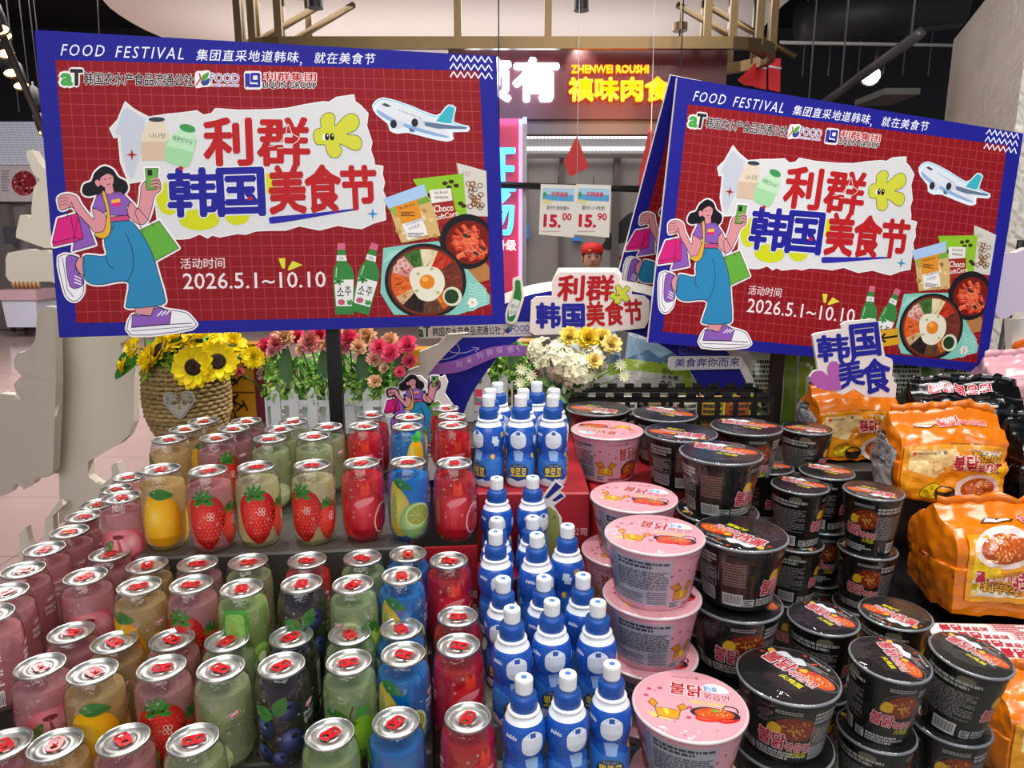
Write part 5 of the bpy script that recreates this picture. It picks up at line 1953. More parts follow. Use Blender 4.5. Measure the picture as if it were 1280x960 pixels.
def sunflower(c, n, r, rd, parent, disc=True):
    mb = MB()
    ye = S('#ffdf08')
    for ring, (k, L, cu) in enumerate(((17, r, .10), (15, r * .88, .28))):
        for i in range(k):
            M = frame(c, n, 2 * PI * i / k + ring * .2 + rd.uniform(-.06, .06))
            M = M @ Matrix.Translation((r * .34, 0, ring * .002)) @ Matrix.Rotation(rd.uniform(-.18, .12), 4, 'Y')
            petal(mb, M, (L - r * .34) * rd.uniform(.92, 1.08), r * .42, vary(ye, rd, .14), cu, .12)
    o = mb.build('flower_head', LEAFY, parent)
    if not disc:
        mb = MB()
        for k, (cnt, t) in enumerate(((12, .7), (9, 1.05), (6, 1.35))):
            for i in range(cnt):
                petal(mb, frame(c, n, 2 * PI * i / cnt + k * .3) @ Matrix.Translation((r * .06, 0, .002)) @ Matrix.Rotation(-t, 4, 'Y'), r * (.7 - k * .14), r * .28, vary(ye, rd, .16), .15, .15)
        mb.build('inner_petals', LEAFY, o)
    if disc:
        mb = MB()
        M = frame(c, n)
        br = S('#2c1a0c')
        mb.lathe([(r * .40, .0), (r * .39, .004), (r * .30, .0075), (r * .18, .0065), (.0005, .005)], 20, 0, br, M=M, caps=(True, False))
        for i in range(150):
            a, q = i * 2.39996, (i / 150) ** .5
            p = M @ Vector((r * .39 * q * math.cos(a), r * .39 * q * math.sin(a), .007 - .004 * q * q))
            mb.sphere(p, r * .022, 5, 3, 0, vary(S('#4a2c10' if q < .62 else '#6a4414'), rd, .4))
        mb.build('seed_disc', LEAFY, o)
    return o


def leafmass(mb, c, rad, n, L, cols, rd, up=.4):
    for i in range(n):
        d = Vector((rd.gauss(0, 1), rd.gauss(0, 1), rd.gauss(0, 1))).normalized()
        p = Vector(c) + Vector((d.x * rad[0], d.y * rad[1], d.z * rad[2])) * rd.uniform(.35, 1)
        nn = (d + Vector((0, -.5, up)) + Vector((rd.uniform(-.6, .6), rd.uniform(-.6, .6), rd.uniform(-.6, .6)))).normalized()
        petal(mb, frame(p, nn, rd.uniform(0, 6.3)), L * rd.uniform(.7, 1.3), L * .5 * rd.uniform(.8, 1.2), vary(S(rd.choice(cols)), rd, .25), rd.uniform(-.2, .5), .15, 3)


def carnation(c, n, r, col, rd, parent, name='carnation'):
    mb = MB()
    for k, (cnt, tilt, L) in enumerate(((11, .15, 1), (11, .5, .95), (9, .85, .85), (7, 1.15, .75), (4, 1.4, .6))):
        for i in range(cnt):
            M = frame(c, n, 2 * PI * i / cnt + k * .4 + rd.uniform(-.15, .15)) @ Matrix.Rotation(-tilt - rd.uniform(-.12, .12), 4, 'Y')
            petal(mb, M, r * L, r * .62, vary(col, rd, .22), .12, .22 * rd.choice((-1, 1)), 3)
    return mb.build(name, LEAFY, parent)


def stem(mb, a, b, r=.0018, col='#3d6a2c'):
    a, b = Vector(a), Vector(b)
    m = (a + b) / 2 + Vector((0, .01, .01))
    mb.tube([a, m, b], r, 6, 0, S(col))


rd = random.Random(21)
# --- sunflower basket
c = at_y(238, 533, 1.71)
bx, by = c.x, 1.71
bk = thing('flower_basket', (bx, by, BSZ), 'woven straw basket of yellow sunflowers with a heart tag', 'flower basket')
mb = MB()
prof = [(.062, 0), (.079, .02), (.092, .06), (.095, .10), (.092, .145), (.085, .185)]


def brad(z):
    for (r0, z0), (r1, z1) in zip(prof, prof[1:]):
        if z <= z1:
            return r0 + (r1 - r0) * (z - z0) / (z1 - z0)
    return prof[-1][0]


nw = 26
for row in range(17):
    z = .006 + row * .0108
    pts = []
    for i in range(nw * 2 + 1):
        a = 2 * PI * i / (nw * 2)
        r = brad(z) + .0042 * (1 if (i // 1 + row) % 2 else -1)
        pts.append((r * math.cos(a), r * math.sin(a), z + .001 * math.sin(i * 1.7 + row)))
    mb.tube(pts, .0054, 6, 0, vary(S('#a58a58'), rd, .25))
for i in range(nw):
    a = 2 * PI * (i + .25) / nw
    mb.tube([(brad(z) * math.cos(a), brad(z) * math.sin(a), z) for z in (0, .04, .08, .12, .16, .187)], .004, 5, 0, S('#8a6f42'))
mb.lathe([(.06, .001), (.077, .02), (.086, .06), (.089, .10), (.086, .145), (.078, .18)], 30, 0, S('#4a3820'), caps=(True, False))
mb.build('woven_basket', mat('straw', attr=True, rough=.7), bk)
mb = MB()
ht = smooth([(0, -.030), (-.020, -.008), (-.029, .010), (-.024, .024), (-.012, .027), (0, .017), (.012, .027), (.024, .024), (.029, .010), (.020, -.008)], 3)
fa = -.08
hf = lambda u, v, d=0: Vector((u * 1.15 + .024, -(.104 ** 2 - (u * 1.15 + .024) ** 2) ** .5 - d, .100 + v * 1.15))
mb.prism(ht, hf, .002, 0, S('#b5ada0'))
A = Art()
A.line([(x * .86, y * .86) for x, y in ht], .0007, '#6a6258', 1, True)
A.text('I Love You', (-.021, .002), (.022, .002), .009, '#3a342e', 2, bold=.0, skew=.25)
mb.art(A, hf, 0, du=.006, step=.0002, base=.0003)
mb.build('heart_tag', GLOWP, bk)
mb = MB()
leafmass(mb, (0, 0, .20), (.10, .08, .045), 150, .040, ['#2f6a1e', '#4a8a26', '#6aa82c', '#1f4a18'], rd)
leafmass(mb, (.0, -.055, .185), (.10, .05, .035), 130, .022, ['#8fbf3a', '#6aa82c', '#b5cf4a'], rd)
for a in (-2.5, -.6, .2, 3.3):
    petal(mb, frame((.09 * math.cos(a), .06 * math.sin(a) - .03, .2), (.2 * math.cos(a), -.6, .5), a), .075, .045, S('#2f6b22'), -.2, .2, 5)
mb.build('foliage', LEAFY, bk)
P0 = Vector((bx, by, BSZ))
for px, py, Y, r, n in ((242, 459, 1.585, .050, (-.05, -.9, .15)), (272, 452, 1.60, .047, (.25, -.85, .25)), (199, 438, 1.63, .048, (-.6, -.6, .5)), (222, 424, 1.66, .048, (-.2, -.5, .8)),
                        (252, 424, 1.67, .048, (.1, -.5, .8)), (186, 449, 1.62, .036, (-.7, -.6, .3)), (167, 434, 1.63, .026, (-.5, -.8, .4)), (155, 457, 1.63, .022, (-.95, -.3, .2)), (316, 447, 1.62, .028, (.6, -.7, .3)), (290, 430, 1.66, .036, (.4, -.5, .7))):
    p = at_y(px, py, Y) - P0
    sunflower(p, n, r, rd, bk, r > .0465 and py > 435)
mb = MB()
for px, py in ((155, 457), (167, 434), (316, 447)):
    stem(mb, (0, 0, .17), at_y(px, py, 1.635) - P0, .0022)
mb.build('stem', LEAFY, bk)


# --- white picket planters
def planter(px0, px1, Y, n, label, flowers, ztop=.135):
    x0, x1 = at_y(px0, 500, Y).x, at_y(px1, 500, Y).x
    xc = (x0 + x1) / 2
    o = thing('picket_planter', (xc, Y + .05, BSZ), label, 'planter', None)
    W = x1 - x0
    mb = MB()
    for yy in (-.05, .05):
        for i in range(n):
            x = -W / 2 + W * (i + .5) / n
            wd = .0115
            mb.prism([(x - wd, 0), (x + wd, 0), (x + wd, ztop - .018), (x, ztop), (x - wd, ztop - .018)], lambda u, v, d=0, yy=yy: Vector((u, yy - d, v)), .005, 0)
        for z in (.035, .095):
            mb.box((0, yy + .008, z), (W, .005, .016))
    for s_ in (-1, 1):
        mb.box((s_ * W / 2, .0, .055), (.005, .10, .11))
    mb.box((0, .003, .012), (W - .01, .09, .02))
    mb.build('picket_fence', WHITE, o)
    mb = MB()
    O = Vector((xc, Y + .05, BSZ))
    for k in range(int(W / .045) + 1):
        x = -W / 2 + .02 + k * .045
        leafmass(mb, (x, .0, .150), (.045, .045, .062), 170, .020, ['#5a9a32', '#7cba46', '#3d7a28', '#98cc60'], rd)
        leafmass(mb, (x, -.035, .125), (.035, .022, .045), 90, .014, ['#9cc85a', '#6aa83a', '#b9d68a'], rd)
    for k in range(int(W / .09) + 1):
        x = -W / 2 + .05 + k * .09
        petal(mb, frame((x, -.04, .13), (0, -1, .15), PI / 2), .095, .032, S('#567a4e'), .1, .22, 5)
    fm = [(at_y(px, py, Y + dy) - O, r, c) for px, py, dy, r, c in flowers]
    for p, r, c in fm:
        stem(mb, (p.x * .8, 0, .08), p)
    f = mb.build('foliage', LEAFY, o)
    for p, r, c in fm:
        carnation(p, (rd.uniform(-.4, .4), -.7, .6), r * 1.3, S(c), rd, o)
    return o


PK, PE, CR = '#ff5f86', '#ffcaa2', '#f6eecb'
g8 = lambda x, y: (140 + x / 3.2, 400 + y / 3.2)
fl = [(*g8(x, y), dy, r, c) for x, y, dy, r, c in ((690, 70, .02, .021, PE), (618, 108, .03, .019, PK), (655, 98, .0, .016, '#e77a86'), (742, 72, .04, .019, PK), (792, 95, .0, .022, '#e59088'), (890, 62, .04, .02, PE), (952, 82, .02, .022, PK), (1022, 72, .03, .022, PE), (1068, 112, .0, .018, PK), (1112, 92, .02, .021, PE), (1116, 138, -.01, .021, PK),
                                                     (1185, 104, .0, .021, PK), (1190, 168, -.01, .016, '#dc5a70'), (1050, 160, -.01, .017, '#e9b09c'), (1052, 248, -.02, .014, PE), (830, 60, .03, .02, PK), (860, 100, .02, .017, PE), (640, 128, -.01, .012, '#f3a2a8'), (668, 72, .04, .018, '#f08a94'), (920, 110, .01, .016, '#f4a0a4'), (985, 110, .0, .017, PE), (1090, 195, -.02, .011, '#f3c8b0'), (1150, 210, -.01, .012, PK), (760, 118, .0, .013, PE), (510, 208, -.02, .010, '#d86a6a'))]
planter(332, 494, 1.64, 7, 'white picket planter of pink and peach carnations behind the clear cans', fl)
planter(576, 640, 1.84, 3, 'short white picket planter of pale blossoms right of the shopper cut-out', [(590, 440, .0, .020, '#ecc27a'), (581, 446, .02, .014, '#a01c28'), (606, 462, -.02, .010, CR), (600, 448, .02, .012, CR), (622, 440, .02, .012, CR)])

# --- cream bouquet in a clear wrap
c = at_y(700, 505, 1.645)
bo = thing('bouquet', (c.x, 1.645, BSZ), 'bouquet of cream hydrangea and yellow roses in a clear vase', 'bouquet')
O = Vector((c.x, 1.645, BSZ))
mb = MB()
mb.lathe([(.020, .001), (.030, .02), (.034, .06), (.042, .11)], 28, 0, caps=(True, False))
mb.build('vase', film_mat('vase_glass', '#e4e8ea', .16), bo)
mb = MB()
for px, py, Y, R_, k in ((700, 452, 1.62, .046, 80), (722, 466, 1.60, .042, 70), (678, 440, 1.66, .036, 50), (742, 448, 1.62, .036, 45), (712, 436, 1.64, .04, 50)):
    cc = at_y(px, py, Y) - O
    for i in range(k):
        d = Vector((rd.gauss(0, 1), -abs(rd.gauss(0, 1)) * .9, rd.gauss(0, 1) + .2)).normalized()
        p = cc + d * R_ * rd.uniform(.85, 1.02)
        cl = vary(S('#ddd9b8'), rd, .12)
        r0 = rd.uniform(0, 6)
        for q in range(4):
            petal(mb, frame(p, d + Vector((rd.uniform(-.2, .2), 0, rd.uniform(-.2, .2))), r0 + q * PI / 2), .0125, .012, cl, .1, .05, 2)
mb.build('hydrangea', LEAFY, bo)
for px, py, Y, r, cl in ((764, 431, 1.60, .026, '#f4dc84'), (742, 452, 1.585, .022, '#f2d67a'), (735, 424, 1.62, .030, '#f6d23c'), (752, 423, 1.62, .026, '#f6d860'), (712, 421, 1.62, .026, '#f6dc6a')):
    carnation(at_y(px, py, Y) - O, (.1, -.8, .5), r, S(cl), rd, bo, 'rose')
mb = MB()
leafmass(mb, (0, -.02, .12), (.075, .05, .06), 130, .026, ['#5d7a52', '#3f6236', '#7f9a5a', '#8aa37a'], rd)
for a in (3.6, 4.2, 5.4, 3.2):
    petal(mb, frame((.05 * math.cos(a), -.03, .10), (math.cos(a), -.8, .2), a), .085, .05, S('#7d9484'), -.1, .15, 5)
for i in range(9):
    stem(mb, (rd.uniform(-.02, .02), rd.uniform(-.02, .02), .01), (rd.uniform(-.06, .06), rd.uniform(-.05, .02), .16), .002, '#6b8a4a')
mb.build('foliage', LEAFY, bo)
mb = MB()
for px, py in ((652, 462), (674, 455), (650, 478), (664, 470), (780, 470), (776, 456)):
    p = at_y(px, py, 1.62) - O
    for q in range(11):
        petal(mb, frame(p, (rd.uniform(-.3, .3), -1, .2), q * 2 * PI / 11), .015, .005, S('#dcdfb4'), .15, .1, 2)
    stem(mb, (0, 0, .08), p, .0013)
mb.build('star_flowers', LEAFY, bo)

# ------------------------------------------------------------------ snack cartons and bags at the back


def brush(A, x, y, s_, seed, col, L):
    r = random.Random(seed)
    for i in range(7):
        a = r.uniform(0, PI)
        cx, cy = x + r.uniform(-.5, .5) * s_, y + r.uniform(-.5, .5) * s_
        A.line(smooth([(cx - math.cos(a) * s_ * .4, cy - math.sin(a) * s_ * .4), (cx + r.uniform(-.1, .1) * s_, cy), (cx + math.cos(a) * s_ * .4, cy + math.sin(a) * s_ * .4)], 3, False), s_ * .13, col, L)


def carton(px, py, Y, W, H, D, seed, label, z=BSZ, rz=0):
    p = at_y(px, py, Y)
    o = thing('snack_carton', (p.x, Y, z), label, 'carton', None, rz)
    mb = MB()
    mb.box((0, D / 2, H / 2), (W, D, H), 0, S('#c98b0c'))
    mb.build('box', GLOSS, o)
    A = Art()
    A.poly([(W * .22, .002), (W * .49, .002), (W * .49, H - .002), (W * .22, H - .002)], '#6d1030', 1)
    A.text('60g', (W * .43, H * .55), (W * .43, H * .72), .020, '#d8c9ce', 2, bold=.02)
    for k in range(3):
        A.poly([(-W * .46, H * (.06 + k * .32)), (W * .2, H * (.06 + k * .32)), (W * .2, H * (.08 + k * .32)), (-W * .46, H * (.08 + k * .32))], '#5a2a10', 1)
        brush(A, -W * .12, H * (.22 + k * .32), W * .30, seed + k, '#1c1614', 3)
        A.poly(ell(-W * .38, H * (.2 + k * .32), W * .07, H * .09, 14), '#5a3014', 2)
    mb = MB()
    mb.art(A, plane_fn(Vector((0, 0, 0)), Vector((1, 0, 0)), Vector((0, 0, 1))), step=.0002)
    mb.build('printing', GLOSS, o)
    return o


carton(306, 500, 1.83, .13, .21, .06, 3, 'yellow and maroon snack carton behind the sunflower basket')
carton(508, 500, 1.80, .17, .20, .06, 9, 'yellow and maroon snack carton behind the pink carnations')
carton(648, 500, 1.955, .115, .20, .06, 5, 'yellow and maroon snack carton left of the cream bouquet')


def pillow(name, W, H, T, base, A, loc, rot, label, cat='snack bag', group=None, seed=0):
    o = thing(name, loc, label, cat, group, rot=rot)
    mb = MB()
    n = 20

    def z(u, v):
        a, b_ = 2 * u / W, 2 * (v - H / 2) / H
        e = max(0, 1 - abs(a) ** 2.6) ** .6 * max(0, 1 - abs(b_) ** 3) ** .6
        return T / 2 * e + .004 * e * mnoise.noise(Vector((u * 28, v * 28, seed)))
    for sg in (1, -1):
        vs = [(-W / 2 + W * i / n, -sg * z(-W / 2 + W * i / n, H * j / n), H * j / n) for j in range(n + 1) for i in range(n + 1)]
        fs = [(j * (n + 1) + i, j * (n + 1) + i + 1, (j + 1) * (n + 1) + i + 1, (j + 1) * (n + 1) + i)[::sg] for j in range(n) for i in range(n)]
        mb.add(vs, fs, 0, S(base), True)
    mb.art(A, lambda u, v, d=0: Vector((u, -z(u, v) - d, v)), 0, du=W / n, dv=H / n, step=.00015, base=.0008)
    mb.build('wrapper', FOIL, o)
    return o


def alpine(W, H):
    A = Art()
    A.poly([(-W / 2, 0), (W / 2, 0), (W / 2, H * .25), (-W / 2, H * .25)], '#d9d6cf', 1)
    A.T = lambda q: (q[0], H * .2 + q[1] * .8)
    A.poly([(-W / 2, H * .42), (W / 2, H * .50), (W / 2, H), (-W / 2, H)], '#9fc3e4', 1)
    A.poly(smooth([(-W * .5, H * .80), (-W * .2, H * .88), (0, H * .8), (.3 * W, H * .9), (.5 * W, H * .84), (.5 * W, H * .74), (.1 * W, H * .72), (-.3 * W, H * .74)], 3), '#e2ecf4', 2)
    A.poly([(-W / 2, H * .42), (-W * .2, H * .6), (0, H * .5), (W * .25, H * .64), (W / 2, H * .52), (W / 2, H * .46), (-W / 2, H * .38)], '#5a7fa8', 2)
    A.poly([(-W / 2, H * .26), (W / 2, H * .28), (W / 2, H * .47), (W * .1, H * .42), (-W / 2, H * .43)], '#a3bf2e', 3)
    rr = random.Random(2)
    for i in range(40):
        A.poly(ell(rr.uniform(-W / 2, W / 2), rr.uniform(H * .28, H * .43), .003, .0018, 6), rr.choice(['#7a9a1e', '#c3d650', '#52661c']), 4)
    A.poly([(-W / 2, 0), (W / 2, 0), (W / 2, H * .28), (-W / 2, H * .26)], '#d9d6cf', 2)
    return A


def zh(A, lines, x, y, h, col, L):
    for i, t in enumerate(lines):
        A.text(t, (x, y - i * h * 1.25), (x + h * .98 * len(t), y - i * h * 1.25), h, col, L, bold=.02)


A = alpine(.17, .22)
zh(A, ['诺倍得', '冈古佐拉', '芝士'], -.075, .052, .017, '#1c1c1e', 5)
p = at_y(768, 490, 1.70)
pillow('snack_bag', .17, .22, .05, '#c9ccd2', A, (p.x - .01, 1.86, BSZ + .02), (R(-10), R(-14), R(-4)), 'pale blue alpine snack bag leaning right of the cream bouquet')
A = alpine(.18, .23)
zh(A, ['佐拉', '玉米卷', '食品'], .01, .066, .017, '#1c1c1e', 5)
p = at_y(822, 490, 1.70)
pillow('snack_bag', .18, .23, .05, '#c9ccd2', A, (p.x + .03, 1.925, BSZ + .02), (R(-10), R(8), R(4)), 'pale blue alpine snack bag with green meadow behind the black basket', seed=4)


def green_bag(W, H):
    A = Art()
    A.poly([(-W / 2, 0), (W / 2, 0), (W / 2, H), (-W / 2, H)], '#8fae22', 1)
    A.text('No Brand', (-W * .2, H * .72), (W * .12, H * .72), .012, '#1e1e1a', 3)
    A.poly([(-W * .30, H * .34), (W * .14, H * .34), (W * .14, H * .66), (-W * .30, H * .66)], '#dcd9d0', 2)
    A.poly([(-W * .30, H * .16), (W * .14, H * .16), (W * .14, H * .36), (-W * .30, H * .36)], '#96261f', 3)
    A.text('Choco', (-W * .26, H * .22), (W * .10, H * .22), .018, '#e8dcd4', 4, bold=.02)
    A.dashes(-W * .26, H * .42, W * .1, H * .60, 4, '#3a3a34', 3, 2)
    for x, y in ((.30, .5), (.36, .3), (.28, .8), (-.38, .3), (.4, .66)):
        A.poly(ell(W * x, H * y, W * .07, H * .05, 10), '#33261a', 3)
    return A


def text_bag(W, H, col):
    A = Art()
    A.poly([(-W / 2, 0), (W * .12, 0), (W * .12, H), (-W / 2, H)], '#c3cbb6', 1)
    A.dashes(-W * .44, H * .1, W * .08, H * .9, 13, '#1c241c', 2, 3, .7)
    A.poly([(W * .12, 0), (W * .40, 0), (W * .40, H), (W * .12, H)], col, 1)
    return A


p = at_y(918, 470, 1.74)
pillow('snack_bag', .15, .21, .05, '#8fae22', green_bag(.15, .21), (p.x - .02, 1.87, BSZ), (R(-6), 0, R(8)), 'lime green snack bag left of the tilted sign pole', seed=7)
p = at_y(917, 486, 1.655)
pillow('snack_bag', .10, .12, .035, '#6f8f22', green_bag(.10, .12), (p.x, 1.655, BSZ), (R(-8), R(14), R(6)), 'small green chocolate snack bag in the black basket', seed=8)
p = at_y(965, 470, 1.72)
pillow('snack_bag', .14, .20, .05, '#c9ccc4', text_bag(.14, .20, '#7f9f2a'), (p.x + .05, 1.83, 1.012), (R(-5), 0, R(4)), 'pale green snack bag covered in small print right of the sign pole', seed=9)
p = at_y(1025, 470, 1.74)
pillow('snack_bag', .17, .20, .05, '#9db82c', green_bag(.17, .20), (p.x + .06, 1.85, 1.012), (R(-5), 0, R(-2)), 'lime green snack bag behind the small festival cut-out', seed=10)
p = at_y(1135, 470, 1.76)
pillow('snack_bag', .16, .195, .05, '#b9c4ae', text_bag(.16, .195, '#4f8a2e'), (p.x + .06, 1.85, 1.012), (R(-5), 0, R(2)), 'printed snack bag with a green band behind the black noodle packs', seed=11)
p = at_y(1185, 470, 1.76)
pillow('snack_bag', .13, .195, .05, '#c2ccb2', text_bag(.13, .195, '#8fb05a'), (p.x + .11, 1.86, 1.012), (R(-5), 0, R(-2)), 'pale snack bag with a light green band farthest behind the black packs', seed=12)
# black lattice basket
x0, x1 = at_y(716, 500, 1.57).x, at_y(962, 500, 1.57).x
ba = thing('storage_basket', ((x0 + x1) / 2, 1.60, 1.054), 'black plastic lattice basket holding snack bags', 'basket')
mb = MB()
W = x1 - x0
for yy in (-.045, .060):
    for z, h in ((.006, .012), (.052, .012), (.094, .012)):
        mb.box((0, yy, z), (W, .006, h))
    n = 11
    for i in range(n + 1):
        mb.box((-W / 2 + W * i / n, yy, .05), (.010, .007, .10))
    for i in range(n):
        mb.box((-W / 2 + W * (i + .5) / n, yy, .104), (W / n * .55, .006, .012))
for s_ in (-1, 1):
    for z in (.006, .052, .094):
        mb.box((s_ * W / 2, .007, z), (.006, .105, .012))
mb.box((0, .007, .003), (W, .105, .006))
mb.build('lattice_body', mat('black_plastic', '#0b0b0c', .35), ba)
for i, (bx_, cs) in enumerate(((-.17, '#b9b2a2'), (-.10, '#c4bdae'), (-.03, '#8a6a4a'), (.04, '#b5b0a4'), (.10, '#b08a2a'), (.16, '#a8502a'))):
    A = Art()
    A.dashes(-.022, .02, .022, .07, 4, '#3a342e', 1, i)
    pillow('snack_packet', .058, .085, .03, cs, A, ((x0 + x1) / 2 + bx_, 1.60, 1.062), (0, 0, R(-4 + i * 2)), f'small printed snack packet, {ORD[i]} from the left inside the black basket', 'snack packet', 'snack packets in the black basket', seed=i)
# ------------------------------------------------------------------ noodle bowls and cups
def lid_art(kind, r):
    A = Art()
    s_ = r / (.07 if kind == 'pink' else .0635)

    def k(*q):
        return tuple(x * s_ for x in q)
    if kind == 'pink':
        A.poly(ell(0, 0, r * .985, r * .985, 48), '#e6a0aa', 1)
        rd = random.Random(2)
        for i in range(9):
            a, q = rd.uniform(0, 6.3), rd.uniform(.5, .9)
            A.poly(ell(r * q * math.cos(a), r * q * math.sin(a), .0016, .0016, 8), '#cf6f86', 2)
        A.text('samyang三養', k(-.020, .052), k(.016, .052), .0055 * s_, '#8a4040', 2)
        A.poly(smooth([k(.018, .030), k(.022, .042), k(.034, .046), k(.046, .041), k(.052, .030), k(.040, .026)], 3), '#e8eef2', 2)
        A.text('奶油', k(.020, .0285), k(.036, .0285), .011 * s_, '#2b7fc0', 4, bold=.03, out=('#ffffff', .08))
        A.text('불닭', k(-.024, .018), k(.016, .014), .024 * s_, '#b3141f', 4, bold=.03, out=('#f4dfe0', .08))
        A.text('볶음면', k(.018, .0125), k(.050, .010), .0125 * s_, '#b3141f', 4, bold=.02, out=('#f4dfe0', .07))
        A.text('까르보 까르보', k(.000, .0005), k(.042, -.002), .0075 * s_, '#d99a1c', 4, bold=.02, out=('#f6e6b0', .07))
        A.poly(smooth([k(.000, -.018), k(.004, -.009), k(.020, -.004), k(.040, -.006), k(.056, -.010), k(.058, -.022), k(.040, -.030), k(.016, -.029)], 4), '#232124', 2)
        A.line(smooth([k(.040, -.005), k(.044, .001), k(.056, -.001), k(.058, -.010)], 3, False), .0022 * s_, '#2c2a2c', 3)
        tw(A, *k(.029, -.016), *k(.024, .0105), 3, 5, n=60)
        chilli(A, *k(.006, -.026), .030 * s_, -8, 6, '#d5301a')
        chilli(A, *k(.034, -.029), .026 * s_, 10, 6)
        A.poly(ell(*k(.030, -.010), *k(.005, .0028), 10), '#7fa83c', 6)
        # orange carton with fries
        A.shape([k(-.044, -.014), k(-.012, -.016), k(-.016, -.034), k(-.040, -.030)], '#ee9a16', 3, ('#3a2410', .0009 * s_))
        A.shape([k(-.044, -.014), k(-.052, -.006), k(-.046, .004), k(-.040, -.006)], '#e08a12', 3, ('#3a2410', .0009 * s_))
        A.shape([k(-.012, -.016), k(-.003, -.011), k(-.008, -.002), k(-.016, -.008)], '#e08a12', 3, ('#3a2410', .0009 * s_))
        A.poly([k(-.034, -.015), k(-.028, -.015), k(-.026, -.024), k(-.030, -.028), k(-.032, -.020)], '#f3d23c', 5)
        for i in range(6):
            A.line([k(-.052 + i * .004, -.024 - i * .001), k(-.046 + i * .004, -.032 - i * .001)], .0024 * s_, '#f1d05a', 2)
        for x, y in ((-.050, .022), (-.036, .026), (.000, -.008), (-.054, .008), (-.003, -.028)):
            A.poly(ell(*k(x, y), *k(.0034, .0028), 10), '#b84a78', 3)
    else:
        A.poly(ell(0, 0, r * .985, r * .985, 48), '#121314', 1)
        A.text('samyang三養', k(-.008, .055), k(.026, .048), .0055 * s_, '#d8d2cc', 2)
        A.poly(ell(*k(-.013, .0545), *k(.003, .003), 8), '#c8321e', 2)
        A.dashes(*k(-.002, .036), *k(.030, .044), 2, '#8d8a86', 2, 3)
        A.text('불닭', k(-.046, .004), k(-.004, .002), .025 * s_, '#b31026', 5, bold=.035, out=('#f2e3e2', .09))
        A.text('볶음면', k(-.003, .001), k(.036, -.001), .014 * s_, '#b31026', 5, bold=.02, out=('#f2e3e2', .08))
        A.text('火鸡面', k(-.004, -.014), k(.028, -.0155), .0095 * s_, '#d7cf1e', 4, bold=.03, out=('#26260a', .06))
        A.line(ell(*k(.028, .020), *k(.030, .0165), 30), .0012 * s_, '#6a6664', 2, True)
        tw(A, *k(.029, .019), *k(.0245, .0135), 3, 8, n=60)
        chilli(A, *k(.000, .020), .028 * s_, 20, 6)
        A.poly(smooth([k(.003, .018), k(.004, .025), k(.010, .028), k(.012, .020)], 3), '#eab41c', 8)
        # white steam swirl and stars
        A.poly(smooth([k(-.040, .030), k(-.034, .041), k(-.020, .038), k(-.010, .044), k(.002, .036), k(-.006, .029), k(-.022, .031)], 4), '#dfe2e2', 2)
        A.poly(smooth([k(-.052, .026), k(-.050, .034), k(-.040, .030), k(-.044, .022)], 3), '#d9a63a', 3)
        chilli(A, *k(.004, .044), .010 * s_, 60, 3, '#d5361c')
        A.poly([k(-.058, .016), k(-.050, .020), k(-.052, .012)], '#c23a20', 3)
    return A


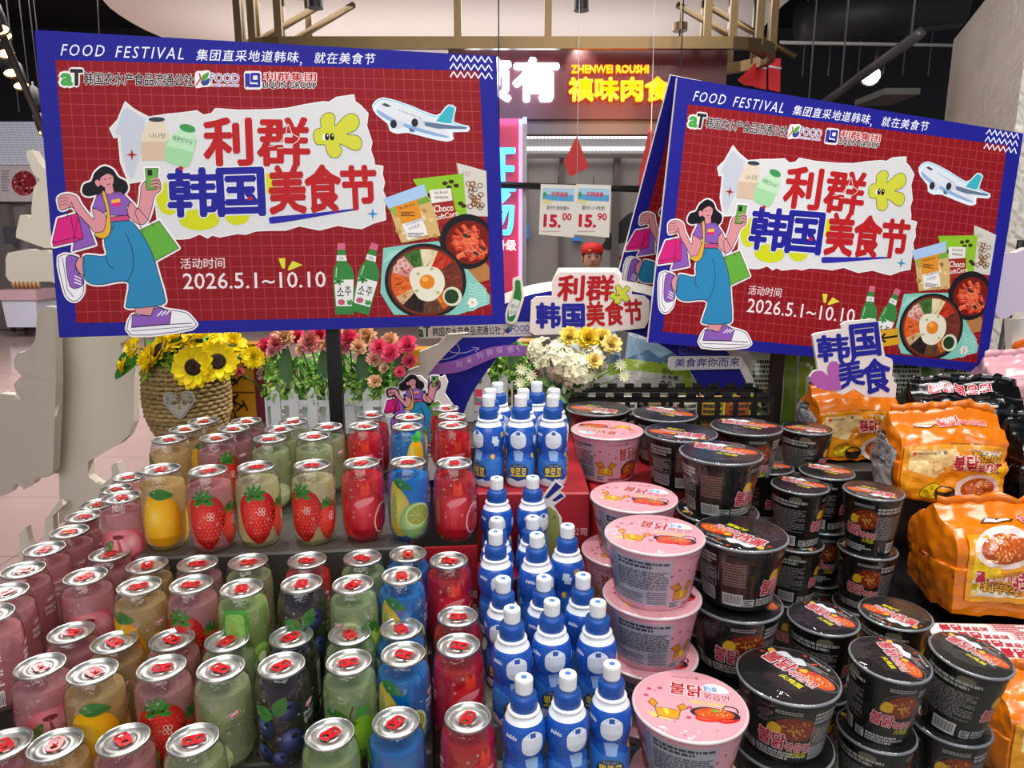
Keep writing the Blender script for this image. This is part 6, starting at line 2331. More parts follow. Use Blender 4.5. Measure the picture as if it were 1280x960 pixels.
def wall_art(kind, rm, H):
    """u = arc length round the wall (0 = front), v = height."""
    A = Art()
    C = 2 * PI * rm
    if kind == 'pink':
        A.poly([(-C / 2, .003), (C / 2, .003), (C / 2, H - .008), (-C / 2, H - .008)], '#dd97a6', 1)
        for c0 in (-C * .25, C * .25):
            # text panel
            x0, x1 = c0 - C * .12, c0 + C * .12
            A.poly([(x0, .010), (x1, .010), (x1, H - .012), (x0, H - .012)], '#a7a6b4', 2)
            A.poly([(x0, .010), (x0 + .012, .010), (x0 + .012, H - .012), (x0, H - .012)], '#8d8da0', 3)
            A.dashes(x0 + .016, H - .026, x1 - .004, H - .015, 2, '#2a2830', 4, 1, .7)
            A.dashes(x0 + .014, .034, x1 - .003, H - .029, 11, '#3c3a44', 4, 2)
            A.dashes(x1 - .030, .012, x1 - .003, .032, 6, '#55535e', 4, 6)
            A.dashes(x0 + .014, .012, x1 - .036, .028, 4, '#5c5a66', 4, 7)
        for c0 in (0, C * .5, -C * .5):
            A.text('samyang三養', (c0 - .026, H - .016), (c0 + .012, H - .016), .005, '#7a3038', 3)
            A.text('불닭', (c0 - .002, H - .046), (c0 + .030, H - .043), .024, '#b81c2c', 5, bold=.03, out=('#efcfd2', .08))
            A.text('볶음면', (c0 + .031, H - .042), (c0 + .050, H - .041), .011, '#b81c2c', 5, bold=.02)
            A.poly(ell(c0 + .026, .026, .022, .017, 24), '#2b2426', 3)
            tw(A, c0 + .027, .026, .0185, .0135, 4, 4, n=44)
            chilli(A, c0 + .006, .014, .022, -6, 7)
            A.shape([(c0 - .040, .018), (c0 - .012, .016), (c0 - .014, .030), (c0 - .038, .032)], '#e0931a', 3, ('#4a2a14', .0008))
            A.shape([(c0 - .038, .032), (c0 - .046, .040), (c0 - .034, .044), (c0 - .028, .034)], '#d58516', 3, ('#4a2a14', .0008))
            A.shape([(c0 - .014, .030), (c0 - .006, .038), (c0 - .016, .044), (c0 - .022, .034)], '#d58516', 3, ('#4a2a14', .0008))
            A.poly([(c0 - .030, .031), (c0 - .022, .031), (c0 - .024, .020), (c0 - .028, .022)], '#efcf3c', 5)
            A.poly(rrect(c0 - .046, .005, c0 - .026, .016, .001), '#b4b2ba', 4)
            A.dashes(c0 - .044, .006, c0 - .028, .015, 3, '#35333a', 5, 4, .7)
            A.dashes(c0 - .020, .005, c0 + .040, .011, 1, '#8a3a48', 4, 5)
            for x, y in ((-.046, .056), (-.036, .064), (-.020, .060), (-.008, .052)):
                A.poly(ell(c0 + x, y, .0022, .0018, 8), '#a83a5c', 4)
    else:
        cup = kind == 'cup'
        A.poly([(-C / 2, .003), (C / 2, .003), (C / 2, H - .006), (-C / 2, H - .006)], '#0b0b0c', 1)
        w_ = C * .13
        for c0, side in ((0, 0), (C * .5, 0), (-C * .5, 0)):
            k_ = .78 if cup else 1
            A.dashes(c0 - .004, H - .020, c0 + .026, H - .014, 2, '#9a9490', 3, 2)
            A.line(ell(c0 + .018 * k_, H - .046, .032 * k_, .024, 30), .0012, '#4a4644', 2, True)
            tw(A, c0 + .020 * k_, H - .042, .026 * k_, .018, 3, 9, ('#a8481c', '#c0702c', '#7c2a10', '#cf9040'), 50)
            A.poly(smooth([(c0 - .014 * k_, H - .05), (c0 - .008 * k_, H - .036), (c0 + .003, H - .040), (c0 + .000, H - .052)], 3), '#d9a820', 6)
            A.text('불닭', (c0 - .026 * k_, H - .073), (c0 + .008 * k_, H - .075), .023 * k_, '#b31530', 7, bold=.03, out=('#e0b9bc', .085))
            A.text('볶음면', (c0 + .009 * k_, H - .0755), (c0 + .040 * k_, H - .077), .014 * k_, '#b31530', 7, bold=.02, out=('#e0b9bc', .08))
            A.text('火鸡面', (c0 + .014 * k_, H - .085), (c0 + .038 * k_, H - .0855), .0075, '#b9b11e', 7, bold=.03)
            A.poly(rrect(c0 - .050 * k_, .008, c0 - .033 * k_, .020, .001), '#b9b6b2', 3)
            A.dashes(c0 - .048 * k_, .009, c0 - .035 * k_, .019, 3, '#222222', 4, 4, .7)
            A.dashes(c0 - .030 * k_, .008, c0 + .036 * k_, .021, 3, '#b0aca8', 3, 8, .75)
        for c0 in (-C * .25, C * .25):
            if cup:
                A.poly(ell(c0 + .016, H - .016, .010, .006, 16), '#6d6350', 2)
                A.dashes(c0 - w_, H - .030, c0 + w_, H - .018, 2, '#a5a19d', 3, 3, .7)
                A.dashes(c0 - w_, .034, c0 + w_, H - .034, 14, '#75716e', 3, 4)
            else:
                A.dashes(c0 - w_, H - .034, c0 - .002, H - .016, 3, '#a5a19d', 3, 3, .7)
                A.line([(c0 - w_, .034), (c0 - .004, .034), (c0 - .004, H - .038), (c0 - w_, H - .038)], .0009, '#8d8986', 3, True)
                A.dashes(c0 - w_ + .002, .036, c0 - .006, H - .040, 8, '#9a9693', 3, 4)
                A.poly([(c0 + .004, .012), (c0 + w_ - .004, .012), (c0 + w_ - .004, H - .016), (c0 + .004, H - .016)], '#3a2420', 2)
                A.dashes(c0 + .007, .038, c0 + w_ - .007, H - .024, 9, '#8a6a60', 3, 6)
                A.poly([(c0 - w_, .010), (c0 - .006, .010), (c0 - .006, .031), (c0 - w_, .031)], '#a8a3a6', 3)
                A.dashes(c0 - w_ + .002, .012, c0 - .008, .030, 5, '#55505a', 4, 6)
            A.poly([(c0 + .006 - (.016 if cup else 0), .008), (c0 + .036 - (.016 if cup else 0), .008), (c0 + .036 - (.016 if cup else 0), .027), (c0 + .006 - (.016 if cup else 0), .027)], '#c9c4c2', 3)
            for i in range(17):
                x = c0 + .008 + i * .0015 - (.016 if cup else 0)
                A.poly([(x, .011), (x + (.0005, .0009, .0007)[i % 3], .011), (x + (.0005, .0009, .0007)[i % 3], .025), (x, .025)], '#1a1a1a', 4)
    return A


BOWL = {'pink': (.0690, .0655, .050, .092), 'black': (.066, .0625, .048, .100), 'cup': (.0500, .0470, .0360, .112)}


def make_bowl(kind):
    rl, rt, rb, H = BOWL[kind]
    base = S('#d898a4' if kind == 'pink' else '#0a0a0b')
    rootb = thing(kind + '_bowl', (0, 0, 0), 'x', 'noodle bowl')
    rootb.name = 'noodle_cup' if kind == 'cup' else 'noodle_bowl'
    m = MB()
    m.lathe([(rb * .93, .003), (rb * .95, 0), (rb, .001), (rb + (rt - rb) * .06, .006), (rt, H - .006), (rt + .001, H - .004)], 44, 0, base, caps=(True, False))

    rm = (rt + rb) / 2

    def fn(u, v, d=0):
        r = rb + (rt - rb) * v / (H - .006) + d
        a = u / rm - PI / 2
        return Vector((r * math.cos(a), r * math.sin(a), v))
    m.art(wall_art(kind, rm, H), fn, 0, du=.005, dv=.05, step=.00006, base=.0003)
    m.build('wall', mat('pink_card', attr=True, rough=.4, coat=.25) if kind == 'pink' else mat('black_card', attr=True, rough=.38, coat=.08, spec=.3), rootb)
    m = MB()
    m.lathe([(rt + .0005, H - .0045), (rl - .0012, H - .0052), (rl, H - .0036), (rl, H - .0022), (rl - .0015, H - .0006), (rl - .003, H - .001)], 48, 0, S('#e2c9cc' if kind == 'pink' else '#7c7e82'), caps=(False, True))  # black bowls: rim grey lightened, film glints painted into the colour
    m.build('rim', mat('bowl_rim', attr=True, rough=.25, coat=.5), rootb)
    m = MB()
    m.lathe([(rl - .0022, H - .0012), (rl - .003, H - .0006), (.02, H - .0004)], 48, 0, S('#e6a0aa' if kind == 'pink' else '#121314'), caps=(False, True))
    m.art(lid_art(kind if kind == 'pink' else 'black', rl - .002), lambda u, v, d=0: Vector((u, v, H - .0003 + d)), 0, step=.00006)
    m.build('lid', mat('lid_foil', attr=True, rough=.3, coat=.25) if kind == 'pink' else mat('black_lid_foil', attr=True, rough=.3, coat=.2, bump=.05, nscale=60), rootb)
    # loose shrink film
    m = MB()
    n = 64
    prof = [(rb + .0006, .0015), (rb + (rt - rb) * .25 + .0012, H * .25), (rb + (rt - rb) * .6 + .0020, H * .6), (rt + .0014, H - .014), (rl + .0009, H - .0045), (rl + .0008, H - .0015), (rl - .002, H + .0006), (.03, H + .0008)]
    vs, fs = [], []
    rdd = random.Random(kind)
    ph = [rdd.uniform(0, 6.3) for _ in range(6)]
    for j, (r, z) in enumerate(prof):
        for i in range(n):
            a = 2 * PI * i / n
            wv = .0009 * sum(math.sin((3 + 2 * q) * a + ph[q] + j * .5) for q in range(4)) * (.5 if j in (0, 5, 6, 7) else 1)
            r2 = max(r + wv * (0 if j > 5 else 1), r - .0002)
            vs.append((r2 * math.cos(a), r2 * math.sin(a), z))
    for j in range(len(prof) - 1):
        for i in range(n):
            fs.append((j * n + i, j * n + (i + 1) % n, (j + 1) * n + (i + 1) % n, (j + 1) * n + i))
    fs.append(tuple(range((len(prof) - 1) * n, len(prof) * n)))
    m.add(vs, fs, 0, None, True)
    m.build('shrink_film', WRAP, rootb)
    return rootb


BOWL0 = {}


def bowl(kind, x, y, ztop, wallrot, lidrot, label, group, tilt=(0, 0)):
    if kind not in BOWL0:
        o = BOWL0[kind] = make_bowl(kind)
    else:
        o = copy_tree(BOWL0[kind])
    o.location = (x, y, ztop - BOWL[kind][3])
    o.rotation_euler = (R(tilt[0]), R(tilt[1]), 0)
    for c in o.children:
        c.rotation_euler = (0, 0, R(lidrot if c.name.startswith('lid') else wallrot))
    tag(o, label, 'noodle cup' if kind == 'cup' else 'noodle bowl', group)
    return o


def stack(kind, px, py, zt, pitch, rots, labels, group, tilt=(0, 0), dx=()):
    q = at_z(px, py, zt)
    face = -math.degrees(math.atan2(q.x, q.y))
    for i, ((wr, lr), lab) in enumerate(zip(rots, labels)):
        d = dx[i] if i < len(dx) else (0, 0)
        bowl(kind, q.x + d[0], q.y + d[1], zt - pitch * i, face + wr, face + lr, lab, group, tilt if i == 0 else (0, 0))


GP, GB, GC = 'pink noodle bowls', 'large black noodle bowls', 'small black noodle cups'
NTH = ['top', 'second from the top', 'third from the top', 'lowest']
stack('pink', 862, 879, .950, .100, [(80, 6), (40, 30)], ['pink noodle bowl nearest the front with its decorated lid in full view', 'pink noodle bowl under the nearest pink bowl'], GP)
stack('pink', 818, 666, 1.102, .090, [(70, -4), (75, 20), (78, -10), (40, 0)], ['pink noodle bowl on top of the tall stack beside the blue bottles'] + [f'pink noodle bowl {n} in the tall stack beside the blue bottles' for n in NTH[1:]], GP)
stack('pink', 793, 621, 1.102, .090, [(78, -12), (-30, 40), (60, 0), (20, 10)], ['pink noodle bowl on top of the stack just behind the tall pink stack'] + [f'pink noodle bowl {n} in the stack behind the tall pink stack' for n in NTH[1:]], GP, dx=((0, .006), (-.012, .006), (0, .006), (0, .006)))
stack('pink', 759, 536, 1.146, .09, [(25, 172)], ['pink noodle bowl standing alone on the red step behind the bottles'], GP)
stack('black', 985, 842, .938, .098, [(-6, -34), (30, 30)], ['large black noodle bowl nearest the front on a second black bowl', 'large black noodle bowl beneath the nearest black bowl'], GB)
stack('black', 929, 668, 1.085, .106, [(62, 150), (0, -30), (40, 0)], ['large black noodle bowl on top of the tall stack beside the pink stack'] + [f'large black noodle bowl {n} in the tall stack beside the pink stack' for n in NTH[1:3]], GB, dx=((0, .010),) * 3)
stack('black', 901, 564, 1.165, .098, [(55, -14), (20, 60), (0, 0), (50, 0)], ['large black noodle bowl on top of the middle stack left of the cups'] + [f'large black noodle bowl {n} in the middle stack' for n in NTH[1:]], GB)
stack('black', 851, 539, 1.155, .098, [(78, 165)], ['large black noodle bowl on the red step right of the pink bowl'], GB)
stack('black', 926, 537, 1.153, .098, [(10, -8)], ['large black noodle bowl rightmost on the red step at the back'], GB, dx=((.02, .03),))
stack('black', 831, 516, 1.154, .098, [(80, -30)], ['large black noodle bowl at the rear of the red step before the black basket'], GB)
stack('black', 747, 509.3, 1.154, .098, [(0, 160)], ['large black noodle bowl half hidden behind the pink bowl on the red step'], GB)
stack('cup', 1106, 819, .962, .108, [(12, -55), (60, 20)], ['small black noodle cup in the front row with noodles printed towards the viewer', 'small black noodle cup under the front row cup with printed noodles'], GC, (3, 2))
stack('cup', 1194, 812, .962, .108, [(68, -22), (0, 30)], ['small black noodle cup leaning beside the white noodle sachets with barcode in front', 'small black noodle cup under the leaning cup by the white sachets'], GC, (4, 5), dx=((.007, 0),) * 2)
stack('cup', 1029, 771, .960, .108, [(75, -35), (30, 0)], ['small black noodle cup behind the nearest large black bowl', 'small black noodle cup beneath the cup behind the nearest large black bowl'], GC)
stack('cup', 1119, 765, .960, .108, [(70, 160), (0, 0)], ['small black noodle cup just behind the front cup with printed noodles', 'small black noodle cup beneath the one behind the front cup'], GC)
stack('cup', 1092, 612, 1.068, .108, [(-30, 172), (-10, 40), (0, 0)], ['small black noodle cup topping the stack beside the orange packs', 'small black noodle cup second in the stack beside the orange packs', 'small black noodle cup lowest in the stack beside the orange packs'], GC)
stack('cup', 1000, 605, 1.068, .108, [(62, -18), (70, 160), (0, 0)], ['small black noodle cup topping the stack right of the middle black bowls', 'small black noodle cup second in the stack right of the middle black bowls', 'small black noodle cup lowest in the stack right of the middle black bowls'], GC)
stack('cup', 1031, 589, 1.068, .108, [(70, -12), (0, 0), (0, 0)], ['small black noodle cup on the stack between the two front stacks of cups', 'small black noodle cup second in the stack between two stacks of cups', 'small black noodle cup lowest in the stack between two stacks of cups'], GC, dx=((.006, .005),) * 3)
stack('cup', 965, 583, 1.068, .108, [(30, -15), (0, 0), (0, 0)], ['small black noodle cup on the stack squeezed behind the middle black bowls', 'small black noodle cup second in the stack squeezed behind the middle bowls', 'small black noodle cup lowest in the stack squeezed behind the middle bowls'], GC, dx=((-.007, .006),) * 3)
stack('cup', 1009, 534, 1.126, .108, [(66, 176)], ['small black noodle cup standing highest at the back before the orange packs'], GC)
# ------------------------------------------------------------------ display levels (heights in metres)
CAN_H = .125

# ------------------------------------------------------------------ drink cans
CAN_PROF = [(.0225, 0), (.0265, .0025), (.0305, .010), (.0335, .024), (.0336, .090), (.0326, .101), (.0300, .111), (.0272, .1185), (.0262, .1205)]


def can_r(z):
    p = CAN_PROF
    for (r0, z0), (r1, z1) in zip(p, p[1:]):
        if z <= z1:
            return r0 + (r1 - r0) * max(0, (z - z0)) / (z1 - z0)
    return p[-1][0]


def can_fn(u, v, d=0):
    r = can_r(v) + d
    a = u / .0335 - PI / 2
    return Vector((r * math.cos(a), r * math.sin(a), v))


def leaf(A, x, y, l, wd, rot, col, L, vein='#2c5d20'):
    c, s_ = math.cos(R(rot)), math.sin(R(rot))
    p = smooth([(0, 0), (l * .3, wd * .5), (l * .65, wd * .45), (l, 0), (l * .65, -wd * .4), (l * .3, -wd * .45)], 3)
    A.poly([(x + a * c - b * s_, y + a * s_ + b * c) for a, b in p], col, L)
    A.line([(x, y), (x + l * c * .9, y + l * s_ * .9)], wd * .07, vein, L + 1)


def strawberry(A, cx, cy, rx, ry, L, seed):
    A.poly(smooth([(cx - rx, cy + ry * .45), (cx - rx * .6, cy + ry * .95), (cx + rx * .5, cy + ry), (cx + rx, cy + ry * .4), (cx + rx * .8, cy - ry * .3), (cx + rx * .2, cy - ry), (cx - rx * .35, cy - ry * .9), (cx - rx * .85, cy - ry * .3)], 4), radial(A, cx - rx * .2, cy + ry * .25, rx * 1.15, ry * 1.2, ['#e2463a', '#d42620', '#bd1517', '#980c12']), L)
    rd = random.Random(seed)
    for i in range(-5, 6):
        for j in range(-6, 7):
            x, y = cx + (i + .5 * (j % 2)) * rx * .2, cy + j * ry * .14
            if ((x - cx) / rx) ** 2 + ((y - cy) / ry) ** 2 < .72:
                A.poly(ell(x, y, .00042, .00062, 6), rd.choice(['#e8a878', '#e5c08a', '#d97a5a']), L + 2)
    for k in range(7):
        leaf(A, cx - rx * .1, cy + ry * .86, rx * .58, rx * .26, -12 + k * 34 + rd.uniform(-6, 6), rd.choice(['#2f6a24', '#3c7d2b', '#275a20']), L + 3)
        leaf(A, cx - rx * .1, cy + ry * .90, rx * .62, rx * .24, -20 + k * 37, '#356f28', L + 2)
    # printed leaf-and-net mark
    for i in range(2):
        for j in range(2):
            x, y = cx + rx * .1 + i * .0042 - j * .0010, cy + ry * .28 - j * .0048 - i * .001
            A.line([(x, y), (x + .0032, y + .0008), (x + .0024, y + .0046), (x - .0008, y + .0038)], .0007, '#e9cfc6', L + 5, True)


def drink_art(k, seed):
    A = Art()
    A.T = lambda q: (q[0] * 1.14, q[1] * 1.27 - .002)
    if k == 'peach':
        A.poly(smooth([(-.028, .030), (-.027, .050), (-.018, .064), (-.004, .066), (.006, .066), (.020, .064), (.028, .050), (.028, .030), (.018, .012), (0, .008), (-.018, .012)], 4), radial(A, -.002, .046, .034, .046, ['#e8a9a6', '#dc8389', '#c9505f', '#b53a4e']), 1)
        A.poly(smooth([(.002, .058), (.014, .062), (.024, .050), (.020, .034), (.008, .046)], 4), radial(A, .012, .050, .016, .018, ['#e9b0ac', '#d97a82', '#cf5f6c']), 2)
        A.poly(smooth([(.010, .030), (.024, .034), (.024, .020), (.010, .012)], 4), '#b23a4c', 2)
        A.poly(ell(-.003, .0575, .007, .003, 12), '#7a2a30', 3)
        A.poly(smooth([(-.004, .058), (0, .046), (.002, .028), (-.001, .030), (-.004, .046)], 3), '#b04556', 3)
        leaf(A, -.010, .054, .030, .010, 232, '#5d7a35', 4)
    elif k == 'mango':
        A.poly(smooth([(-.030, .030), (-.026, .062), (-.016, .074), (-.008, .074), (.010, .066), (.019, .050), (.021, .030), (.014, .014), (-.004, .008), (-.022, .014)], 4), radial(A, -.014, .048, .034, .042, ['#f3cf5a', '#ecb414', '#dd9a06', '#c27f06']), 1)
        leaf(A, -.018, .076, .030, .013, -8, '#2f6d26', 4)
        A.poly(ell(.031, .030, .009, .024, 18, -8), '#e2a318', 1)
        A.poly(ell(.0315, .030, .0065, .020, 18, -8), '#efc95c', 2)
    elif k == 'strawberry':
        strawberry(A, -.010, .041, .0245, .032, 1, seed)
        strawberry(A, .024, .033, .016, .024, 1, seed + 3)
    elif k == 'melon':
        A.poly(ell(.014, .020, .021, .020, 26), '#b9c58a', 1)
        A.poly(ell(.014, .020, .017, .016, 22), '#c9d19e', 2)
        rd = random.Random(seed)
        for i in range(26):
            a, q = rd.uniform(0, 6.28), rd.uniform(.2, .95)
            A.line([(.014 + .018 * q * math.cos(a), .02 + .017 * q * math.sin(a)), (.014 + .018 * q * math.cos(a + .35), .02 + .017 * q * math.sin(a + .35))], .0005, '#e4e6c6', 3)
        A.line([(.014, .040), (.012, .047), (.020, .048)], .0016, '#5e6a2c', 3)
        leaf(A, -.024, .018, .02, .012, 60, '#6d8c40', 2)
    elif k == 'kiwi':
        A.poly(rrect(-.026, .022, .004, .086, .006), '#3f8a2c', 1)
        A.poly(rrect(-.022, .026, 0, .082, .006), '#7fb04a', 2)
        A.poly(ell(.018, .028, .014, .016, 20), '#8fb54a', 2)
        A.poly(ell(.018, .028, .005, .006, 14), '#dfe6b8', 3)
        for i in range(14):
            a = i * PI / 7
            A.poly(ell(.018 + .0075 * math.cos(a), .028 + .009 * math.sin(a), .0006, .0011, 6), '#252a12', 3)
    elif k == 'blueberry':
        for x, y, r in ((-.012, .048, .012), (.013, .066, .011), (.016, .034, .013), (-.016, .020, .011), (.003, .015, .010)):
            A.poly(ell(x, y, r, r, 20), radial(A, x - r * .3, y + r * .35, r * 1.3, r * 1.3, ['#6a72a0', '#3a4070', '#20244a', '#12142e']), 2)
            A.poly(ell(x + r * .2, y + r * .35, r * .3, r * .22, 8), '#151833', 4)
        leaf(A, -.002, .062, .024, .016, 168, '#3f7a34', 3)
        leaf(A, 0, .062, .022, .015, 58, '#31682b', 3)
    elif k == 'apple':
        A.poly(smooth([(-.028, .030), (-.025, .048), (-.014, .055), (-.002, .051), (.012, .056), (.025, .048), (.028, .030), (.020, .010), (.008, .005), (-.010, .005), (-.022, .012)], 4), radial(A, -.010, .040, .036, .042, ['#c3de5e', '#98c42c', '#78a81a', '#557f12']), 1)
        A.poly(ell(-.002, .050, .008, .003, 12), '#4a7a14', 3)
        A.line([(-.002, .050), (-.001, .060), (.002, .068)], .0014, '#3a3016', 4)
        leaf(A, -.004, .056, .026, .011, 168, '#2e6f24', 4)
        leaf(A, .004, .058, .016, .008, 20, '#3d8a2c', 4)
    elif k == 'blue':
        A.poly(smooth([(-.030, .020), (-.029, .060), (-.024, .080), (-.014, .074), (-.002, .058), (.004, .036), (-.004, .014), (-.018, .010)], 4), radial(A, -.018, .050, .026, .046, ['#d8cc6a', '#bfa83a', '#9c8a2c']), 1)
        A.poly(smooth([(-.026, .030), (-.025, .060), (-.019, .066), (-.018, .040), (-.020, .022)], 3), '#8fa055', 2)
        leaf(A, -.022, .082, .028, .012, -22, '#1f6a3a', 4)
        A.poly(ell(.008, .030, .022, .024, 26), radial(A, .004, .030, .026, .028, ['#b5cc86', '#8fb06a', '#5f8a50']), 3)
        A.poly(ell(.012, .038, .018, .015, 24, 10), '#b5cf95', 4)
        A.poly(ell(.012, .038, .0155, .0125, 24, 10), '#8f9a3e', 5)
        for i in range(8):
            a = i * PI / 4
            A.line([(.012, .038), (.012 + .014 * math.cos(a), .038 + .0115 * math.sin(a))], .0006, '#b9c47a', 6)
    elif k == 'citrus':
        A.poly(smooth([(-.004, .040), (-.006, .066), (.004, .084), (.014, .084), (.022, .070), (.022, .040), (.010, .026)], 4), '#e0ac18', 1)
        A.poly(smooth([(-.002, .044), (-.003, .066), (.004, .074), (.004, .050)], 3), '#cfc870', 2)
        leaf(A, .000, .086, .022, .011, -4, '#2f9a3a', 3)
        leaf(A, .010, .088, .014, .010, 20, '#44ad4a', 4)
    else:
        A.poly(smooth([(-.028, .034), (-.024, .060), (-.010, .070), (-.006, .080), (0, .072), (.006, .080), (.008, .069), (.022, .060), (.028, .036), (.018, .012), (0, .006), (-.018, .012)], 4), radial(A, -.008, .048, .036, .044, ['#d8505a', '#c02230', '#a5101e', '#7c0a16']), 1)
        A.poly(smooth([(-.018, .052), (-.012, .058), (0, .061), (.010, .060), (.004, .054), (-.008, .050)], 4), '#dc7a80', 2)
        A.poly(smooth([(-.008, .066), (-.007, .082), (-.002, .075), (.002, .083), (.004, .066)], 2), '#d23a20', 3)
        A.poly(ell(.022, .032, .013, .020, 20, -14), '#d99a90', 3)
        A.poly(ell(.0225, .032, .011, .0178, 20, -14), '#8f0d1c', 4)
        rd = random.Random(seed)
        for i in range(30):
            a, q = rd.uniform(0, 6.28), rd.uniform(0, .9) ** .5
            A.poly(ell(.0225 + .010 * q * math.cos(a), .032 + .016 * q * math.sin(a), .0010, .0014, 6), rd.choice(['#c42836', '#d9505a', '#b01828']), 5)
    A.T = None
    rd = random.Random(seed + 9)
    for i in range(16):                                   # printed bubbles
        x, y, r = rd.uniform(-.034, .07), rd.uniform(.03, .098), rd.uniform(.0008, .0018)
        A.line(ell(x, y, r, r, 10), .0003, '#e9e4e0', 8, True)
    dark = {'blueberry': '#d8d8e0', 'pomegranate': '#f0d8d4', 'peach': '#f3e3e3'}.get(k, '#6a6648')
    if k == 'blue':
        dark = '#dfeef6'
    nm = {'peach': 'PEACH', 'mango': 'MANGO', 'strawberry': 'STRAWBERRY', 'melon': 'MELON', 'kiwi': 'MELON', 'blueberry': 'BLUEBERRY', 'apple': 'APPLE', 'blue': 'MOJITO', 'citrus': 'MOJITO'}.get(k, 'POMEGRANATE')
    for u0 in (.0335 * 1.35, -.0335 * 1.9):
        A.poly(ell(u0, .079, .0078, .0036, 20, 8), '#c7d0d2', 1)
        A.poly(ell(u0, .079, .0072, .0031, 20, 8), '#b5161c', 2)
        A.text('OKF', (u0 - .0048, .0770), (u0 + .0050, .0782), .0036, '#ffffff', 3, bold=.02)
        A.text('SPARKLING', (u0 - .011, .066), (u0 + .012, .0665), .0052, dark, 1)
        A.text(nm, (u0 - .010, .058), (u0 + .011, .0585), .0056, dark, 1)
    # ingredient panel on the back
    A.dashes(.0335 * 2.45, .040, .0335 * 3.2, .090, 11, '#efe6e4', 1, seed)
    A.poly([(.0335 * 2.5, .012), (.0335 * 3.15, .012), (.0335 * 3.15, .034), (.0335 * 2.5, .034)], '#efe9e6', 1)
    for i in range(16):
        x = .0335 * 2.53 + i * .0013
        A.poly([(x, .014), (x + rd.uniform(.0003, .0009), .014), (x + rd.uniform(.0003, .0009), .032), (x, .032)], '#2a2a2a', 2)
    return A


LIQ = {'peach': ('#ffb8be', .60), 'mango': ('#ffe2a0', .52), 'strawberry': ('#fbb8ba', .5), 'melon': ('#e8f0c0', .48), 'kiwi': ('#d8f0a0', .52), 'blueberry': ('#3a2632', .78),
       'apple': ('#dcf0b4', .48), 'blue': ('#10a8fa', .72), 'citrus': ('#1cb0f2', .7), 'pomegranate': ('#ff2e36', .66), 'pale': ('#fbf2c4', .46)}
TABRED = mat('red_tab', '#c2121d', .25, metal=.35, coat=.4)


def make_lid():
    mb = MB()
    z = .1195
    mb.lathe([(.0266, z), (.0276, z + .0012), (.0278, z + .0034), (.0272, z + .0044), (.0262, z + .0044), (.0254, z + .0030), (.0244, z - .0005), (.0232, z - .0012), (.0222, z + .0002), (.0215, z + .0012), (.0135, z + .0012), (.0130, z + .0007), (.0095, z + .0007), (.0092, z + .0010)], 30, 0, caps=(False, True))
    # scored mouth ring
    pts = [(.0 + .0078 * math.cos(a), -.0105 + .0072 * math.sin(a), z + .0014) for a in [2 * PI * i / 16 for i in range(17)]]
    mb.tube(pts, .0004, 5)
    return mb


def make_tab():
    mb = MB()
    z = .1220
    outer = ccw([(x, y) for x, y in smooth([(-.0070, -.0100), (-.0076, 0), (-.0066, .0090), (0, .0112), (.0066, .0090), (.0076, 0), (.0070, -.0100), (0, -.0125)], 4)])
    holes = [ell(0, .0052, .0038, .0032, 12), ell(0, -.0075, .0040, .0026, 12)]
    for zz, up in ((z + .0012, True), (z, False)):
        loops = [outer] + holes
        fl = [q for l in loops for q in l]
        tr = tessellate_polygon([[Vector((x, y, 0)) for x, y in l] for l in loops])
        fs = []
        for t in tr:
            t = tuple(t)
            a = area2([fl[i] for i in t])
            fs.append(t if (a > 0) == up else tuple(reversed(t)))
        mb.add([(x, y, zz) for x, y in fl], fs)
    for l, sg in ((outer, 1), (holes[0], -1), (holes[1], -1)):
        n = len(l)
        l = ccw(l)
        vs = [(x, y, z + .0012) for x, y in l] + [(x, y, z) for x, y in l]
        mb.add(vs, [(i, i + n, (i + 1) % n + n, (i + 1) % n)[::sg] for i in range(n)], 0, None, True)
    mb.lathe([(.0030, z - .001), (.0030, z + .0016), (.0022, z + .0022)], 12, c=(0, -.0012, 0), caps=(False, True))
    return mb


CAN_ME = {}


def can_meshes():
    lid = make_lid().build('lid', CHROME)
    tab = make_tab().build('pull_tab', TABRED)
    for k, (c, op) in LIQ.items():
        mb = MB()
        mb.lathe(CAN_PROF, 32, 0, caps=(True, False))
        a = drink_art({'pale': 'strawberry'}.get(k, k), 5)
        mb.art(a, can_fn, 1, du=.0035, dv=.006, step=.00006, base=.0002)
        body = mb.build('body', [CLEAR, GLOSS])
        ml = MB()
        inner = [(max(.002, r - .0016), max(z, .007)) for r, z in CAN_PROF if .004 < z < .100] + [(.0305, .1015)]
        ml.lathe(inner, 28, 0)
        liq = ml.build('drink', liquid_mat(k + '_drink', c, op))
        CAN_ME[k] = (body, liq)
    CAN_ME['lid'], CAN_ME['tab'] = lid, tab


can_meshes()
FIRST = {}


def place_can(k, p, rz, tabrot, label, group):
    o = thing('drink_can', p, label, 'can', group, rz)
    body, liq = CAN_ME[k]
    for nm, src in (('body', body), ('drink', liq), ('lid', CAN_ME['lid']), ('pull_tab', CAN_ME['tab'])):
        if src.parent is None:
            c = src
        else:
            c = src.copy()
            COL.objects.link(c)
        c.parent = o
        if nm in ('lid', 'pull_tab'):
            c.rotation_euler = (0, 0, tabrot)
    return o


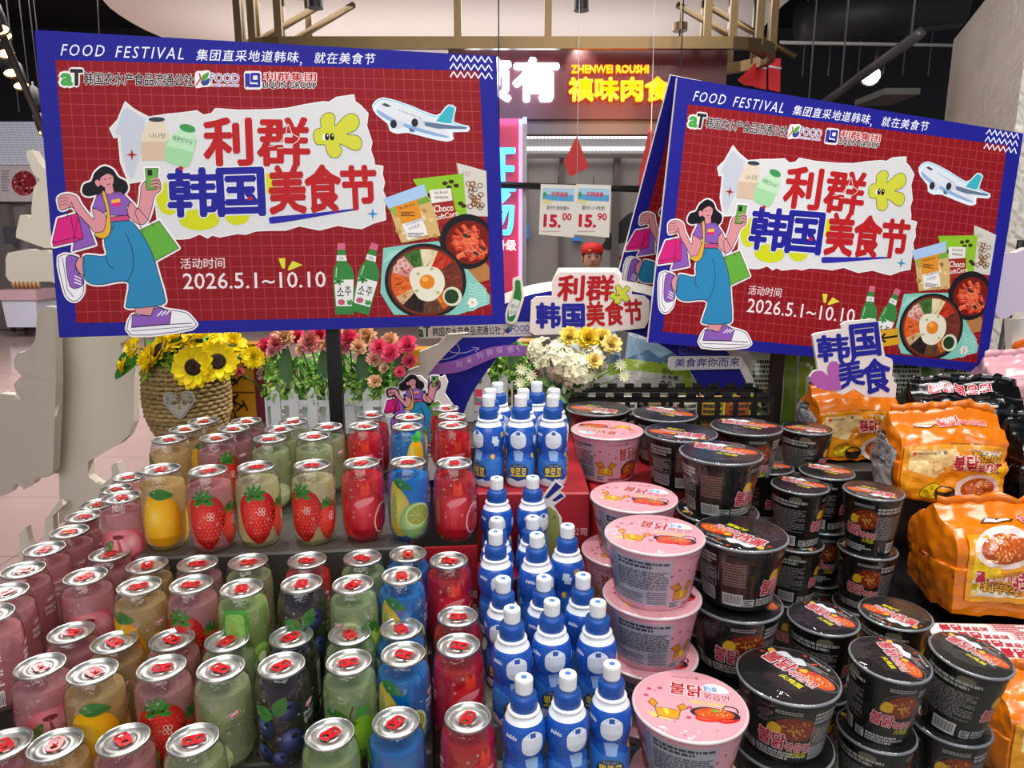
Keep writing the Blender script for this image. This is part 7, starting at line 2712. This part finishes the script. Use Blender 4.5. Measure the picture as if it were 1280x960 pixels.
FLAV = {'peach': 'pink peach', 'mango': 'golden mango', 'strawberry': 'red strawberry', 'melon': 'pale melon', 'kiwi': 'green melon', 'blueberry': 'dark blueberry', 'apple': 'green apple',
        'blue': 'blue lime', 'citrus': 'blue lemon', 'pomegranate': 'deep red pomegranate', 'pale': 'strawberry on pale yellow'}
P_, M_, S_, L_, K_, B_, A_, U_, C_, G_, Y_ = 'peach', 'mango', 'strawberry', 'melon', 'kiwi', 'blueberry', 'apple', 'blue', 'citrus', 'pomegranate', 'pale'
ROWS = [
    ('nearest row', Z0, [(5, 930, P_, 20), (69, 930, M_, 150), (154, 924, S_, 110), (241, 924, L_, 90), (412, 917, A_, 120), (495, 902, U_, -60), (585, 896, G_, 40)]),
    ('second row', Z1, [(50, 832, P_, 10), (116, 839, M_, 0), (202, 834, S_, 8), (276, 835, L_, -60), (352, 831, B_, -20), (436, 827, A_, 0), (504, 817, U_, -10), (573, 806, G_, 30)]),
    ('third row', Z1, [(89, 790, P_, 140), (143, 802, M_, -70), (215, 799, S_, 120), (284, 800, L_, -75), (364, 795, B_, -80), (437, 792, A_, 90), (501, 785, U_, 120), (572, 770, G_, 80)]),
    ('fourth row', Z2, [(29, 712, P_, 160), (107, 720, P_, 0), (174, 732, M_, -40), (239, 730, S_, -10), (302, 735, K_, 0), (377, 729, B_, 0), (441, 730, A_, 70), (502, 719, U_, 0)]),
    ('fifth row', Z2, [(56, 686, P_, -60), (137, 692, P_, 120), (184, 706, M_, 140), (247, 704, S_, -90), (310, 702, L_, 120), (384, 700, G_, 150), (453, 697, A_, 130), (510, 692, U_, 110), (561, 700, G_, 20)]),
    ('left pair beside the second row', Z2, [(-14, 768, P_, 185), (6, 740, P_, 170)]),
    ('left edge column', Z2, [(87, 664, P_, -60), (105, 645, P_, 150), (122, 630, P_, 100), (145, 611, P_, 60), (160, 596, P_, 30)]),
    ('front row of the upper shelf', Z3, [(201, 586, M_, 0), (260, 588, S_, 5), (320, 583, Y_, 15), (390, 581, Y_, -10), (452, 578, G_, 10), (510, 577, U_, 0), (568, 578, G_, 12)]),
    ('second row of the upper shelf', Z3, [(211, 549, M_, -75), (270, 547, S_, 50), (337, 548, L_, -10), (392, 545, L_, 60), (455, 532, G_, 5), (509, 533, C_, 10), (566, 531, G_, 20)]),
    ('third row of the upper shelf', Z3, [(231, 536, M_, 60), (292, 535.5, S_, 130), (350, 536, L_, 90), (409, 533, L_, 150), (464, 518, G_, 90), (512, 521, U_, 90), (565, 520, G_, 140)]),
    ('rear row of the upper shelf', Z3, [(254, 526, M_, 90), (308, 526, S_, 90), (366, 526.5, L_, 90), (557, 510, G_, 30)]),
]
rd = random.Random(11)
for rn, zb, lst in ROWS:
    for i, (px, py, k, rz) in enumerate(lst):
        q = at_z(px, py, zb + CAN_H - .002)
        face = math.atan2(q.x, q.y)
        lab = f'{FLAV[k]} drink can, {ORD[i]} from left, {rn}'
        place_can(k, (q.x, q.y, zb), -face + R(rz), R(rd.uniform(-100, 100)), lab, f'drink cans, {rn}')
q = at_z(152, 621, 1.115)
place_can(P_, (q.x, q.y, 1.115 - .123), .3, .4, 'clear can of pink peach drink standing left of the golden mango can', 'drink cans, front row of the upper shelf')

# ------------------------------------------------------------------ squeeze bottles
BOT_H = .155
BOT_PROF = [(.0215, 0), (.0245, .003), (.0258, .010), (.0262, .030), (.0255, .044), (.0238, .051), (.0236, .055), (.0256, .062), (.0272, .071), (.0270, .082), (.0245, .092), (.0205, .0985), (.0172, .1015)]


def bot_r(z):
    for (r0, z0), (r1, z1) in zip(BOT_PROF, BOT_PROF[1:]):
        if z <= z1:
            return r0 + (r1 - r0) * max(0, z - z0) / (z1 - z0)
    return BOT_PROF[-1][0]


def bot_fn(u, v, d=0):
    a = u / .026 - PI / 2
    r = bot_r(v) + d
    return Vector((r * math.cos(a), r * math.sin(a), v))


def make_bottle():
    root = thing('drink_bottle', (0, 0, 0), 'blue bottle', 'bottle', 'x')
    mb = MB()
    blue, white = S('#1550ae'), S('#dfe4ea')
    prof = smooth(BOT_PROF, 3, False)
    for i, ((r0, z0), (r1, z1)) in enumerate(zip(prof, prof[1:])):
        mb.lathe([(r0, z0), (r1, z1)], 28, 0, white if z1 < .011 or z0 > .0925 else blue, caps=(i == 0, False))
    A = Art()
    # sky-blue lower band, snow bank, splashes of the wrap
    A.poly([(-.0816, .020), (.0816, .020), (.0816, .046)] + [(.0816 - .1632 * i / 16, .046 + .003 * math.sin(i * 1.9)) for i in range(1, 17)], '#2f72c4', 1)
    A.poly([(-.0816, .008), (.0816, .008)] + [(.0816 - .1632 * i / 20, .0135 + .003 * math.sin(i * 2.3)) for i in range(21)], '#cfd9e6', 2)
    for u0 in (0, .0816 * 1.02):
        A.poly(smooth([(u0 - .0135, .074), (u0 - .012, .084), (u0, .090), (u0 + .012, .084), (u0 + .0135, .074), (u0 + .011, .066), (u0, .0625), (u0 - .011, .066)], 4), '#d5dde8', 3)       # plain white oval
        A.poly([(u0 - .0035, .0835), (u0 + .0035, .0835), (u0 + .0035, .0885), (u0 - .0035, .0885)], '#2b4f9e', 4)
        A.poly([(u0 - .010, .058), (u0 - .006, .044), (u0 + .007, .043), (u0 + .010, .056), (u0 + .002, .060)], '#8fb0dc', 3)      # ice block
        A.poly(ell(u0, .026, .0185, .0130, 28), '#10357f', 3)
        A.line(ell(u0, .026, .0185, .0130, 28), .0008, '#2c6a4e', 4, True)
        A.text('뽀로로', (u0 - .0145, .0195), (u0 + .0145, .0195), .0125, '#e3c51e', 5, bold=.035, out=('#14306e', .05))
        A.text('귀여운 내친구', (u0 - .010, .0335), (u0 + .010, .0335), .0035, '#c9b640', 5)
    A.text('paldo', (-.034, .081), (-.020, .0795), .0055, '#e8eef8', 3, bold=.02)
    A.text('HA', (.046, .078), (.056, .078), .008, '#e3c51e', 3, bold=.03)
    for u0, v0 in ((.033, .077), (.036, .072)):
        A.poly([(u0 - .0055, v0 - .005), (u0 + .004, v0 - .006), (u0 + .0055, v0 + .004), (u0 - .004, v0 + .005)], '#cfdcec', 3)
    A.poly(ell(.030, .050, .0042, .0042, 14), '#e2a524', 3)
    A.poly(ell(.029, .051, .002, .0018, 10), '#f0c860', 4)
    A.poly([(-.062, .012), (-.048, .012), (-.048, .052), (-.062, .052)], '#c7d3e2', 3)
    A.dashes(-.061, .016, -.049, .050, 10, '#3a4a78', 4, 3)
    rdd = random.Random(4)
    for i in range(60):
        A.poly(ell(rdd.uniform(-.08, .08), rdd.uniform(.045, .092), .0004, .0004, 5), '#c5d6f0', 3)
    mb.art(A, bot_fn, 0, du=.0035, dv=.006, step=.00005, base=.00015)
    mb.build('body', GLOSS, root)
    m = MB()
    m.lathe([(.0172, .1012), (.0196, .1022), (.0200, .1036), (.0192, .1048), (.0165, .1052)], 26, caps=(True, True))
    m.build('neck_ring', WHITE, root)
    m = MB()
    m.lathe([(.0160, .1050), (.0166, .1060), (.0166, .1180), (.0158, .1205), (.0140, .1222), (.0132, .1224)], 28, caps=(True, True))
    m.build('cap', mat('blue_cap', '#0d4a9e', .38), root)
    m = MB()
    m.lathe([(.0145, .1205), (.0143, .1222), (.0115, .1236), (.0110, .1240)], 24, caps=(False, True))
    m.build('nozzle_collar', mat('clear_blue_collar', '#5f86c8', .2, alpha=.75), root)
    m = MB()
    n = 36
    vs, fs = [], []
    for r_, z_ in ((.0106, .1236), (.0112, .1372), (.0106, .1392)):
        for i in range(n):
            rr = r_ - (.0004 if i % 2 else 0)
            vs.append((rr * math.cos(2 * PI * i / n), rr * math.sin(2 * PI * i / n), z_))
    for k in range(2):
        for i in range(n):
            fs.append((k * n + i, k * n + (i + 1) % n, k * n + n + (i + 1) % n, k * n + n + i))
    m.add(vs, fs)
    m.lathe([(.0106, .1392), (.0098, .1400), (.0046, .1402), (.0040, .1396)], 24, caps=(False, True))
    m.lathe([(.0036, .1397), (.0036, .1403), (.0022, .1406)], 12, 1, caps=(False, True))
    m.build('nozzle', [WHITE, mat('blue_dot', '#3c6fb8', .4)], root)
    return root


bot0 = make_bottle()
BOTS = [
    ('nearest row', [(655, 845.6, 1.005, 25), (710, 841, 1.005, 30), (765, 829, 1.005, 5)]),
    ('second row', [(640, 759, 1.051, 15), (690, 750, 1.051, 12), (747.5, 751.5, 1.051, 5)]),
    ('third row', [(629, 722.5, 1.051, -15), (680, 720.5, 1.051, 25), (729, 718, 1.051, 30)]),
    ('fourth row', [(619.5, 664, 1.088, 15), (671, 667, 1.088, 40), (709.5, 656, 1.088, -75)]),
    ('fifth row', [(621, 647.5, 1.085, -20), (666, 645.6, 1.085, 55)]),
    ('row just in front of the red box', [(621, 596.6, 1.127, 0), (666, 595.6, 1.127, 45)]),
    ('front row on the red box', [(610.6, 494, 1.245, -50), (651, 494, 1.245, -10), (691, 494, 1.245, 5)]),
    ('middle row on the red box', [(612.5, 486, 1.245, 60), (654, 486, 1.245, 80), (693, 486, 1.245, 50)]),
    ('rear row on the red box', [(622, 478, 1.245, 20), (671, 477, 1.245, 30)]),
]
first = True
for rn, lst in BOTS:
    for i, (px, py, zt, rz) in enumerate(lst):
        q = at_z(px, py, zt)
        o = bot0 if first else copy_tree(bot0)
        first = False
        o.location = (q.x, q.y, zt - BOT_H)
        o.scale = (.96, .96, 1.105)
        o.rotation_euler = (0, 0, -math.atan2(q.x, q.y) + R(rz))
        tag(o, f'white-capped blue bottle, {ORD[i]} from left, {rn}', 'bottle', f'squeeze bottles, {rn}')
